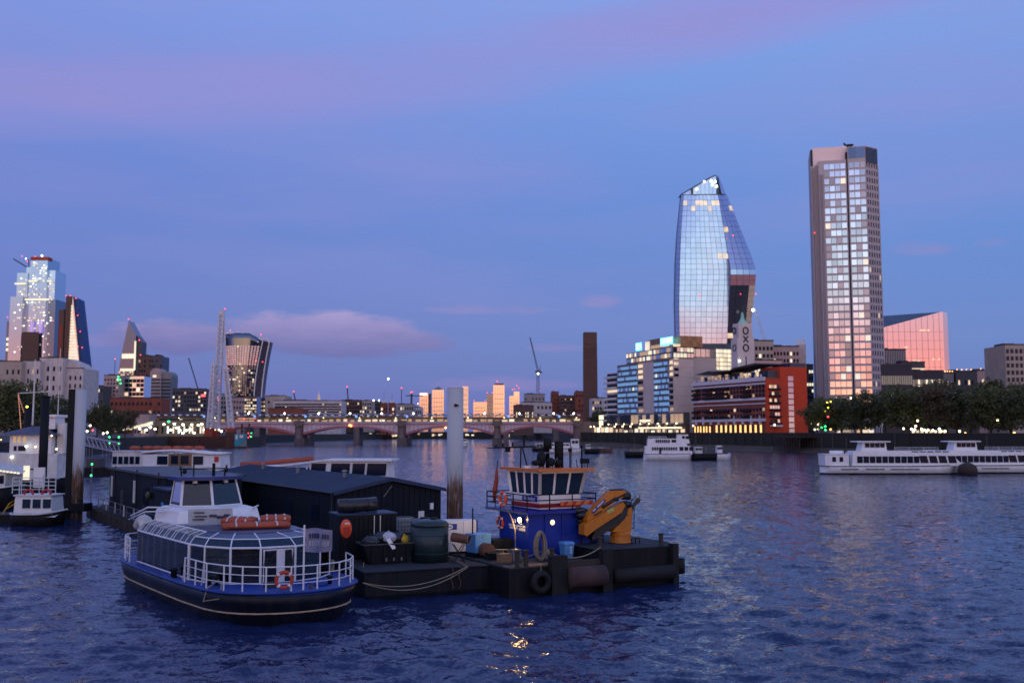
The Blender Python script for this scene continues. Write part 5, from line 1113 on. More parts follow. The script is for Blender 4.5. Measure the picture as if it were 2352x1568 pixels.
# two-deck party boat and its neighbours
g = G(1478, 1056, 0); o = thing('party_boat', 'white two deck party boat lying off the brick wharf', 'boat', (g.x, g.y, 0), -.05); L_ = PX(1592, g.y) - g.x
hull(o, L_, 5, 2.0, 'hull_white', .14, .3, 'hull_blue')
box_house(o, 'main_saloon', 'white_paint', .3, L_ - .7, -2.3, 2.3, 1.95, 4.4, .2, .5, .05); win_row(o, 2.4, L_ * .66, 11, -2.28, 3.1, 4.05, gap=.3); win_row(o, L_ * .69, L_ * .98, 3, -2.26, 3.0, 4.15, gap=.22)
piece('door', 'win_dark', o, L_ * .30, L_ * .34, -2.4, -2.2, 2.0, 3.9)
box_house(o, 'upper_saloon', 'white_paint', 1.2, L_ - 2.2, -2.0, 2.0, 4.42, 6.7, .15, .6, .08); win_row(o, 3.6, L_ * .52, 7, -1.95, 5.4, 6.4, gap=.3); piece('window', 'win_dark', o, L_ * .55, L_ * .64, -2.0, -1.85, 5.5, 6.4)
box_house(o, 'bridge', 'white_paint', L_ * .66, L_ - 1.4, -1.7, 1.7, 5.2, 7.9, .2, .5, .1, 'white_paint'); win_row(o, L_ * .75, L_ * .90, 2, -1.6, 6.6, 7.5, gap=.2)
rail(o, [(x, -1.9) for x in (1.4, 3, 5, 7)], 6.7, .7, r=.04)
def lighter(lb, x0, x1, yw, h, m, rot=0.0, B=4.5, house=None, nm='lighter', bow=.2):
    g = G(x0, yw, 0); o = thing(nm, lb, 'boat', (g.x, g.y, 0), rot); L_ = PX(x1, g.y) - g.x
    hull(o, L_, B, h, m, bow, .3, 'deck_grey'); MB().box(L_ * .06, L_ * .8, -B * .4, B * .4, h - .05, h + .12).build('deck', 'deck_grey', o)
    if house:
        for a, c, z, mm in house: box_house(o, 'cabin', mm, L_ * a, L_ * c, -B * .32, B * .32, h + .12, h + z, .1, .15, .05, 'white_paint'); win_row(o, L_ * (a + .02), L_ * (c - .02), max(2, int((c - a) * 10)), -B * .32, h + z * .55, h + z * .85)
    b = MB(); b.tube([(L_ * .5, 0, h), (L_ * .5, 0, h + 2.4)], .07, 5); b.build('mast', 'grey_steel', o)
    return o, L_
lighter('low dark lighter moored left of the party boat', 1434, 1480, 1050, 1.9, 'hull_black')
lighter('dark working barge moored right of the party boat', 1588, 1655, 1056, 2.0, 'hull_black', house=((.1, .35, 2.0, 'white_worn'),))
lighter('small white launch with blue topsides at the right of the dark barge', 1642, 1678, 1056, 2.1, 'hull_white', house=((.1, .42, 2.3, 'white_paint'),), bow=.4)
lighter('white launch with lit saloon moored off the bridge abutment', 1255, 1342, 1041, 2.0, 'hull_white', house=((.08, .62, 2.2, 'white_paint'), (.64, .86, 3.8, 'white_paint')))
o, L_ = lighter('grey workboat with a long pale awning left of the lit white launch', 1222, 1300, 1036, 1.6, 'hull_black', house=((.1, .8, 1.9, 'white_worn'),))
lighter('dark barge right of the lit white launch', 1342, 1378, 1041, 1.8, 'hull_black', house=((.1, .4, 1.8, 'white_worn'),))
lighter('brown flat barge farthest right in the group off the abutment', 1372, 1406, 1039, 1.5, 'rust')
lighter('tiny lit boat passing behind the grey mooring pile', 1052, 1075, 1026, 2.0, 'hull_white', house=((.2, .8, 2.6, 'white_paint'),))

# ------------------------------------------------------------------ moored craft behind the black sheds
def P2(o, x, y, d): p = P(x, y, d); return (p.x - o.location.x, p.y - o.location.y, p.z - o.location.z)
d = 165; o = thing('house_boat', 'white houseboat with a brown door and rafts stacked on its roof behind the sheds', 'boat', (PX(262, d), d, 0), -.04); k = d / F; W_ = (532 - 262) * k
hull(o, W_ + 2, 5.5, 1.6, 'hull_black', .15, .2, 'white_worn')
z1 = PZ(1040, d); box_house(o, 'fore_saloon', 'white_worn', (272 - 262) * k, (345 - 262) * k, -2.4, 2.4, 1.6, PZ(1036, d), .2, 0, .04, 'white_worn')
for i in range(5): piece('window', 'win_dark', o, (276 + 13 * i - 262) * k, (285 + 13 * i - 262) * k, -2.47, -2.3, PZ(1064, d), PZ(1047, d))
box_house(o, 'main_cabin', 'white_paint', (345 - 262) * k, (524 - 262) * k, -2.45, 2.4, 1.6, PZ(1042, d), 0, .3, .02)
b = MB(); b.smooth = True; n = 14
b.loft([[(((342 + (524 - 342) * t) - 262) * k, yy, PZ(1043 - 7 * math.sin(math.pi * min(t * 1.1 + .1, 1)), d) + dz) for yy, dz in ((-2.75, 0), (-2.75, .35), (2.6, .35), (2.6, 0))] for t in np.linspace(0, 1, n)]); b.build('roof', 'white_paint', o)
piece('door_frame', 'timber', o, (404 - 262) * k, (456 - 262) * k, -2.6, -2.4, 1.7, PZ(1042, d))
for a, c in ((410, 426), (432, 450)): piece('door_pane', 'win_dark', o, (a - 262) * k, (c - 262) * k, -2.66, -2.5, PZ(1064, d), PZ(1045, d))
for a, c in ((378, 401), (460, 482)): piece('window', 'win_dark', o, (a - 262) * k, (c - 262) * k, -2.56, -2.4, PZ(1065, d), PZ(1046, d))
piece('fire_box', 'bus_red', o, (508 - 262) * k, (517 - 262) * k, -2.58, -2.4, PZ(1059, d), PZ(1047, d))
rail(o, [((x - 262) * k, -2.9) for x in (345, 375, 405, 435, 465, 495, 524)], 1.7, 1.6, 'white_worn', .04)
b = MB(); rr = random.Random(1); b.smooth = True
for i in range(7): x = (315 + 24 * i - 262) * k; b.ball((x, rr.uniform(-.6, .6), PZ(1033, d) + .35), .8, 8, 5, (1.3, 1, .45))
b.build('stacked_rafts', 'orange_gear', o)
d = 120; o = thing('tour_boat', 'long low tour boat with orange roof rafts behind the big black shed', 'boat', (PX(548, d), d, 0), -.05); k = d / F
hull(o, (925 - 548) * k, 5, 2.2, 'hull_white', .2, .3, 'white_paint')
X = lambda x: (x - 548) * k
box_house(o, 'saloon', 'win_dark', X(552), X(725), -2.2, 2.2, 2.2, PZ(1072, d), 0, 0, .03)
b = MB(); b.slab([(X(550), -2.5, PZ(1073, d)), (X(640), -2.5, PZ(1071, d)), (X(722), -2.5, PZ(1061, d)), (X(770), -2.5, PZ(1056, d)), (X(770), -2.5, PZ(1053, d)), (X(722), -2.5, PZ(1058, d)), (X(640), -2.5, PZ(1068, d)), (X(550), -2.5, PZ(1070, d))], (0, 5, 0)); b.build('roof', 'white_paint', o)
for i in range(8): piece('window_post', 'white_paint', o, X(556 + 23 * i), X(558.5 + 23 * i), -2.3, -2.1, 2.2, PZ(1071, d))
for x in (657, 686, 715): bulb('cabin_light', 'lamp_white', o, (X(x), -2.25, PZ(1078, d)), .09)
box_house(o, 'forward_cabin', 'white_paint', X(722), X(904), -2.35, 2.35, 2.2, PZ(1057, d), .2, .3, .05); MB().box(X(758), X(911), -2.6, 2.6, PZ(1057, d) + .003, PZ(1053, d)).build('cabin_roof', 'white_paint', o)
for a, c in ((727, 762), (772, 816), (820, 850), (853, 898)): b = MB(); b.slab([(X(a), -2.42, PZ(1089, d)), (X(c) - .1, -2.42, PZ(1089, d)), (X(c), -2.36, PZ(1062, d)), (X(a) + .12, -2.36, PZ(1062, d))], (0, .08, 0)); b.build('cabin_window', 'win_dark', o)
b = MB(); b.smooth = True; b.tube([(X(562), -1.2, PZ(1070, d) + .25), (X(620), -1.2, PZ(1067, d) + .25), (X(728), -1.2, PZ(1054, d) + .15)], .26, 8); b.build('roof_rafts', 'orange_gear', o)

# ------------------------------------------------------------------ ships at the left edge
d = 142; k = d / F; o = thing('moored_ship', 'white moored ship with a dark hipped wheelhouse roof and tall masts at the left edge', 'ship', (PX(-60, d), d, 0)); X = lambda x: (x + 60) * k
hull(o, X(165), 8, 2.4, 'hull_black', .12, .3, 'white_worn')
box_house(o, 'main_deck_house', 'white_worn', X(-50), X(155), -3, 3, 2.4, PZ(1040, d)); box_house(o, 'saloon', 'white_paint', X(44), X(137), -2.6, 2.6, PZ(1040, d) + .01, PZ(997, d))
b = MB(); zr = PZ(998, d); b.loft([[(X(20), -3.4, zr), (X(152), -3.4, zr), (X(152), 3.4, zr), (X(20), 3.4, zr)], [(X(74), -.6, PZ(979, d)), (X(108), -.6, PZ(979, d)), (X(108), .6, PZ(979, d)), (X(74), .6, PZ(979, d))]]); b.build('hipped_roof', 'navy_panel', o)
for i, x in enumerate((52, 62, 74, 114, 124)): piece('window', 'lit_dim' if i < 3 else 'win_dark', o, X(x), X(x + 6), -2.68, -2.5, PZ(1016, d), PZ(1002, d))
for a, c in ((54, 60), (64, 80), (121, 127)): piece('window', 'win_dark', o, X(a), X(c), -2.68, -2.5, PZ(1034, d), PZ(1023, d))
box_house(o, 'upper_house', 'white_paint', X(111), X(136), -1.5, 1.5, PZ(985, d), PZ(958, d)); MB().box(X(109), X(141), -1.9, 1.9, PZ(958, d) + .003, PZ(952, d)).build('upper_roof', 'white_paint', o)
box_house(o, 'deck_box', 'white_worn', X(142), X(160), -1.5, 1.5, PZ(1040, d), PZ(971, d))
for i, (x, y0, y1, r_) in enumerate(((75, 976, 826, .13), (110, 960, 830, .1), (132, 955, 800, .08))): MB().tube([(X(x), -.2, PZ(y0, d)), (X(x), -.2, PZ(y1, d))], [r_, r_ * .6], 6).build('mast', 'white_worn', o)
MB().tube([(X(40), -.3, PZ(903, d)), (X(118), -.3, PZ(899, d))], .07, 6).build('yard', 'white_worn', o)
emit('fairy', (1.0, .35, .18), .9)
for i in range(22):
    t = i / 21; bulb('fairy_light', 'fairy', o, (X(41 + 9 * t), -.4, PZ(906 + 76 * t, d)), .07)
for i in range(12): t = i / 11; bulb('fairy_light', 'fairy', o, (X(41 + 14 * t), -.4, PZ(906 + 40 * t, d)), .06)
for x, y, m, r_ in ((86, 1024, 'lamp_white', .17), (107, 1025, 'lamp_warm', .13), (54, 1048, 'lamp_white', .16), (154, 1030, 'lamp_warm', .13), (84, 935, 'lamp_yellow', .16), (142, 1000, 'lamp_warm', .12), (29, 1009, 'lamp_amber', .1)): bulb('deck_lamp', m, o, (X(x), -3.2, PZ(y, d)), r_)
for x in (138, 144, 150): piece('lit_panel', 'lit_cream', o, X(x), X(x + 4), -2.9, -2.75, PZ(1068, d), PZ(1044, d))
d = 118; k = d / F; o = thing('awning_boat', 'dark hulled boat with a lit curved awning cut by the left edge', 'boat', (PX(-90, d), d, 0)); X = lambda x: (x + 90) * k
hull(o, X(56), 5, PZ(1118, d), 'hull_black', .15, .3, 'white_paint'); box_house(o, 'cabin', 'white_worn', X(-60), X(36), -2, 2, PZ(1118, d), PZ(1084, d)); win_row(o, X(-40), X(34), 5, -2, PZ(1108, d), PZ(1090, d))
b = MB(); b.smooth = True; b.loft([[(X(x), yy, PZ(y, d)) for yy, y in ((-2.4, 1080 + s_), (-1.2, 1072 + s_), (0, 1069 + s_), (1.2, 1072 + s_), (2.4, 1080 + s_))] for x, s_ in ((-80, -14), (0, -8), (60, 2), (76, 6))], cap=False, ringclosed=False); b.build('awning', 'canopy_pale', o)
for i in range(9): piece('awning_light', 'lit_cream', o, X(2 + 8 * i), X(8 + 8 * i), -2.5, -2.4, PZ(1078 + i * 1.0, d), PZ(1074 + i * 1.0, d))
piece('lit_end', 'lit_cream', o, X(70), X(83), -1.4, -1.2, PZ(1100, d), PZ(1068, d)); piece('white_screen', 'white_paint', o, X(94), X(119), -1.5, -1.3, PZ(1118, d), PZ(1072, d))
rail(o, [(X(x), -2.3) for x in (56, 76, 96, 116, 136, 152)], PZ(1130, d), 1.8, 'white_worn', .05, bars=3)
d = 97; k = d / F; o = thing('small_tug', 'small white cabin tug with red lifebuoys on its roof at the left', 'boat', (PX(36, d), d, 0)); X = lambda x: (x - 36) * k
hull(o, X(160), 3.6, PZ(1176, d), 'hull_black', .35, .35, 'white_worn', stern=.2)
box_house(o, 'cabin', 'white_paint', X(54), X(140), -1.3, 1.3, PZ(1178, d), PZ(1137, d), .1, .15, .04, 'white_worn')
for a, c in ((74, 92), (97, 115), (120, 138)): piece('window', 'win_mid', o, X(a), X(c) - .05, -1.38, -1.25, PZ(1164, d), PZ(1144, d))
for x in (82, 122): b = MB(); b.tube([(X(x) + .42 * math.cos(t), -.9, PZ(1131, d) + .32 * math.sin(t)) for t in np.linspace(0, 6.283, 14, endpoint=False)], .11, 6, closed=True); b.build('lifebuoy', 'bus_red', o)
b = MB(); b.smooth = True; b.loft([[(X(x), yy, z) for yy, z in ((-1.6, PZ(1184, d)), (0, PZ(1176 - 4 * math.sin(math.pi * t), d)), (1.6, PZ(1184, d)))] for x, t in ((62, 0), (90, .4), (120, .8), (150, 1))], cap=False, ringclosed=False); b.build('foredeck', 'white_worn', o)
b = MB(); b.tube([(X(50), 0, PZ(1178, d)), (X(50), 0, PZ(1100, d))], .05, 5); b.tube([(X(104), 0, PZ(1137, d)), (X(104), 0, PZ(1090, d))], .05, 5); b.build('mast', 'white_worn', o)
o = thing('yellow_frame', 'yellow tubular frame standing on the low dark raft at the left edge', 'frame', (*G(8, 1180, .9).xy, 0)); d = o.location.y; k = d / F
MB().box(-2.5, 1.6, -1, 2.4, -.5, .9).build('raft', 'hull_black', o); mat('yellow_paint', (.62, .36, .02), .5, scale=2, streaks=.3)
b = MB(); b.tube([(-.1, 0, .9), (.5, 0, 1.9), (1.05, 0, 2.3), (1.05, 0, .9)], .06, 6); b.tube([(0.1, 0, 1.3), (1.05, 0, 1.9)], .05, 6); b.build('tubes', 'yellow_paint', o)
# gangway and green marker lamps
mat('lattice_grey', (.34, .34, .40), .5)
o = thing('gangway', 'pale lattice gangway running down to the pontoon right of the left mooring pile', 'gangway', (0, 0, 0)); a, c = P(190, 1012, 210), P(268, 1028, 190); b = MB()
for sy in (0, 2.0):
    for dz in (-.9, .9): b.tube([(a.x, a.y + sy, a.z + dz), (c.x, c.y + sy, c.z + dz)], .12, 5)
    for i in range(8):
        q0, q1 = a.lerp(c, i / 8), a.lerp(c, (i + 1) / 8); b.tube([(q0.x, q0.y + sy, q0.z - .9), (q1.x, q1.y + sy, q1.z + .9)], .09, 4); b.tube([(q0.x, q0.y + sy, q0.z + .9), (q1.x, q1.y + sy, q1.z - .9)], .09, 4)
b.build('lattice', 'lattice_grey', o)
b = MB(); b.slab([(a.x, a.y, a.z - 1.2), (c.x, c.y, c.z - 1.2), (c.x, c.y, c.z - .95), (a.x, a.y, a.z - .95)], (0, 2, 0)); b.build('walkway', 'deck_grey', o)
o = thing('landing_pontoon', 'dark low pontoon under the lattice gangway', 'pontoon', (PX(190, 205), 205, 0)); MB().box(0, 8.5, 0, 6, -.5, 1.6).build('hull', 'hull_black', o); MB().box(.5, 3.2, 1, 4, 1.6, 3.4).build('cabin', 'grey_dark', o)
for i, (x, y, d_) in enumerate(((251, 1003.5, 215), (251, 1017.5, 215), (273, 1003.5, 216), (273, 1017.5, 216), (211, 1065.5, 128), (209, 1091.5, 126))):
    g = P(x, y, d_); oo = thing('marker_lamp', ('upper left', 'lower left', 'upper right', 'lower right', 'upper', 'lower')[i] + (' green marker lamp of the four by the gangway' if i < 4 else ' green marker lamp at the far end of the black sheds'), 'lamp', (g.x, g.y, 0), group='green marker lamps')
    MB().tube([(0, .1, 0), (0, .1, g.z)], .06, 5).build('post', 'grey_steel', oo); bulb('lens', 'lamp_green', oo, (0, 0, g.z), .20 if i < 4 else .13)
for i, (x, y, m) in enumerate(((207, 977, 'lamp_warm'), (213, 988, 'lamp_red'), (200, 990, 'lamp_white'), (237, 995, 'lamp_warm'), (246, 993, 'lamp_white'))):
    g = P(x, y, 225); oo = thing('pier_lamp', ('tall warm', 'red', 'small white', 'low warm', 'rightmost white')[i] + ' lamp post behind the lattice gangway', 'lamp', (g.x, g.y, 0)); MB().tube([(0, .1, 0), (0, .1, g.z)], .07, 5).build('post', 'grey_steel', oo); bulb('globe', m, oo, (0, 0, g.z), .24)
# dark mooring piles
for lb, a, c, yt, d in (('dark round mooring pile in front of the moored ship', 92, 111, 912, 128), ('farther dark mooring pile behind the moored ship roof', 57, 72, 930, 190)):
    o = thing('mooring_pile', lb, 'pile', (PX((a + c) / 2, d), d, -1)); r_ = (c - a) / 2 * d / F; b = MB(); b.smooth = True; b.lathe([(r_, 0), (r_, PZ(yt, d) + 1)], 0, 0, 18); b.build('shaft', 'black_steel', o); MB().lathe([(r_ * 1.05, PZ(yt, d) + 1), (r_ * 1.05, PZ(yt, d) + 1.15)], 0, 0, 18).build('cap', 'black_clad', o)
# ------------------------------------------------------------------ the pontoon with black sheds
mat('roof_blue', (.022, .045, .095), .5, spec=.3, scale=1.5, var=.15); mat('rope', (.30, .25, .17), .9, scale=6, var=.3); mat('rubber', (.006, .006, .007), .75, scale=3, bump=.3)
mat('tank_green', (.012, .030, .035), .4, scale=1.2, var=.2); mat('box_blue', (.10, .30, .62), .45, scale=1.5, var=.1); mat('lifebuoy_orange', (.85, .085, .015), .4, scale=2, var=.1)
SH = Vector((-13.2, 75.0)); SR = rad(31.9)
SV, SU = Vector((math.cos(SR), math.sin(SR))), Vector((-math.sin(SR), math.cos(SR)))
DK = .9
o = thing('pontoon', 'long dark floating pontoon with ribbed timber fendering along its edge', 'pontoon', (SH.x, SH.y, 0), SR)
MB().box(-9.6, 10.2, -11, 47, -.6, DK).build('hull', 'hull_black', o)
MB().box(-9.4, 10.0, -10.8, 46.8, DK + .003, DK + .06).build('deck', 'deck_grey', o)
me = MB().box(-.16, .16, -.14, .14, -.45, DK + .02).mesh('fender', 'timber_dark')
for i in range(104): put('fender', me, o, (-9.78 + .03 * math.sin(i * 5), -10.6 + i * .55, -.02 * (i % 3)))
for y in np.arange(12, 46, 4.5):
    piece('kerb_post', 'white_worn', o, -9.25, -9.13, y, y + .12, DK, DK + 1.1)
# big shed
o = thing('black_shed', 'big black clad shed with a shallow blue grey gabled roof on the pontoon', 'shed', (SH.x, SH.y, DK), SR)
w, ln, he, hr = 8.9, 36.0, 3.55, 4.45
b = MB(); b.slab([(0, 0, 0), (w, 0, 0), (w, 0, he), (w / 2, 0, hr), (0, 0, he)], (0, ln, 0)); b.build('wall', 'black_clad', o)
n = 19
for i in range(n):
    x0, x1 = w * i / n, w * (i + 1) / n; zt = lambda x: he + (hr - he) * (1 - abs(x - w / 2) / (w / 2)) - .18
    b = MB(); b.slab([(x0 + .02, -.05, .02), (x1 - .03, -.05, .02), (x1 - .03, -.05, zt(x1)), (x0 + .02, -.05, zt(x0))], (0, .06, 0)); b.build('gable_board', 'black_clad', o)
me = MB().box(-.05, .01, .02, .58, .02, he - .1).mesh('side_board', 'black_clad')
for i in range(60): put('side_board', me, o, (0, i * .6, 0))
for sg in (-1, 1):
    x0 = w / 2 + sg * (w / 2 + .28); b = MB(); z0 = he - .28 * (hr - he) / (w / 2)
    b.slab([(x0, -.35, z0 + .03), (w / 2, -.35, hr + .03), (w / 2, ln + .3, hr + .03), (x0, ln + .3, z0 + .03)], (0, 0, .09)); rf = b.build('roof_slope', 'roof_blue', o)
    b = MB()
    for i in range(60): y = -.2 + i * .6; b.slab([(x0, y, z0 + .12), (w / 2, y, hr + .12), (w / 2, y + .05, hr + .12), (x0, y + .05, z0 + .12)], (0, 0, .035))
    b.build('standing_seam', 'roof_blue', rf, kind='stuff')
    b = MB(); b.slab([(x0, -.42, z0 - .14), (w / 2, -.42, hr - .14), (w / 2, -.42, hr + .10), (x0, -.42, z0 + .10)], (0, .06, 0)); b.build('barge_board', 'roof_blue', o)
b = MB(); b.tube([(-.33, -.3, he - .02), (-.33, ln, he - .02)], .07, 6); b.build('gutter', 'dark_trim', o); b = MB(); b.tube([(-.2, .15, 0), (-.2, .15, he - .1)], .05, 6); b.build('downpipe', 'dark_trim', o)
for y in (6, 17, 27): b = MB(); b.lathe([(.16, hr - .35), (.16, hr + .35), (.26, hr + .38), (.2, hr + .5), (.02, hr + .54)], w * .36, y, 10); b.build('roof_vent', 'grey_steel', o)
piece('notice', 'white_worn', o, 6.9, 7.4, -.09, -.05, 1.2, 1.9)
for y in (3.2, 9.0, 15.0):
    piece('window_frame', 'black_steel', o, -.12, .0, y, y + 1.5, 1.0, 2.5)
    for i in range(2): piece('window_pane', 'win_dark', o, -.14, -.08, y + .1 + .68 * i, y + .70 + .68 * i, 1.1, 2.4)
piece('wall_lamp', 'white_paint', o, 7.9, 8.15, -.2, -.05, 2.0, 2.5); 
b = MB(); b.tube([(3.9, -.12, 3.1), (4.6, -.12, 3.95)], .035, 5); b.build('flue_pipe', 'grey_steel', o)
# second, flat roofed shed row
o = thing('black_cabin_row', 'long flat roofed black cabin row with tall light strips behind the waterbus', 'shed', (*(SH + SV * -8.2 + SU * 17.6), DK), SR)
MB().box(0, 6.5, 0, 25.5, 0, 4.1).build('wall', 'black_clad', o); MB().box(-.3, 6.8, -.3, 25.8, 4.1, 4.3).build('roof', 'dark_trim', o)
me = MB().box(-.06, .01, .02, .98, .02, 4.08).mesh('side_board', 'black_clad')
for i in range(25): put('side_board', me, o, (0, i * 1.0, 0))
MB().box(-.9, 2.4, -5.2, -.3, 0, 3.3).build('lower_cabin', 'black_clad', o); MB().box(-1.1, 2.6, -5.4, -.1, 3.3, 3.45).build('lower_roof', 'roof_blue', o)
for y in (23.6, 12.2): piece('light_strip', 'white_worn', o, -.14, -.05, y, y + .7, 1.3, 3.4)
piece('notice', 'box_blue', o, -1.0, -.92, -3.4, -2.7, 1.3, 2.3); piece('window', 'win_dark', o, -.14, -.05, 6.5, 8.5, 1.2, 3.0); piece('hatch', 'dark_trim', o, -.14, -.05, 17.5, 19.0, .6, 2.2)
for y in (21.5, 11, 2): MB().tube([(-.2, y, 0), (-.2, y, 4.5)], .06, 5).build('downpipe', 'black_steel', o)
rail(o, [(-1.2, y) for y in np.arange(-5, 26, 3.0)], 0.05, 1.1, 'grey_steel', .025, bars=1)
b = MB(); b.smooth = True; b.ball((-.35, 5.2, 2.4), .42, 10, 6, (.6, 1.2, .9)); b.build('hanging_basket', 'leaf_dark', o)

# ------------------------------------------------------------------ the two big mooring piles
mat('pile_paint', (.40, .44, .47), .5, scale=.8, var=.12, streaks=.15)
def pile_mat():
    m = bpy.data.materials.new('pile_weathered'); m.use_nodes = True; t = m.node_tree; b = t.nodes['Principled BSDF']; b.inputs['Roughness'].default_value = .6
    co = nn(t, 'ShaderNodeTexCoord'); sp_ = nn(t, 'ShaderNodeSeparateXYZ'); t.links.new(co.outputs['Object'], sp_.inputs[0])
    mp = nn(t, 'ShaderNodeMapping'); mp.inputs['Scale'].default_value = (3, 3, .30); t.links.new(co.outputs['Object'], mp.inputs[0])
    n = nn(t, 'ShaderNodeTexNoise'); n.inputs['Scale'].default_value = 1.6; n.inputs['Detail'].default_value = 8; n.inputs['Roughness'].default_value = .65; t.links.new(mp.outputs[0], n.inputs['Vector'])
    h = nn(t, 'ShaderNodeMapRange'); t.links.new(sp_.outputs[2], h.inputs[0]); h.inputs[1].default_value = 7.0; h.inputs[2].default_value = 4.4; h.inputs[3].default_value = -.25; h.inputs[4].default_value = .20
    f = mth(t, 'MULTIPLY', mth(t, 'ADD', mth(t, 'SUBTRACT', n.outputs[0], .5), h.outputs[0]), 7, clamp=True)
    f2 = mth(t, 'MULTIPLY', mth(t, 'SUBTRACT', n.outputs[0], .52), 10, clamp=True)
    rust = mixc(t, f2, (.13, .065, .035), (.34, .30, .25))
    c = mixc(t, f, (.42, .46, .49), rust); t.links.new(c, b.inputs['Base Color'])
    bp = nn(t, 'ShaderNodeBump'); bp.inputs['Strength'].default_value = .35; bp.inputs['Distance'].default_value = .05; t.links.new(n.outputs[0], bp.inputs['Height']); t.links.new(bp.outputs[0], b.inputs['Normal'])
    MATS['pile_weathered'] = m
pile_mat()
d = 80.0; r_ = (1064 - 1027) / 2 * d / F; zt = PZ(892, d)
o = thing('mooring_pile', 'tall pale grey steel mooring pile with rust streaked lower half beside the shed', 'pile', (PX(1045.5, d), d, 0))
b = MB(); b.smooth = True; b.lathe([(r_, -1), (r_, zt)], 0, 0, 32); b.build('shaft', 'pile_weathered', o)
for a in (-2.35, -1.1): b = MB(); b.tube([(r_ * 1.0 * math.cos(a), r_ * 1.0 * math.sin(a), -1), (r_ * 1.0 * math.cos(a), r_ * 1.0 * math.sin(a), 6.4)], .05, 6); b.build('guide_rib', 'pile_weathered', o)
MB().lathe([(r_ * 1.01, zt), (r_ * 1.01, zt + .05)], 0, 0, 32).build('cap', 'pile_paint', o)
b = MB(); b.tube([(.05, -r_ - .06, zt - 1.35), (.05, -r_ + .1, zt - 1.35)], .13, 10); b.build('lifting_hole', 'rust', o); b = MB(); b.box(0, .3, -r_ - .09, -r_ + .05, zt - 1.42, zt - 1.3); b.build('lifting_pin', 'black_steel', o)
d = 104.0; r_ = 12.5 * d / F; zt = PZ(894, d)
o = thing('mooring_pile', 'pale steel mooring pile with a dark guide beam at the far end of the pontoon', 'pile', (PX(183, d), d, 0))
b = MB(); b.smooth = True; b.lathe([(r_, -1), (r_, zt)], 0, 0, 28); b.build('shaft', 'pile_weathered', o)
MB().box(-r_ - .62, -r_ + .04, -.3, .35, -1, zt).build('guide_beam', 'black_steel', o); MB().box(-1.4, 1.2, -.9, 1.0, DK - .1, DK + .7).build('guide_collar', 'black_steel', o); MB().lathe([(r_ * 1.02, zt), (r_ * 1.02, zt + .06)], 0, 0, 28).build('cap', 'pile_paint', o)

# ------------------------------------------------------------------ work barge and what stands on it
BO = Vector((-7.95, 54.2)); BR = rad(24.6); BD = 1.45
o = thing('work_barge', 'dark steel work barge moored across the end of the pontoon', 'barge', (BO.x, BO.y, 0), BR)
mat('barge_steel', (.010, .014, .020), .55, spec=.2, scale=.9, var=.3, streaks=.35, dirt=(.05, .035, .028))
BL = 9.1
b = MB(); b.loft([[(.35, .2, -.4), (BL - .1, .2, -.4), (BL - .1, 8.5, -.4), (.35, 8.5, -.4)], [(.12, 0, .2), (BL, 0, .2), (BL, 8.6, .2), (.12, 8.6, .2)], [(0, -.02, BD), (BL, -.02, BD), (BL, 8.6, BD), (0, 8.6, BD)]]); b.build('hull', 'barge_steel', o)
MB().box(.06, BL - .06, .04, 8.5, BD + .003, BD + .03).build('deck', 'deck_grey', o)
b = MB(); b.tube([(0, -.04, BD - .02), (BL, -.04, BD - .02)], .05, 6); b.build('rubbing_bar', 'barge_steel', o)
for x in (1.9, 3.8, 5.7, 7.6): piece('plate_seam', 'barge_steel', o, x, x + .05, -.045, 0, .1, BD - .1)
b = MB()
for i in range(26):
    for xx, ph in ((5.05, 0), (5.5, 1.3)): b.ball((xx + .06 * math.sin(i * .35 + ph), -.09, BD - .02 - i * .045), .035, 5, 3)
b.build('hanging_chain', 'rust', o, kind='stuff')
def bdeck(x, y, z=BD): p = G(x, y, z); return p
def tyre(nm, lb, p, rot, R=.52, r_=.18):
    oo = thing(nm, lb, 'tyre', p, 0); b = MB(); b.smooth = True
    b.tube([(R * math.cos(t), 0, R * math.sin(t)) for t in np.linspace(0, 2 * math.pi, 22, endpoint=False)], r_, 10, closed=True); q_ = b.build('casing', 'rubber', oo, rot=(0, 0, rot))
    b = MB(); 
    for sy in (-1, 1): b.tube([((R - .06) * math.cos(t), sy * r_ * .9, (R - .06) * math.sin(t)) for t in np.linspace(0, 2 * math.pi, 22, endpoint=False)], .02, 5, closed=True)
    b.build('sidewall_ridge', 'rubber', oo, rot=(0, 0, rot)); b = MB(); b.tube([(0, 0, R), (0, .1, R + .5)], .025, 5); b.build('lashing', 'rope', oo); return oo
p = bdeck(838, 1334, .72); tyre('fender_tyre', 'black tyre hung at the left end of the work barge', (p.x - .1, p.y, .72), BR + 1.5)
# skip with rubbish
p = bdeck(892, 1296); o = thing('skip', 'open dark skip heaped with rubbish bags on the work barge', 'skip', (p.x, p.y + .1, BD + .04), BR)
b = MB(); b.loft([[(-1.1, 0, 0), (1.1, 0, 0), (1.1, 1.5, 0), (-1.1, 1.5, 0)], [(-1.5, -.12, 1.1), (1.5, -.12, 1.1), (1.5, 1.65, 1.1), (-1.5, 1.65, 1.1)]]); b.build('bin', 'black_steel', o)
b = MB(); b.tube([(-1.5, -.12, 1.1), (1.5, -.12, 1.1), (1.5, 1.65, 1.1), (-1.5, 1.65, 1.1)], .06, 6, closed=True); b.build('rim', 'dark_trim', o)
for x in (-.2, .25, .7): piece('hook', 'grey_steel', o, x, x + .09, -.09, -.0, .15, .34)
for i in range(4): piece('side_rib', 'black_steel', o, -1.05 + .7 * i, -.97 + .7 * i, -.16, 0, .1, 1.0)
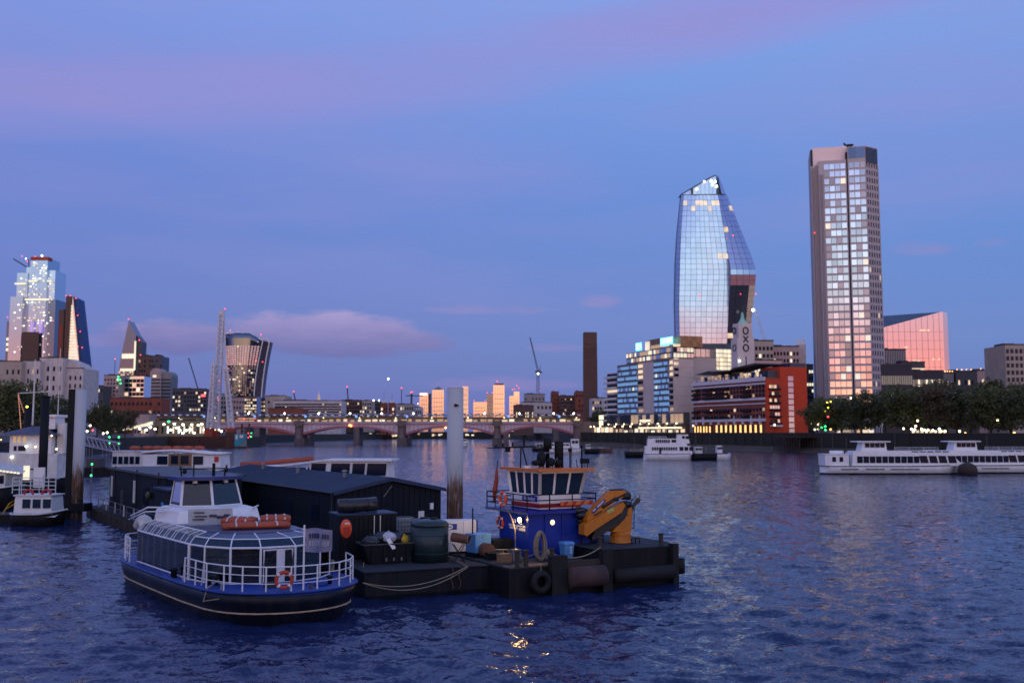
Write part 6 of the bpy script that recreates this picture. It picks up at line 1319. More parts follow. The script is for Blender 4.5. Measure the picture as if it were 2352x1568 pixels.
mat('bin_bag', (.02, .022, .03), .3, scale=3, bump=.8, var=.4); mat('bag_white', (.50, .52, .58), .4, scale=3, bump=.6); mat('bag_yellow', (.60, .40, .02), .5, scale=3)
rr = random.Random(2)
def lump(nm, lb, loc, s_, m, sq, seed, grp='rubbish in the skip'):
    r2 = random.Random(seed); oo = thing(nm, lb, nm.split('_')[-1], loc, r2.random() * 3, grp); b = MB(); b.smooth = True
    b.ball((0, 0, s_ * sq[2]), s_, 12, 8, sq); b.v = [(x * (1 + r2.uniform(-.14, .14)), y * (1 + r2.uniform(-.14, .14)), z * (1 + r2.uniform(-.08, .08))) for x, y, z in b.v]; b.build('bag', m, oo); bt = MB(); bt.tube([(0, 0, s_ * sq[2] * 1.9), (.05, 0, s_ * sq[2] * 2.2)], [.05, .09], 6); bt.build('knot', m, oo); return oo
b0 = Vector((p.x, p.y + .1, 0)); ux, uy = Vector((math.cos(BR), math.sin(BR), 0)), Vector((-math.sin(BR), math.cos(BR), 0))
for i, (x, y, z, s_, m, sq, lb) in enumerate(((-.9, .6, 2.35, .5, 'bin_bag', (1.2, 1, .7), 'black rubbish bag at the left end of the skip'), (-.1, .9, 2.5, .5, 'bin_bag', (1.3, 1, .7), 'black rubbish bag in the middle of the skip'), (.15, .5, 2.6, .38, 'bag_white', (1.2, 1, .8), 'pale sack on top of the heap in the skip'), (.75, .8, 2.45, .45, 'bin_bag', (1.1, 1, .8), 'black rubbish bag right of the pale sack'), (1.1, .6, 2.45, .3, 'bag_yellow', (1.0, .9, .9), 'yellow bag at the right end of the skip'))):
    q_ = b0 + ux * x + uy * y; lump('rubbish_bag', lb, (q_.x, q_.y, z), s_, m, sq, i)
q_ = b0 + ux * .1 - uy * .05; oo = thing('white_board', 'white board leaning out over the rim of the skip', 'board', (q_.x, q_.y, 2.5), BR); MB().slab([(-.3, -.1, .35), (.05, -.15, -.2), (.3, -.1, -.15), (-.05, -.05, .4)], (0, .05, .02)).build('sheet', 'white_paint', oo); 
# water tanks
p = bdeck(984, 1294.5); o = thing('water_tank', 'large dark green ribbed cylindrical tank with a domed lid on the work barge', 'tank', (p.x, p.y + 1.0, BD + .03))
b = MB(); b.smooth = True; R = 1.08; b.lathe([(R, 0), (R, 2.05)], 0, 0, 36); b.build('body', 'tank_green', o)
for z in (.5, 1.02, 1.54): b = MB(); b.tube([(R * math.cos(t), R * math.sin(t), z) for t in np.linspace(0, 6.283, 36, endpoint=False)], .022, 5, closed=True); b.build('hoop', 'tank_green', o)
b = MB(); b.smooth = True; b.lathe([(R * 1.02, 2.05), (R * 1.02, 2.15), (R * .85, 2.32), (R * .5, 2.40), (.02, 2.42)], 0, 0, 36); b.build('lid', 'tank_green', o); MB().lathe([(.22, 2.40), (.22, 2.5), (.02, 2.52)], .2, .1, 14).build('filler_cap', 'black_steel', o)
p = P(975, 1210, 61.5); o = thing('water_tank', 'smaller blue grey tank standing behind the ribbed green tank', 'tank', (p.x, p.y, BD + .03), BR)
b = MB(); b.smooth = True; b.loft([[(c * (.8 - e), s_ * (.6 - e), z) for c, s_ in [(math.copysign(abs(math.cos(t)) ** .5, math.cos(t)), math.copysign(abs(math.sin(t)) ** .5, math.sin(t))) for t in np.linspace(0, 6.283, 20, endpoint=False)]] for e, z in ((0, 0), (0, 1.9), (.04, 2.1), (.2, 2.22))]); b.build('body', 'tank_green', o); MB().lathe([(.3, 2.2), (.3, 2.3), (.02, 2.32)], 0, 0, 16).build('lid', 'black_steel', o)
# caged totes, stacked
mat('tote_white', (.35, .38, .38), .4)
p = P(928, 1220, 63.5)
for j in range(2):
    o = thing('caged_tote', ('lower', 'upper')[j] + ' caged plastic tote of the stack behind the skip', 'tote', (p.x, p.y, BD + .03 + j * 1.08), BR, 'caged totes'); MB().box(-.46, .46, -.4, .4, .14, 1.0).build('bladder', 'tote_white', o); MB().box(-.5, .5, -.45, .45, 0, .13).build('pallet', 'timber_dark', o)
    b = MB()
    for x in np.linspace(-.5, .5, 6): b.tube([(x, -.46, .13), (x, -.46, 1.05)], .018, 4)
    for z in (.3, .55, .8, 1.05): b.tube([(-.5, -.46, z), (.5, -.46, z), (.5, .46, z), (-.5, .46, z)], .018, 4, closed=True)
    b.build('cage', 'grey_steel', o)
# black container, roll on top, lifebuoy box
p = P(845, 1240, 59.6); o = thing('steel_container', 'black steel container with bars behind the skip', 'container', (p.x, p.y, BD + .03), BR)
MB().box(-1.75, 1.75, 0, 2.3, 0, 2.6).build('body', 'black_steel', o); MB().box(-1.8, 1.8, -.05, 2.35, 2.6, 2.68).build('top_rail', 'roof_blue', o)
for i in range(12): piece('corrugation', 'black_steel', o, -1.65 + .28 * i, -1.52 + .28 * i, -.05, 0, .15, 2.45)
for x in (.35, .72): MB().tube([(x, -.09, .1), (x, -.09, 2.55)], .03, 6).build('lock_bar', 'white_worn', o)
q_ = p + Vector((-.55 * math.cos(BR), .2, 0)); o = thing('rolled_tarpaulin', 'black rolled tarpaulin lying on top of the steel container', 'tarpaulin', (q_.x, q_.y, BD + 2.72), BR)
b = MB(); b.smooth = True; b.tube([(-1.2, .6, .42), (-.5, .6, .40), (.4, .6, .43), (1.15, .6, .46)], [.40, .42, .41, .44], 12); b.build('roll', 'bin_bag', o)
for x in (-.7, .6): b = MB(); b.tube([(x, .6 + .44 * math.cos(t), .42 + .44 * math.sin(t)) for t in np.linspace(0, 6.283, 14, endpoint=False)], .02, 5, closed=True); b.build('strap', 'dark_trim', o)
p = P(795, 1214, 57.4); o = thing('lifebuoy_box', 'bright orange oval lifebuoy housing on the end of the barge container', 'lifebuoy', (p.x, p.y, p.z), BR)
b = MB(); b.smooth = True; b.loft([[(.33 * s_ * math.cos(t), yy, .53 * s_ * math.sin(t)) for t in np.linspace(0, 6.283, 24, endpoint=False)] for s_, yy in ((1, .12), (1.0, -.02), (.94, -.09), (.75, -.12))]); b.build('shell', 'lifebuoy_orange', o)
mat('orange_dark', (.45, .03, .01), .5); b = MB(); b.slab([(-.2, -.13, .12), (.2, -.13, .12), (.22, -.13, -.28), (0, -.13, -.42), (-.2, -.13, -.28)], (0, .03, 0)); b.build('slot', 'orange_dark', o); piece('label_plate', 'white_worn', o, -.12, .16, -.135, -.1, .27, .36)
MB().tube([(.02, .15, -.5), (.02, .15, BD - p.z + .0)], .045, 6).build('post', 'black_steel', o)
# white generator
p = P(1050, 1240, 62.0); o = thing('generator', 'white boxed generator with a blue and white oval badge on the work barge', 'generator', (p.x, p.y, BD + .03), BR * .6)
MB().box(-1.25, 1.25, 0, 1.2, .18, 2.05).build('cabinet', 'white_paint', o); MB().box(-1.28, 1.28, -.03, 1.23, 0, .18).build('skid', 'black_steel', o); MB().box(1.2, 1.30, -.02, 1.22, .2, 2.06).build('end_panel', 'hull_blue', o)
piece('badge_plate', 'hull_blue', o, -.82, -.02, -.015, 0, 1.50, 1.86); b = MB(); b.slab([(-.52 + .26 * math.cos(t), -.022, 1.68 + .15 * math.sin(t)) for t in np.linspace(0, 6.283, 20, endpoint=False)], (0, .01, 0)); b.build('badge_oval', 'white_paint', o); piece('badge_bar', 'hull_blue', o, -.70, -.34, -.03, -.02, 1.65, 1.71)
for x in (-.45, .38): piece('door_seam', 'grey_steel', o, x, x + .015, -.008, 0, .25, 2.0)
piece('latch', 'black_steel', o, -.1, .04, -.05, 0, .95, 1.1)
# blue box, drum on trestle, pole
p = bdeck(1092, 1285); o = thing('blue_locker', 'bright blue deck locker on a black base on the work barge', 'locker', (p.x, p.y, BD + .03), BR + rad(14))
MB().box(-.02, 1.18, -.02, 1.0, 0, .36).build('base', 'black_steel', o); MB().box(0, 1.16, 0, .98, .36, 1.36).build('body', 'box_blue', o); MB().box(-.02, 1.18, -.02, 1.0, 1.36, 1.44).build('lid', 'box_blue', o); piece('hasp', 'grey_steel', o, .5, .62, -.03, 0, 1.22, 1.36)
p = P(1060, 1283, 58.2); o = thing('steel_drum', 'rusty open steel drum lying on a folding trestle beside the blue locker', 'drum', (p.x, p.y, BD + .03), BR - rad(10)); b = MB()
for yy in (.0, .5): b.tube([(-.45, yy, 0), (.2, yy, 1.05)], .025, 5); b.tube([(.2, yy, 0), (-.45, yy, 1.05)], .025, 5)
b.build('trestle', 'black_steel', o)
b = MB(); b.smooth = True; c0 = Vector((-.45, .5, 1.42)); c1 = Vector((.42, -.1, 1.30)); b.tube([c0, c1], .27, 20, cap=False); b.build('shell', 'rust', o); b = MB(); b.tube([c0, c0.lerp(c1, .05)], .26, 20); b.build('drum_end', 'black_steel', o); b = MB()
dn = (c1 - c0).normalized(); u_ = dn.cross(Vector((0, 0, 1))).normalized(); v_ = u_.cross(dn)
b.tube([c1 + .27 * (math.cos(t) * u_ + math.sin(t) * v_) for t in np.linspace(0, 6.283, 20, endpoint=False)], .025, 5, closed=True); b.build('drum_rim', 'grey_steel', o)
p = P(1085.5, 1230, 60.2); o = thing('deck_pole', 'thin dark pole standing behind the blue locker', 'pole', (p.x, p.y, BD + .03)); MB().tube([(0, 0, 0), (0, 0, PZ(1168, 60.2) - BD)], .05, 6).build('pole', 'black_steel', o); MB().box(-.09, .09, -.09, .09, 0, .1).build('foot', 'black_steel', o)
p = P(1154, 1270, 60); o = thing('hoop_rail', 'bent dark tube rail at the right end of the work barge', 'rail', (p.x, p.y, BD + .03), BR); b = MB(); b.tube([(-.6, 0, 0), (-.55, 0, .55), (.35, 0, .5), (.55, 0, 0)], .04, 6); b.tube([(-.3, .1, .05), (-.15, .1, .4), (.1, .1, .4), (.2, .1, .05)], .04, 6); b.build('tube', 'grey_steel', o)
# bollard and mooring ropes
def sag(a, c, s_, n=22): return [tuple(a.lerp(c, t) - Vector((0, 0, s_ * 4 * t * (1 - t)))) for t in np.linspace(0, 1, n)]
p = bdeck(1018, 1283); o = thing('bollard', 'small twin bollard on the edge of the work barge', 'bollard', (p.x, p.y, BD + .03), BR)
for x in (-.18, .18): MB().lathe([(.09, 0), (.09, .3), (.14, .34), (.14, .4)], x, 0, 12).build('post', 'black_steel', o)
MB().box(-.32, .32, -.14, .14, -.0, .03).build('base', 'black_steel', o)
bl = Vector((p.x, p.y - .05, BD + .28)); bow = G(836, 1335, 1.5)
for i, (off, s_, lb) in enumerate(((Vector((0, 0, 0)), .55, 'upper slack mooring rope from the barge bollard to the waterbus bow'), (Vector((.12, -.1, -.03)), .75, 'lower slack mooring rope from the barge bollard to the waterbus bow'))):
    ed_ = Vector((p.x + .42 * .4, p.y - .42, BD + .03)) + off; b_l = (ed_.xy - BO); ly_ = -b_l.x * math.sin(BR) + b_l.y * math.cos(BR); ed_ = ed_ - Vector((-math.sin(BR), math.cos(BR), 0)) * (ly_ + .07)
    pts = [tuple(bl + off)] + sag(ed_, bow + Vector((0, -.4, 0)), s_); b = MB(); b.smooth = True; b.tube(pts, .026, 6)
    ob = b.build('mooring_rope', 'rope'); ob['label'] = lb; ob['category'] = 'rope'
e1 = G(1255, 1262, 2.15)
b = MB(); b.smooth = True; b.tube(sag(bl, Vector((e1.x, e1.y - .1, 2.2)), .62), .03, 6); ob = b.build('mooring_rope', 'rope'); ob['label'] = 'mooring rope from the barge bollard across the deck to the tug post'; ob['category'] = 'rope'
# ------------------------------------------------------------------ blue work tug with the folded yellow crane
TO = Vector((.7, 55.4)); TR_ = rad(29); mat('tug_blue', (.007, .032, .30), .4, spec=.3, streaks=.35, dirt=(.012, .02, .10), scale=1.2, var=.12); mat('tug_orange', (.62, .17, .03), .45, var=.1); mat('rust_dark', (.075, .042, .040), .85, scale=1.2, var=.4, bump=.4); mat('crane_yellow', (.56, .18, .006), .42, scale=1.2, var=.18, streaks=.3, dirt=(.25, .10, .02)); mat('crane_black', (.012, .012, .012), .4, scale=2)
mat('red_band', (.42, .012, .012), .4); mat('buoy_red', (.50, .05, .02), .5, scale=3)
emit('flood', (1.0, .60, .22), 300); emit('port_light', (1.0, .86, .45), 2.0)
o = T = thing('work_tug', 'blue and white work tug with an orange wheelhouse roof moored beyond the barge', 'tug', (TO.x, TO.y, 0), TR_)
def tl_(p): q_ = Vector((p.x - TO.x, p.y - TO.y)); c, s_ = math.cos(TR_), math.sin(TR_); return Vector((q_.x * c + q_.y * s_, -q_.x * s_ + q_.y * c, p.z))
def on_plane(x, y, ly):          # sight line meets the tug's fore-and-aft plane at local y = ly
    r_ = ray(x, y); c, s_ = math.cos(TR_), math.sin(TR_); n_ = Vector((-s_, c, 0)); p0_ = Vector((TO.x - s_ * ly, TO.y + c * ly, 0)); t = (p0_ - Vector((0, 0, EYE))).dot(n_) / r_.dot(n_); return tl_(Vector((0, 0, EYE)) + r_ * t)
Z3 = lambda zx, zy: (zx / 4.201 + 1062.3, zy / 4.201 + 1004.9)      # notes taken on an enlarged view
# hull
b = MB(); b.box(-.9, 5.1, .15, 7.6, -.5, 1.50); b.build('stern_hull', 'hull_black', T)
b = MB(); b.loft([[(5.0, .1, -.5), (9.9, .1, -.5), (10.3, 1.6, -.5), (10.3, 6.2, -.5), (9.6, 7.6, -.5), (5.0, 7.6, -.5)], [(5.0, 0, .3), (10.3, 0, .3), (10.8, 1.6, .3), (10.8, 6.2, .3), (10.0, 7.7, .3), (5.0, 7.7, .3)], [(5.0, -.05, 2.12), (10.4, -.05, 2.16), (11.0, 1.6, 2.25), (11.0, 6.2, 2.25), (10.2, 7.7, 2.16), (5.0, 7.7, 2.12)]]); b.build('bow_hull', 'hull_black', T)
MB().box(-.85, 4.95, .2, 7.5, 1.503, 1.56).build('deck', 'deck_grey', T); MB().box(5.05, 10.3, .1, 7.5, 2.17, 2.2).build('foredeck', 'deck_grey', T)
for i in range(4): piece('deck_plank', 'timber', T, .4, 5.0, .16 + .22 * i, .36 + .22 * i, 1.56, 1.62)
piece('side_timber', 'timber_dark', T, 2.6, 5.0, -.06, .14, 1.28, 1.75)
for x0, x1, zt in ((1.55, 2.55, 2.12), (4.95, 5.6, 2.30), (9.95, 10.35, 2.34)): MB().box(x0, x1, -.35, .12, -.4, zt).build('fender_post', 'rubber', T)
b = MB(); b.smooth = True; b.tube([(2.6, -.32, .88), (4.95, -.32, .88)], .58, 22); b.build('roll_fender', 'rust_dark', T)
b = MB(); b.smooth = True; b.tube([(5.7, -.28, .75), (9.9, -.28, .75)], .42, 18); b.build('bow_fender', 'rubber', T)
b = MB(); b.smooth = True; b.tube([(11.1, .6, .45), (11.1, .6, 1.35)], .36, 16); b.build('stem_fender', 'rubber', T)
for x, y in ((-.2, .5), (.35, .5), (5.3, .5), (9.65, .45), (2.05, .5)): MB().lathe([(.13, 1.5), (.13, 2.35 if x < 5 else 2.8), (.17, 2.38 if x < 5 else 2.83), (.17, 2.46 if x < 5 else 2.92)], x, y, 12).build('bollard', 'timber_dark', T)
# deckhouse
MB().box(2.3, 6.6, 3.6, 7.2, 1.56, 4.1).build('deckhouse', 'tug_blue', T)
MB().box(6.6, 8.0, 4.1, 6.8, 1.6, 3.3).build('fore_locker', 'tug_blue', T)
MB().box(.9, 2.28, 5.4, 6.6, 1.56, 2.5).build('aft_locker', 'black_steel', T); b = MB(); b.tube([(.2, 4.6, 2.0), (.2, 5.9, 2.0)], .42, 14); b.build('winch_drum', 'rust', T)
MB().box(2.0, 6.95, 3.25, 8.5, 4.1, 4.25).build('bridge_deck', 'tug_blue', T)
piece('deck_edge', 'grey_steel', T, 1.97, 2.0, 3.25, 8.5, 4.12, 4.22)
for x in (3.4, 4.6, 5.8): piece('house_rib', 'tug_blue', T, x, x + .06, 3.54, 3.6, 1.6, 4.05)
piece('door', 'tug_blue', T, 6.0, 6.55, 3.53, 3.6, 1.7, 3.6); piece('white_marks', 'white_worn', T, 6.75, 6.95, 4.04, 4.1, 2.55, 3.1)
# name lines on the aft face
for y0, y1, z0, z1 in ((4.75, 5.0, 3.35, 3.55), (5.15, 5.45, 3.35, 3.55)): pass
for k, (zx0, zx1, zy0, zy1) in enumerate(((515, 545, 800, 835), (575, 603, 808, 840), (484, 636, 848, 862), (494, 560, 868, 890), (575, 630, 872, 896))):
    yA, yB = 3.6 + 3.4 * (655 - zx1) / 245, 3.6 + 3.4 * (655 - zx0) / 245
    zA, zB = 4.05 - (zy1 - 745) / 4.201 * 62 / F, 4.05 - (zy0 - 745) / 4.201 * 62 / F; piece('name_line', 'white_worn', T, 2.27, 2.3, yA, yB, zA, zB)
# portlight and floodlight
b = MB(); b.smooth = True; pc_ = on_plane(1268, 1199, 3.58); b.tube([(pc_.x, 3.52, pc_.z), (pc_.x, 3.62, pc_.z)], .155, 18); b.build('portlight', 'port_light', T); b = MB(); b.tube([(pc_.x + .17 * math.cos(t), 3.55, pc_.z + .17 * math.sin(t)) for t in np.linspace(0, 6.283, 18, endpoint=False)], .03, 5, closed=True); b.build('portlight_rim', 'grey_steel', T)
fl = Vector((2.12, 4.35, 3.72)); MB().box(fl.x + .02, fl.x + .2, fl.y - .2, fl.y + .2, fl.z - .14, fl.z + .14).build('flood_body', 'black_steel', T); b = MB(); b.ball((fl.x, fl.y, fl.z), .14, 10, 6, (.5, 1.2, .9)); b.build('flood_lens', 'flood', T)
# wheelhouse: leaning glass above a white and red band
x0, x1, y0, y1 = 3.1, 6.0, 3.62, 7.1
MB().box(x0, x1, y0, y1, 4.25, 5.22).build('wheelhouse_base', 'white_paint', T); MB().box(x0 - .015, x1 + .015, y0 - .015, y1 + .015, 4.42, 4.68).build('red_band', 'red_band', T); MB().box(x0 - .02, x1 + .02, y0 - .02, y1 + .02, 4.25, 4.36).build('blue_band', 'tug_blue', T)
e = .22; ZA, ZB = 5.22, 6.58
ring0 = [(x0, y0), (x1, y0), (x1, y1), (x0, y1)]; ring1 = [(x0 - e * .4, y0 - e), (x1 + e, y0 - e), (x1 + e, y1 + e), (x0 - e * .4, y1 + e)]
MB().loft([[(x * .96 + .18, y * .97 + .16, ZA) for x, y in ring0], [(x * .96 + .18, y * .97 + .16, ZB) for x, y in ring0]]).build('cabin_interior', 'win_dark', T)
def side(pa, pb, qa, qb, n, nm='window', m='win_dark', post=.10):
    for i in range(n + 1):
        t = i / n; a = Vector((*pa, ZA)).lerp(Vector((*pb, ZA)), t); c = Vector((*qa, ZB)).lerp(Vector((*qb, ZB)), t); b = MB(); b.tube([a, c], post * (1.25 if i in (0, n) else .8), 4); b.build('window_post', 'white_paint', T)
    for i in range(n):
        t0, t1 = (i + .09) / n, (i + .91) / n; A = [Vector((*pa, ZA + .04)).lerp(Vector((*pb, ZA + .04)), t) for t in (t0, t1)]; C_ = [Vector((*qa, ZB - .1)).lerp(Vector((*qb, ZB - .1)), t) for t in (t1, t0)]; b = MB(); b.slab(A + C_, (.02, .02, 0)); b.build(nm, 'win_mid', T)
side(ring0[0], ring0[1], ring1[0], ring1[1], 3); side(ring0[3], ring0[0], ring1[3], ring1[0], 4); side(ring0[1], ring0[2], ring1[1], ring1[2], 3)
b = MB(); b.loft([[(x, y, ZB - .1) for x, y in ring1], [(x, y, ZB + .02) for x, y in ring1]]); b.build('window_head', 'white_paint', T)
b = MB(); rp = [(x0 - .5, y0 - .75), (x1 + .6, y0 - .7), (x1 + .65, y1 + .5), (x0 - .5, y1 + .6)]; b.loft([[(x, y, ZB + .03) for x, y in rp], [(x, y, ZB + .19) for x, y in rp]]); b.build('wheelhouse_roof', 'tug_orange', T)
nm = text_mesh('Shakedog', .36, 'white_worn', .006); put('name_letters', nm, T, (x0 - .035, (y0 + y1) / 2 - .55, 4.95), (rad(90), 0, rad(-90))); piece('name_board', 'tug_blue', T, x0 - .03, x0, (y0 + y1) / 2 - 1.45, (y0 + y1) / 2 + .35, 4.78, 5.12)
# rails round the bridge deck
rail(T, [(6.9, 6.2), (6.9, 3.3), (5.2, 3.3), (3.6, 3.3), (2.05, 3.3), (2.05, 5.0), (2.05, 6.6), (2.05, 8.4), (4.0, 8.4)], 4.25, .98, 'black_steel', .032, bars=2)
# lifebuoys
def ring(nm, lb, par, c, R, r_, rot, m='buoy_red'):
    oo = thing(nm, lb, 'lifebuoy', c, rot) if par is None else put(nm, None, par, c, rot)
    b = MB(); b.smooth = True; b.tube([(R * math.cos(t), 0, R * math.sin(t)) for t in np.linspace(0, 6.283, 24, endpoint=False)], r_, 8, closed=True); b.build('ring', m, oo); b = MB()
    for a in (.78, 2.35, 3.93, 5.5): b.tube([(R * math.cos(a - .16), 0, R * math.sin(a - .16)), (R * math.cos(a), 0, R * math.sin(a)), (R * math.cos(a + .16), 0, R * math.sin(a + .16))], r_ * 1.08, 8)
    b.build('band', 'white_worn', oo); return oo
c_, s_ = math.cos(TR_), math.sin(TR_)
def tw(x, y, z): return (TO.x + x * c_ - y * s_, TO.y + x * s_ + y * c_, z)
ring('lifebuoy', 'red and white lifebuoy hung on the aft face of the blue tug house', None, tw(2.24, 7.0, 3.35), .34, .085, TR_ + rad(90))
ring('lifebuoy', 'orange lifebuoy on the rail beside the tug wheelhouse', None, tw(2.0, 6.2, 4.85), .40, .1, TR_ + rad(90), 'lifebuoy_orange')
b = MB(); b.smooth = True; b.tube([tw(1.95, 6.3, 4.9), tw(2.0, 5.2, 3.9), tw(1.95, 4.6, 3.2), tw(1.9, 4.4, 1.7)], .035, 6); ob = b.build('heaving_line', 'rope'); ob['label'] = 'heaving line hanging past the floodlight of the tug'; ob['category'] = 'rope'
p = tw(2.2, 7.6, 4.25); ob = thing('furled_flag', 'furled dark red flag on a staff at the tug bridge deck', 'flag', p); MB().tube([(0, 0, 0), (.15, 0, 2.9)], .03, 6).build('staff', 'black_steel', ob); b = MB(); b.smooth = True; b.tube([(.1, 0, 2.5), (.08, -.02, 1.7), (-.02, 0, 1.0), (-.08, 0, .35)], [.05, .13, .16, .05], 8); b.build('cloth', 'rust_red', ob)
# mast gear on the roof
ZR = ZB + .19; b = MB()
b.tube([(2.9, 5.6, ZR), (3.1, 5.9, ZR + 1.25)], .045, 6); b.tube([(3.4, 5.6, ZR), (3.2, 5.9, ZR + 1.25)], .045, 6); b.tube([(2.0, 7.4, ZR + 1.2), (4.1, 4.9, ZR + 1.3)], .05, 6); b.tube([(4.0, 5.2, ZR), (4.1, 5.0, ZR + 1.25)], .04, 6); b.tube([(4.3, 5.2, ZR), (4.2, 5.0, ZR + 1.25)], .04, 6); b.build('mast_frame', 'black_steel', T)
b = MB()
for x, y, h in ((2.4, 6.95, .25), (2.8, 6.4, .3), (3.3, 5.85, .55), (2.1, 7.3, .12)): b.tube([(x, y, ZR + 1.22), (x, y, ZR + 1.25 + h)], .06, 6)
b.box(2.5, 2.75, 6.6, 6.85, ZR + .95, ZR + 1.2); b.box(1.6, 2.1, 7.45, 7.6, ZR + 1.16, ZR + 1.22); b.build('navigation_lamps', 'black_steel', T)
b = MB(); b.smooth = True; b.lathe([(.28, ZR), (.28, ZR + 1.55), (.24, ZR + 1.62), (.05, ZR + 1.64)], 5.25, 4.9, 16); b.build('funnel', 'black_steel', T)
b = MB(); b.smooth = True; b.lathe([(.12, ZR), (.12, ZR + 1.1), (.26, ZR + 1.15), (.26, ZR + 1.75), (.1, ZR + 1.85)], 4.55, 5.1, 12); b.build('exhaust', 'black_steel', T)
b = MB(); b.smooth = True; b.ball((3.85, 4.7, ZR + .55), .34, 10, 6, (.8, 1, 1.5)); b.ball((3.3, 4.4, ZR + .32), .25, 10, 6, (1.3, 1, .7)); b.ball((4.4, 4.5, ZR + .35), .28, 10, 6); b.ball((4.9, 4.4, ZR + .3), .22, 10, 6); b.build('searchlights', 'black_steel', T)
b = MB(); b.tube([(4.25, 5.0, ZR + .9), (5.2, 4.9, ZR + .9)], .04, 6); b.tube([(4.5, 4.5, ZR), (4.8, 4.4, ZR + .6), (5.1, 4.5, ZR)], .035, 5); b.build('roof_pipework', 'grey_steel', T)
for x, y, h, r_ in ((5.75, 4.4, 1.0, .05), (6.0, 4.6, 1.3, .018), (6.35, 4.0, 1.25, .05)):
    MB().tube([(x, y, ZR), (x, y, ZR + h)], r_, 6).build('pole', 'black_steel', T)
b = MB(); b.lathe([(.14, ZR + .95), (.1, ZR + 1.0), (.14, ZR + 1.1), (.05, ZR + 1.2)], 5.75, 4.4, 10); b.lathe([(.09, ZR + 1.2), (.09, ZR + 1.38)], 6.35, 4.0, 8); b.build('mast_lamp', 'black_steel', T)
b = MB(); b.box(6.35, 6.85, 3.9, 4.2, ZR + .25, ZR + .55); b.tube([(6.4, 4.05, ZR), (6.4, 4.05, ZR + .3)], .03, 5); b.tube([(6.8, 4.05, ZR), (6.8, 4.05, ZR + .3)], .03, 5); b.tube([(6.1, 4.1, ZR), (6.0, 4.1, ZR + .5)], .03, 5); b.build('roof_box', 'black_steel', T)
b = MB(); b.box(2.6, 3.0, 4.5, 4.8, ZR, ZR + .15); b.build('roof_hatch', 'white_worn', T)
# striped board and netting by the crane
p = on_plane(*Z3(1105, 640), 3.2); ob = thing('striped_board', 'red and yellow striped board lying on the dark netting beside the wheelhouse', 'board', tw(p.x, p.y, p.z), TR_)
MB().box(-1.15, 1.15, 0, .06, -.05, .19).build('plate', 'tug_orange', ob)
for i in range(4): b = MB(); b.slab([(-1.0 + .6 * i, -.006, -.05), (-.75 + .6 * i, -.006, -.05), (-.6 + .6 * i, -.006, .19), (-.85 + .6 * i, -.006, .19)], (0, .005, 0)); b.build('stripe', 'red_band', ob)
ob = thing('cargo_net', 'dark heap of folded netting on the shelf right of the wheelhouse', 'net', tw(7.05, 3.2, 3.31), TR_); b = MB(); b.smooth = True; rr = random.Random(5)
for i in range(16): b.ball((rr.uniform(-1.3, 1.1), rr.uniform(-.1, .5), rr.uniform(.15, .95)), .36, 8, 5, (1.4, 1, .6))
b.build('folds', 'bin_bag', ob); MB().box(-1.4, 1.2, -.2, .9, -.06, .02).build('shelf', 'black_steel', ob); 
b = MB()
for x in (-1.2, 1.0): b.tube([(x, .1, -.05), (x, .1, -1.72)], .05, 6)
b.build('shelf_leg', 'black_steel', ob)
# hanging coil of rope, bin
p = on_plane(*Z3(740, 960), 1.9); ob = thing('rope_coil', 'big coil of pale rope hung on a post before the tug house', 'rope', tw(p.x, 1.9, 1.6), TR_)
MB().tube([(0, .12, 0), (0, .12, 1.55)], .07, 8).build('post', 'black_steel', ob); b = MB(); b.smooth = True
for k in range(13):
    o_ = (k - 6) * .045; w_ = .22 + .045 * ((k * 3) % 5); h_ = .74 + .04 * ((k * 5) % 3)
    b.tube([(w_ * math.sin(t) + .01 * k, o_ * .8 + .03 * math.sin(t * 2), .86 + h_ * math.cos(t) * (1.0 if math.cos(t) > 0 else .98)) for t in np.linspace(0, 6.283, 26, endpoint=False)], .036, 6, closed=True)
b.build('coil', 'rope', ob); b = MB(); b.smooth = True
for k in range(4): b.tube([(.55 + (.26 - .02 * k) * math.cos(t), .05 * k, .25 + .08 * k + .12 * math.sin(t)) for t in np.linspace(0, 6.283, 20, endpoint=False)], .04, 6, closed=True)
b.build('loose_turns', 'rope', ob)
p = on_plane(*Z3(1005, 1060), 2.4); ob = thing('waste_bin', 'blue lidded bin standing before the tug house', 'bin', tw(p.x, 2.4, 1.58), TR_)
b = MB(); b.loft([[(-.27, -.25, 0), (.27, -.25, 0), (.27, .25, 0), (-.27, .25, 0)], [(-.33, -.3, .82), (.33, -.3, .82), (.33, .3, .82), (-.33, .3, .82)]]); b.build('body', 'box_blue', ob); b = MB(); b.loft([[(-.38, -.35, .83), (.38, -.35, .83), (.38, .35, .83), (-.38, .35, .83)], [(-.3, -.25, .96), (.3, -.25, .96), (.3, .3, .96), (-.3, .3, .96)]]); b.build('lid', 'box_blue', ob)
for z in (.28, .42, .58): piece('white_digit', 'white_worn', ob, .05, .17, -.305, -.27, z, z + .09)
b = MB(); b.smooth = True; b.tube(sag(Vector(tw(2.05, .3, 2.15)), Vector(tw(5.2, .3, 2.35)), .38), .035, 6); ob = b.build('mooring_rope', 'rope'); ob['label'] = 'slack rope between the two posts along the tug side'; ob['category'] = 'rope'
tyre('fender_tyre', 'big black tyre fender at the stern of the tug beside the barge', tw(.9, -.22, .75), TR_, .46, .19)
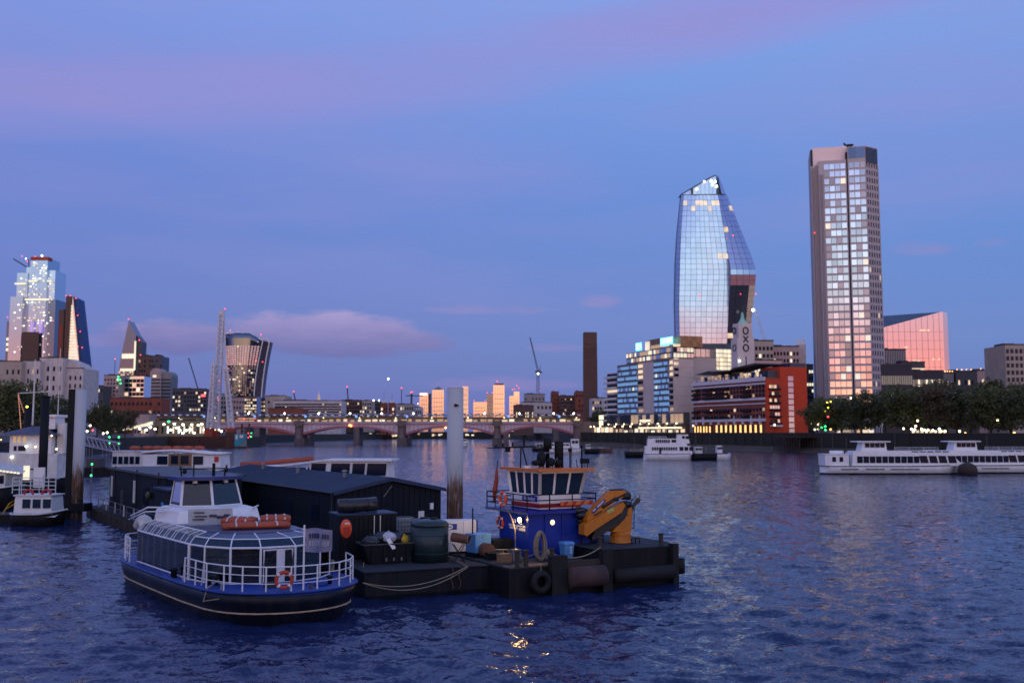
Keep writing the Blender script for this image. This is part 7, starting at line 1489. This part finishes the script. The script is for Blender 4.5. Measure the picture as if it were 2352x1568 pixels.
# ---- folded knuckle-boom crane
CP = on_plane(*Z3(1525, 1005), 2.9); o = thing('deck_crane', 'yellow folded knuckle boom crane standing on the tug foredeck', 'crane', tw(CP.x, 2.9, 2.2), TR_)
def cl(zx, zy, ly=2.9): q_ = on_plane(*Z3(zx, zy), ly); return (q_.x - CP.x, ly - 2.9, q_.z - 2.2)
def plate(nm, pts, th, m, ly=2.9, bev=0): b = MB(); b.slab([(q_[0], q_[1] - th / 2, q_[2]) for q_ in (cl(*a, ly) for a in pts)], (0, th, 0)); return b.build(nm, m, o)
b = MB(); b.smooth = False; z_a = cl(1525, 905)[2]; b.lathe([(.70, 0), (.68, .08), (.62, .12), (.58, z_a * .62), (.63, z_a * .66), (.63, z_a * .9), (.56, z_a)], 0, 0, 26); b.build('pedestal', 'crane_yellow', o)
for k in range(16): a = 6.283 * k / 16; MB().tube([(.63 * math.cos(a), .63 * math.sin(a), .1), (.585 * math.cos(a), .585 * math.sin(a), z_a * .62)], .03, 4).build('pedestal_rib', 'crane_yellow', o)
b = MB(); b.lathe([(.8, -.03), (.8, .03)], 0, 0, 20); b.build('base_flange', 'black_steel', o)
plate('column', [(1420, 905), (1455, 860), (1540, 780), (1590, 640), (1612, 700), (1600, 905)], .62, 'crane_yellow')
plate('main_boom', [(1183, 800), (1187, 748), (1402, 516), (1420, 510), (1540, 506), (1600, 530), (1610, 590), (1560, 560), (1470, 600), (1360, 690), (1210, 830)], .5, 'crane_yellow')
plate('outer_boom', [(1150, 836), (1200, 806), (1360, 712), (1525, 618), (1545, 650), (1510, 716), (1260, 880), (1175, 945), (1148, 930)], .6, 'crane_yellow', 2.75)
plate('extension', [(1228, 965), (1260, 892), (1510, 724), (1560, 640), (1605, 660), (1608, 745), (1310, 950), (1240, 985)], .44, 'crane_black', 2.82)
for i in range(3): b = MB(); b.tube([cl(1262 + 12 * i, 905 + 22 * i, 2.58), cl(1585 + 6 * i, 690 + 24 * i, 2.58)], .03, 6); b.build('hydraulic_pipe', 'crane_black', o)
b = MB(); b.smooth = True; b.tube([cl(1350, 670, 2.62), cl(1480, 585, 2.62)], .10, 12); b.tube([cl(1470, 590, 2.62), cl(1570, 545, 2.62)], .055, 10); b.build('boom_ram', 'crane_black', o)
b = MB(); b.smooth = True
for zx, zy, r_ in ((1565, 560, .24), (1575, 640, .2), (1460, 590, .13)): c = cl(zx, zy); b.tube([(c[0], -.36, c[2]), (c[0], .36, c[2])], r_, 16)
b.build('knuckle_pin', 'crane_black', o)
plate('hook_block', [(1640, 650), (1690, 580), (1712, 590), (1700, 625), (1650, 660), (1630, 740), (1605, 740)], .2, 'crane_black')
b = MB(); b.smooth = True; b.tube([cl(1420, 508), cl(1540, 500), cl(1590, 520), cl(1618, 560)], .07, 8); b.build('hose_loop', 'crane_black', o)
b = MB(); rr = random.Random(3)
for i in range(6): b.tube([cl(1530 + 10 * i, 620, 2.6), cl(1545 + 8 * i, 700, 2.55), cl(1500 + 5 * i, 800, 2.6), cl(1490 + 4 * i, 880, 2.65)], .03, 6)
b.build('hoses', 'crane_black', o)
plate('maker_plate', [(1245, 712), (1368, 588), (1386, 608), (1264, 732)], .02, 'hull_blue', 2.9 - .26)
for a, c in (((1258, 710), (1285, 684)), ((1300, 672), (1362, 610))): q0, q1 = cl(*a, 2.62), cl(*c, 2.62); b = MB(); b.tube([q0, q1], .035, 4); b.build('plate_lettering', 'white_worn', o)
mat('sticker_green', (.40, .50, .12), .5); plate('green_sticker', [(1392, 702), (1455, 668), (1466, 700), (1406, 734)], .02, 'sticker_green', 2.75 - .31)
plate('slot', [(1268, 745), (1345, 700), (1352, 712), (1275, 758)], .02, 'crane_black', 2.75 - .31)
b = MB()
for lx in (1612, 1655): b.tube([cl(lx, 880), cl(lx + 2, 700), cl(lx + 25, 600), cl(lx + 60, 565)], .025, 5)
for k in range(7): b.tube([cl(1612, 870 - 45 * k), cl(1655, 872 - 45 * k)], .02, 5)
b.build('ladder', 'black_steel', o)
for zx in (1640, 1700): pass
p = on_plane(*Z3(1670, 1020), 2.0); ob = thing('deck_cleat', 'small dark frame cleat beside the crane pedestal', 'cleat', tw(p.x, 2.0, 2.2), TR_); b = MB(); b.tube([(-.3, 0, 0), (-.3, 0, .32), (.3, 0, .32), (.3, 0, 0)], .035, 6); b.tube([(0, 0, 0), (0, 0, .32)], .035, 6); b.build('frame', 'black_steel', ob)
# ------------------------------------------------------------------ waterbus in the foreground
mat('bus_navy', (.006, .009, .020), .4, spec=.3, scale=.9, var=.35, streaks=.5, dirt=(.030, .026, .028)); mat('bus_blue', (.010, .045, .26), .45, scale=2, spec=.3, var=.3); mat('cream_line', (.50, .38, .24), .6, scale=3, var=.3); mat('roof_navy', (.035, .055, .12), .35, scale=1.5, var=.2); mat('frame_white', (.72, .74, .78), .3, scale=3, var=.06)
def clear_glass():
    m = bpy.data.materials.new('cabin_glass'); m.use_nodes = True; t = m.node_tree; t.nodes.clear(); ou = nn(t, 'ShaderNodeOutputMaterial'); tr = nn(t, 'ShaderNodeBsdfTransparent'); tr.inputs[0].default_value = (.42, .50, .55, 1)
    gl = nn(t, 'ShaderNodeBsdfGlossy'); gl.inputs['Roughness'].default_value = .04; fr = nn(t, 'ShaderNodeFresnel'); fr.inputs[0].default_value = 1.5; mx = nn(t, 'ShaderNodeMixShader')
    t.links.new(mth(t, 'ADD', .03, mth(t, 'MULTIPLY', fr.outputs[0], .9)), mx.inputs[0]); t.links.new(tr.outputs[0], mx.inputs[1]); t.links.new(gl.outputs[0], mx.inputs[2]); t.links.new(mx.outputs[0], ou.inputs[0]); MATS['cabin_glass'] = m
clear_glass()
WO = Vector((-21.2, 63.5)); WR = math.atan2(-.8, .6); DZ2 = 1.42
o = B = thing('waterbus', 'navy hulled waterbus with a faceted glass saloon and raised wheelhouse in the foreground', 'boat', (WO.x, WO.y, 0), WR); B.scale = (1.06, 1.07, 1.02)
OUT = [(0, 2.7), (.5, 3.2), (1.5, 3.5), (3, 3.68), (6, 3.72), (9, 3.74), (12, 3.74), (13.5, 3.68), (14.8, 3.64), (15.8, 3.48), (16.6, 3.22), (17.3, 2.84), (17.9, 2.3), (18.4, 1.55), (18.7, .75), (18.78, .0)]
def outline(s_=1.0, fwd=1.0): return [(x * fwd if x > 9 else x + (1 - fwd) * 6 * 0, -h * s_) for x, h in OUT] + [(x * fwd if x > 9 else x, h * s_) for x, h in reversed(OUT[:-1])]
def sheer(x): return DZ2 + .12 * max(0, (x - 9) / 9.5) ** 2
def hull_band(nm, lev, m):
    b = MB(); b.smooth = True; rings = []
    for z, s_, fw in lev: rings.append([(x, y, sheer(x) + z if z > -.3 else (z + .0 if False else z + 1.42)) for x, y in outline(s_, fw)])
    b.loft(rings, cap=True); return b.build(nm, m, B)
hull_band('hull', [(-1.95, .84, .955), (-1.42, .90, .97), (-.95, .935, .98), (-.5, .97, .99), (-.10, .995, .999)], 'bus_navy')
hull_band('gunwale', [(-.10, 1.0, 1.0), (-.04, 1.012, 1.004), (.0, 1.0, 1.0)], 'bus_blue')
b = MB(); b.smooth = True; b.tube([(x, y, .46 + .10 * max(0, (x - 12) / 6.5) ** 2 + .06 * max(0, (4 - x) / 4)) for x, y in [(p_[0], p_[1] * 1.0) for p_ in outline(.942, .982)]], .045, 6, closed=True); b.build('boot_line', 'cream_line', B)
b = MB(); b.prism([(x, y) for x, y in outline(.985, .999)], DZ2 - .05, DZ2 + .004); b.build('deck', 'bus_blue', B)
# saloon: wall posts, panes, sloped glazing
WALL = [(3.3, -3.12), (4.0, -3.13), (5.1, -3.14), (6.25, -3.15), (7.4, -3.15), (8.5, -3.15), (9.6, -3.15), (11.75, -3.15), (13.15, -2.92), (14.5, -2.2), (15.25, -1.05), (15.5, .55), (15.1, 2.0), (14.2, 2.95), (11.75, 3.15), (9.6, 3.15), (7.4, 3.15), (5.1, 3.14), (3.3, 3.12)]
ZW0, ZW1, ZW2 = DZ2 + .02, 3.2, 3.72
def inner(i):
    x, y = WALL[i]; cx_, cy_ = min(x, 11.0), 0; f = .74 if abs(y) > 2.8 and x < 12 else .80
    return (cx_ + (x - cx_) * (.62), y * (.72 if x < 12 else .68))
NW = len(WALL)
for i in range(NW):
    x, y = WALL[i]; big = i in (7, 8, 9, 10, 11, 12, 13); b = MB(); r_ = .11 if i == 7 else (.06 if big else .02)
    b.tube([(x, y, ZW0), (x, y, ZW1)], r_, 6); b.build('wall_post', 'frame_white', B)
    if big or i in (0, 18):
        xi, yi = inner(i); b = MB(); b.tube([(x, y, ZW1), (x + (xi - x) * .3, y + (yi - y) * .3, ZW1 + .34), (xi, yi, ZW2)], .05, 6); b.build('roof_rib', 'frame_white', B)
for i in range(NW - 1):
    (xa, ya), (xc, yc) = WALL[i], WALL[i + 1]; b = MB(); n_ = Vector((yc - ya, -(xc - xa), 0)).normalized() * .02
    b.slab([(xa, ya, ZW0 + .08), (xc, yc, ZW0 + .08), (xc, yc, ZW1 - .06), (xa, ya, ZW1 - .06)], n_); b.build('saloon_pane', 'cabin_glass', B)
    (xe, ye), (xf, yf) = inner(i), inner(i + 1); q = [Vector((xa, ya, ZW1 + .03)), Vector((xc, yc, ZW1 + .03)), Vector((xc + (xf - xc) * .3, yc + (yf - yc) * .3, ZW1 + .36)), Vector((xa + (xe - xa) * .3, ya + (ye - ya) * .3, ZW1 + .36)), Vector((xf, yf, ZW2)), Vector((xe, ye, ZW2))]
    c = sum(q[:4], Vector()) / 4; b = MB(); b.slab([c + (p_ - c) * .97 for p_ in q[:4]], (0, 0, .02)); b.build('skylight_pane', 'win_mid', B)
    c = (q[2] + q[3] + q[4] + q[5]) / 4; b = MB(); b.slab([c + (p_ - c) * .98 for p_ in (q[3], q[2], q[4], q[5])], (0, 0, .02)); b.build('roof_pane', 'glass_dark' if i < 7 else 'roof_navy', B)
for z, r_ in ((ZW1, .055), (ZW0 + .05, .05)): b = MB(); b.tube([(x, y, z) for x, y in WALL], r_, 6, closed=True); b.build('wall_rail', 'frame_white', B)
b = MB(); b.tube([(x + (inner(i)[0] - x) * .3, y + (inner(i)[1] - y) * .3, ZW1 + .36) for i, (x, y) in enumerate(WALL) if i >= 7 and i <= 13], .04, 6); b.build('eaves_rail', 'frame_white', B)
b = MB(); b.tube([(inner(i)[0], inner(i)[1], ZW2) for i in range(0, 8)], .055, 6); b.tube([(inner(i)[0], inner(i)[1], ZW2) for i in range(13, 19)], .055, 6); b.build('roof_edge', 'frame_white', B)
for i in range(0, 7):
    for t in (.33, .67):
        p_ = Vector((*WALL[i], ZW1 + .05)).lerp(Vector((*WALL[i + 1], ZW1 + .05)), t); e_ = Vector((*inner(i), ZW2)).lerp(Vector((*inner(i + 1), ZW2)), t); b = MB(); b.tube([p_, p_ + (e_ - p_) * .3 + Vector((0, 0, .22)), e_ + Vector((0, 0, .05))], .022, 4); b.build('glazing_bar', 'frame_white', B)
b = MB(); b.prism([inner(i) for i in range(NW)], ZW2 - .05, ZW2 + .05); b.build('saloon_roof', 'roof_navy', B)
MB().box(3.32, 3.42, -3.1, 3.1, ZW0, ZW1).build('aft_bulkhead', 'dark_trim', B)
# saloon interior: floor, seats, tables seen through the glass
b = MB(); b.prism([(x * .995, y * .97) for x, y in WALL], DZ2 + .006, DZ2 + .03); b.build('saloon_floor', 'timber_dark', B)
mat('seat_blue', (.02, .03, .10), .8)
for x in np.arange(4.6, 12.6, 1.25):
    for sg in (-1, 1):
        b = MB(); b.box(x, x + .5, sg * 2.7 - .5 if sg > 0 else -2.7, sg * 2.7 if sg > 0 else -2.2, DZ2 + .03, DZ2 + .48); b.box(x, x + .12, sg * 2.7 - .5 if sg > 0 else -2.7, sg * 2.7 if sg > 0 else -2.2, DZ2 + .48, DZ2 + 1.0); b.build('seat', 'seat_blue', B)
piece('saloon_door', 'frame_white', B, 15.42, 15.46, -.35, .05, ZW0 + .05, ZW1 - .1)
b = MB(); a0, a1 = Vector((15.30, -.92, 0)), Vector((15.47, .42, 0)); b.tube([(a0.x, a0.y, ZW0 + .05), (a0.x, a0.y, ZW1 - .12), (a1.x, a1.y, ZW1 - .12), (a1.x, a1.y, ZW0 + .05)], .06, 6, closed=True); b.build('door_frame', 'frame_white', B)
# wheelhouse base and house
b = MB(); b.loft([[(3.4, -2.3, 3.72), (6.9, -2.2, 3.72), (7.7, -.1, 3.72), (6.9, 2.4, 3.72), (3.4, 2.4, 3.72)], [(3.4, -2.2, 4.35), (6.6, -2.0, 4.42), (7.2, -.1, 4.5), (6.6, 2.3, 4.42), (3.4, 2.3, 4.35)], [(3.4, -1.8, 4.55), (6.0, -1.75, 4.58), (6.6, -.15, 4.6), (6.0, 1.85, 4.58), (3.4, 1.85, 4.55)]]); b.build('wheelhouse_base', 'white_paint', B)
w0 = [(3.9, -1.6), (5.8, -1.65), (6.5, -.15), (5.8, 1.7), (3.9, 1.65)]; w1 = [(4.0, -1.42), (5.45, -1.45), (6.05, -.15), (5.45, 1.45), (4.0, 1.42)]; za, zc2 = 4.6, 6.05
for i in range(5):
    b = MB(); b.tube([(*w0[i], za), (*w1[i], zc2)], .075 if i in (1, 2, 3) else .05, 6); b.build('wheelhouse_post', 'frame_white', B)
    j = (i + 1) % 5; A = [Vector((*w0[i], za + .05)), Vector((*w0[j], za + .05)), Vector((*w1[j], zc2)), Vector((*w1[i], zc2))]; b = MB(); b.slab(A, (.015, 0, .01)); b.build('wheelhouse_pane', 'cabin_glass', B)
b = MB(); b.tube([(*p_, za + .02) for p_ in w0], .06, 6, closed=True); b.build('sill', 'frame_white', B)
b = MB(); b.loft([[(4.0, -1.2, 4.6), (5.5, -1.2, 4.6), (5.5, 1.2, 4.6), (4.0, 1.2, 4.6)], [(4.2, -1.1, 5.05), (5.6, -1.0, 5.05), (5.6, 1.0, 5.05), (4.2, 1.1, 5.05)]]); b.box(4.05, 4.12, -1.3, 1.3, 4.6, 6.0); b.build('wheelhouse_console', 'navy_panel', B)
MB().box(4.2, 4.5, -.35, .25, 5.0, 5.75).build('helm_seat', 'seat_blue', B)
b = MB(); rp = [(3.7, -1.75), (5.75, -1.8), (6.5, -.15), (5.75, 1.8), (3.7, 1.75)]; b.loft([[(x, y, zc2) for x, y in rp], [(x, y, zc2 + .2) for x, y in rp]]); b.build('wheelhouse_roof', 'bus_blue' if False else 'roof_blue2', B) if 'roof_blue2' in MATS else (mat('roof_blue2', (.012, .035, .16), .4), b.build('wheelhouse_roof', 'roof_blue2', B))
for y in (-.95, .75): MB().box(5.75, 5.95, y - .1, y + .1, zc2 - .16, zc2 - .02).build('spotlight', 'white_worn', B)
b = MB(); b.tube([(4.6, -.6, 6.25), (4.6, -.6, 7.1)], .04, 5); b.tube([(4.4, .6, 6.25), (4.4, .6, 6.95)], .09, 8); b.tube([(4.1, -1.1, 6.25), (4.2, -1.2, 6.8)], .04, 5); b.tube([(5.0, 1.0, 6.25), (4.8, 1.2, 6.85)], .05, 5); b.tube([(4.2, -1.3, 6.65), (4.8, 1.3, 6.65)], .035, 5); b.ball((5.2, 1.0, 6.55), .13, 8, 5); b.ball((4.3, -1.0, 6.5), .14, 8, 5); b.build('roof_gear', 'black_steel', B)
b = MB(); b.smooth = True; b.tube([(7.0, 1.9, 4.45), (6.0, 2.6, 4.5), (4.0, 3.2, 4.1), (3.0, 3.5, 3.6)], .05, 6); b.tube([(5.2, -2.1, 4.55), (3.6, -2.7, 4.5), (1.8, -3.1, 3.9)], .05, 6); b.tube([(5.2, -2.2, 4.35), (3.6, -2.85, 4.25), (1.8, -3.2, 3.7)], .04, 6); b.build('side_wing_rail', 'frame_white', B)
MB().slab([(6.75, .9, 3.74), (6.75, 2.3, 3.74), (6.4, 2.25, 4.38), (6.55, .9, 4.4)], (.02, 0, 0)).build('companion_hatch', 'win_dark', B)
# display board on the roof, its flag on the bow
mat('board_grey', (.38, .41, .46), .5, scale=1.5, var=.25); p_ = Vector((8.6, -1.9, 3.78)); b = MB(); b.slab([(8.05, -2.0, 3.78), (8.75, .1, 3.78), (8.65, .1, 4.62), (7.95, -2.0, 4.62)], (.04, -.01, 0)); b.build('sign_board', 'board_grey', B)
for a, c, z in ((.1, .34, 4.42), (.12, .4, 4.22), (.08, .34, 4.06), (.45, .62, 4.2), (.62, .8, 4.12), (.78, .92, 4.2)): q0 = Vector((8.14, -2.0, 0)).lerp(Vector((8.80, .1, 0)), a); q1 = Vector((8.14, -2.0, 0)).lerp(Vector((8.80, .1, 0)), c); b = MB(); b.slab([(q0.x + .0, q0.y, z), (q1.x + .0, q1.y, z - .02), (q1.x + .0, q1.y, z + (.12 if a > .4 else .06)), (q0.x, q0.y, z + (.14 if a > .4 else .06))], (.015, 0, 0)); b.build('sign_marks', 'navy_panel', B)
# orange rafts on the roof
def wpt(x, y, z): c, s_ = math.cos(WR), math.sin(WR); x, y, z = x * 1.06, y * 1.07, z * 1.02; return (WO.x + x * c - y * s_, WO.y + x * s_ + y * c, z)
for i, (x, y, z, a, w_, h_, lb) in enumerate(((11.6, .2, 3.79, 1.25, 1.75, .30, 'long orange liferaft pack on the waterbus roof'), (9.4, .2, 3.79, .9, .85, .42, 'orange liferaft bundle beside the sign board on the waterbus roof'), (9.8, 2.0, 3.79, 1.2, .8, .46, 'small orange raft bundle at the far side of the waterbus roof'))):
    ob = thing('liferaft', lb, 'liferaft', wpt(x, y, z), WR + a); b = MB(); b.smooth = True
    for k in range(3): b.tube([(-w_, -.45 + .45 * k, h_ * .5), (-w_ * .5, -.43 + .45 * k, h_ * .55), (0, -.47 + .45 * k, h_ * .5), (w_ * .6, -.44 + .45 * k, h_ * .56), (w_, -.45 + .45 * k, h_ * .48)], [h_ * .42, h_ * .5, h_ * .48, h_ * .5, h_ * .4], 10)
    b.build('buoyant_tubes', 'orange_gear', ob); b = MB()
    for k in (-.6, 0, .6): b.tube([(w_ * k, .68 * math.cos(t), h_ * .55 + h_ * .52 * math.sin(t)) for t in np.linspace(0, 3.14, 9)], .045, 5)
    b.build('straps', 'white_worn', ob)
# deck furniture: mooring bits, rails, lifebuoy, stern rail, flagstaff
RZ = DZ2 + .05
bowr = [(x, y) for x, y in [(12.3, -3.55), (13.6, -3.5), (14.9, -3.45), (16.1, -3.1), (17.0, -2.6), (17.8, -1.85), (18.3, -.9), (18.4, .3), (18.15, 1.5), (17.5, 2.4), (16.5, 3.05), (15.0, 3.45)]]
b = MB(); b.smooth = True
for z in (1.16, .78, .40): b.tube([(x, y, RZ + z) for x, y in bowr], .034 if z > 1 else .022, 6)
b.build('bow_rail', 'frame_white', B)
for i, (x, y) in enumerate(bowr): b = MB(); b.tube([(x, y, DZ2), (x, y, RZ + 1.16)], .038, 6); b.build('stanchion', 'frame_white', B)
for x, y in ((12.3, -3.55), (14.4, -3.4)): b = MB(); b.tube([(x - .55, y + .1, DZ2), (x, y, RZ + 1.16)], .03, 5); b.build('rail_brace', 'frame_white', B)
st = [(3.1, -3.45), (2.2, -3.4), (1.3, -3.2), (.6, -2.85), (.25, -1.8), (.2, 0), (.25, 1.8), (.6, 2.85), (2.0, 3.4)]; b = MB()
for z in (1.3, .85, .42): b.tube([(x, y, RZ + z) for x, y in st], .035, 6)
b.build('stern_rail', 'frame_white', B)
for x, y in st: b = MB(); b.tube([(x, y, DZ2), (x, y, RZ + 1.3)], .045, 6); b.build('stanchion', 'frame_white', B)
ring('lifebuoy', 'red and white lifebuoy tied to the bow rail of the waterbus', None, wpt(18.22, -1.2, RZ + .58), .36, .085, WR + rad(72))
b = MB(); b.tube([(18.36, -.35, DZ2), (18.36, -.35, 4.5)], .045, 6); b.build('flagstaff', 'frame_white', B)
mat('flag_cloth', (.22, .22, .34), .8, scale=2, var=.35); b = MB(); b.smooth = True; fl_ = []
for k in range(12): t = k / 11; fl_.append([(18.36 - .35 * t + .10 * math.sin(t * 7), -.29 + 1.45 * t, 4.32 - .12 * t + .05 * math.sin(t * 5) - zz * (1.05 + .08 * math.sin(t * 4))) for zz in (0, .33, .66, 1.0)])
b.loft(fl_, cap=False, ringclosed=False); fo = b.build('flag', 'flag_cloth', B)
for k in range(1, 10):
    if k == 6: continue
    a, c = Vector(fl_[k][0]), Vector(fl_[k + 1][0]); a2, c2 = Vector(fl_[k][3]), Vector(fl_[k + 1][3]); g_ = (c - a).cross(a2 - a).normalized() * .015; g_ = g_ if g_.x > 0 else -g_
    for t0, t1, m in ((.22, .42, 'navy_panel'), (.52, .74, 'board_grey')): b = MB(); b.slab([a.lerp(a2, t0) + (c - a) * .12 + g_, a.lerp(c, .82).lerp(a2.lerp(c2, .82), t0) + g_, a.lerp(c, .82).lerp(a2.lerp(c2, .82), t1) + g_, a.lerp(a2, t1) + (c - a) * .12 + g_], g_ * .3); b.build('flag_print', m, fo)
for x, y in ((13.9, -2.95), (14.3, -2.75), (17.2, 1.5), (10.2, -3.42), (10.5, -3.42)): b = MB(); b.smooth = True; b.lathe([(.10, DZ2), (.10, DZ2 + .36), (.15, DZ2 + .4), (.15, DZ2 + .46), (.02, DZ2 + .48)], x, y, 12); b.build('mooring_bitt', 'black_steel', B)
b = MB(); b.box(16.4, 16.9, -1.4, -.9, DZ2, DZ2 + .32); b.build('deck_hatch', 'dark_trim', B); b = MB(); b.smooth = True; b.ball((17.5, .9, DZ2 + .16), .3, 10, 6, (1.3, 1, .6)); b.build('blue_bag', 'bus_blue', B)
b = MB(); b.smooth = True; b.lathe([(.12, DZ2), (.14, DZ2 + .06), (.06, DZ2 + .2), (.13, DZ2 + .26)], 18.2, .1, 12); b.build('bow_fairlead', 'rust', B)
b = MB(); b.smooth = True; b.tube([wpt(14.6, -2.9, DZ2 + .3), wpt(15.6, -3.0, DZ2 + .28), wpt(16.1, -3.3, DZ2 - .3), wpt(15.4, -3.75, DZ2 - .45), wpt(15.2, -3.5, DZ2 + .1), wpt(14.7, -2.8, DZ2 + .35)], .035, 6); ob = b.build('mooring_rope', 'rope'); ob['label'] = 'pale rope looped over the blue gunwale near the waterbus bow'; ob['category'] = 'rope'
b = MB(); b.smooth = True; b.loft([[(1.9 + 1.3 * t, -2.6 + .4 * math.cos(a), DZ2 + 1.95 + .3 * math.sin(t * 3.1) + .34 * math.sin(a)) for a in np.linspace(0, 6.283, 10, endpoint=False)] for t in np.linspace(0, 1, 7)]); b.tube([(2.6, -2.6, DZ2), (2.6, -2.6, DZ2 + 1.9)], .1, 6); b.build('covered_winch', 'white_worn', B)
for i, y in enumerate((3.4, )):
    b = MB(); b.smooth = True
    for k in range(6): b.tube([(13.6 + .3 * math.cos(t), 3.3 + .12 * math.sin(t), DZ2 + .15 + .1 * k) for t in np.linspace(0, 6.283, 16, endpoint=False)], .05, 6, closed=True)
    b.build('stacked_rope', 'rope', B)
# photographer's bridge behind the camera: its dark mass is what the near windows mirror
b = MB(); b.box(-260, 260, -27, -1.2, 4.6, 7.2); b.box(-260, 260, -1.7, -1.2, 7.2, 8.25)
for x in (-180, -90, 0, 90, 180): b.box(x - 4, x + 4, -24, -4, -1, 4.6)
b.build('near_bridge', 'pier_stone', label='stone road bridge that the picture is taken from', cat='bridge', kind='structure')

# odds and ends on the tug's working deck
for i, (x, y, sx_, sy_, h_, m, lb) in enumerate(((-.3, 2.2, .7, .5, .45, 'timber', 'wooden crate on the tug deck near the barge'), (.7, 2.6, .6, .45, .6, 'grey_steel', 'grey steel box beside the wooden crate on the tug deck'), (-.2, 3.6, .9, .6, .35, 'black_steel', 'low black box behind the wooden crate on the tug deck'))):
    oo = thing('deck_box', lb, 'box', tw(x, y, 1.57), TR_ + .1 * i); MB().box(0, sx_, 0, sy_, 0, h_).build('body', m, oo); MB().box(-.03, sx_ + .03, -.03, sy_ + .03, h_, h_ + .05).build('lid', m, oo)
    for z in (.12, h_ - .12): piece('batten', m, oo, -.02, sx_ + .02, -.025, 0, z - .03, z + .03)
# people strolling on the far quay
def person_mesh(nm, m, seed):
    r_ = random.Random(seed); sw = r_.uniform(-.12, .12)
    V = [(0, 0, .95), (0, 0, 1.2), (0, .01, 1.42), (0, .01, 1.52), (0, -.01, 1.66), (.2, 0, 1.4), (.26, .02 + sw, 1.12), (.24, -.08 + sw, .86), (-.2, 0, 1.4), (-.26, .02 - sw, 1.12), (-.24, -.08 - sw, .86), (.1, 0, .9), (.11, sw, .5), (.11, sw * 1.6, .08), (.11, sw * 1.6 - .13, .04), (-.1, 0, .9), (-.11, -sw, .5), (-.11, -sw * 1.6, .08), (-.11, -sw * 1.6 - .13, .04)]
    E_ = [(0, 1), (1, 2), (2, 3), (3, 4), (2, 5), (5, 6), (6, 7), (2, 8), (8, 9), (9, 10), (0, 11), (11, 12), (12, 13), (13, 14), (0, 15), (15, 16), (16, 17), (17, 18)]
    R_ = [.15, .16, .15, .06, .115, .075, .055, .04, .075, .055, .04, .1, .075, .05, .045, .1, .075, .05, .045]
    me = bpy.data.meshes.new(nm); me.from_pydata(V, E_, []); ob = bpy.data.objects.new(nm, me); COL.objects.link(ob); md = ob.modifiers.new('skin', 'SKIN'); ob.modifiers.new('sub', 'SUBSURF').levels = 1
    for v, q_ in zip(me.skin_vertices[0].data, R_): v.radius = (q_, q_ * .8)
    me.skin_vertices[0].data[0].use_root = True
    me2 = bpy.data.meshes.new_from_object(ob.evaluated_get(bpy.context.evaluated_depsgraph_get())); bpy.data.objects.remove(ob); me2.materials.clear(); me2.materials.append(MATS[m]); return me2
mat('coat_dark', (.02, .02, .025), .85); mat('coat_brown', (.09, .05, .035), .85); mat('coat_blue', (.03, .04, .08), .85); mat('hair_dark', (.015, .012, .01), .7)
PM = [person_mesh('person', m, i) for i, m in enumerate(('coat_dark', 'coat_brown', 'coat_blue'))]
hair = (lambda b: b.mesh('hair', 'hair_dark'))(MB().ball((0, .02, 1.72), .125, 8, 6, (1, 1.05, .85)))
for i, (x, n_, k, rt, lb) in enumerate(((1488, 2.2, 0, .4, 'person in a dark coat walking below the left bay of the quay building'), (1507, 1.6, 1, 2.0, 'person in a brown coat standing below the entrance strip'), (1522, 2.4, 0, -1.2, 'person in a dark coat walking right of the entrance strip'), (1541, 1.8, 2, 1.1, 'person in a blue coat below the right corner of the quay building'), (1604, 1.7, 0, .2, 'person in a dark coat at the first glowing arch of the wharf'), (1638, 2.0, 1, 2.6, 'person in a brown coat before the middle glowing arches'), (1668, 1.6, 2, -.6, 'person in a blue coat before the later glowing arches'), (1703, 2.1, 0, .9, 'person in a dark coat before the last glowing arches'))):
    q_ = bank(x, n_); oo = thing('person', lb, 'person', (q_.x, q_.y, QZ), rt, 'people on the far quay'); put('body', PM[k], oo); put('hair', hair, oo)
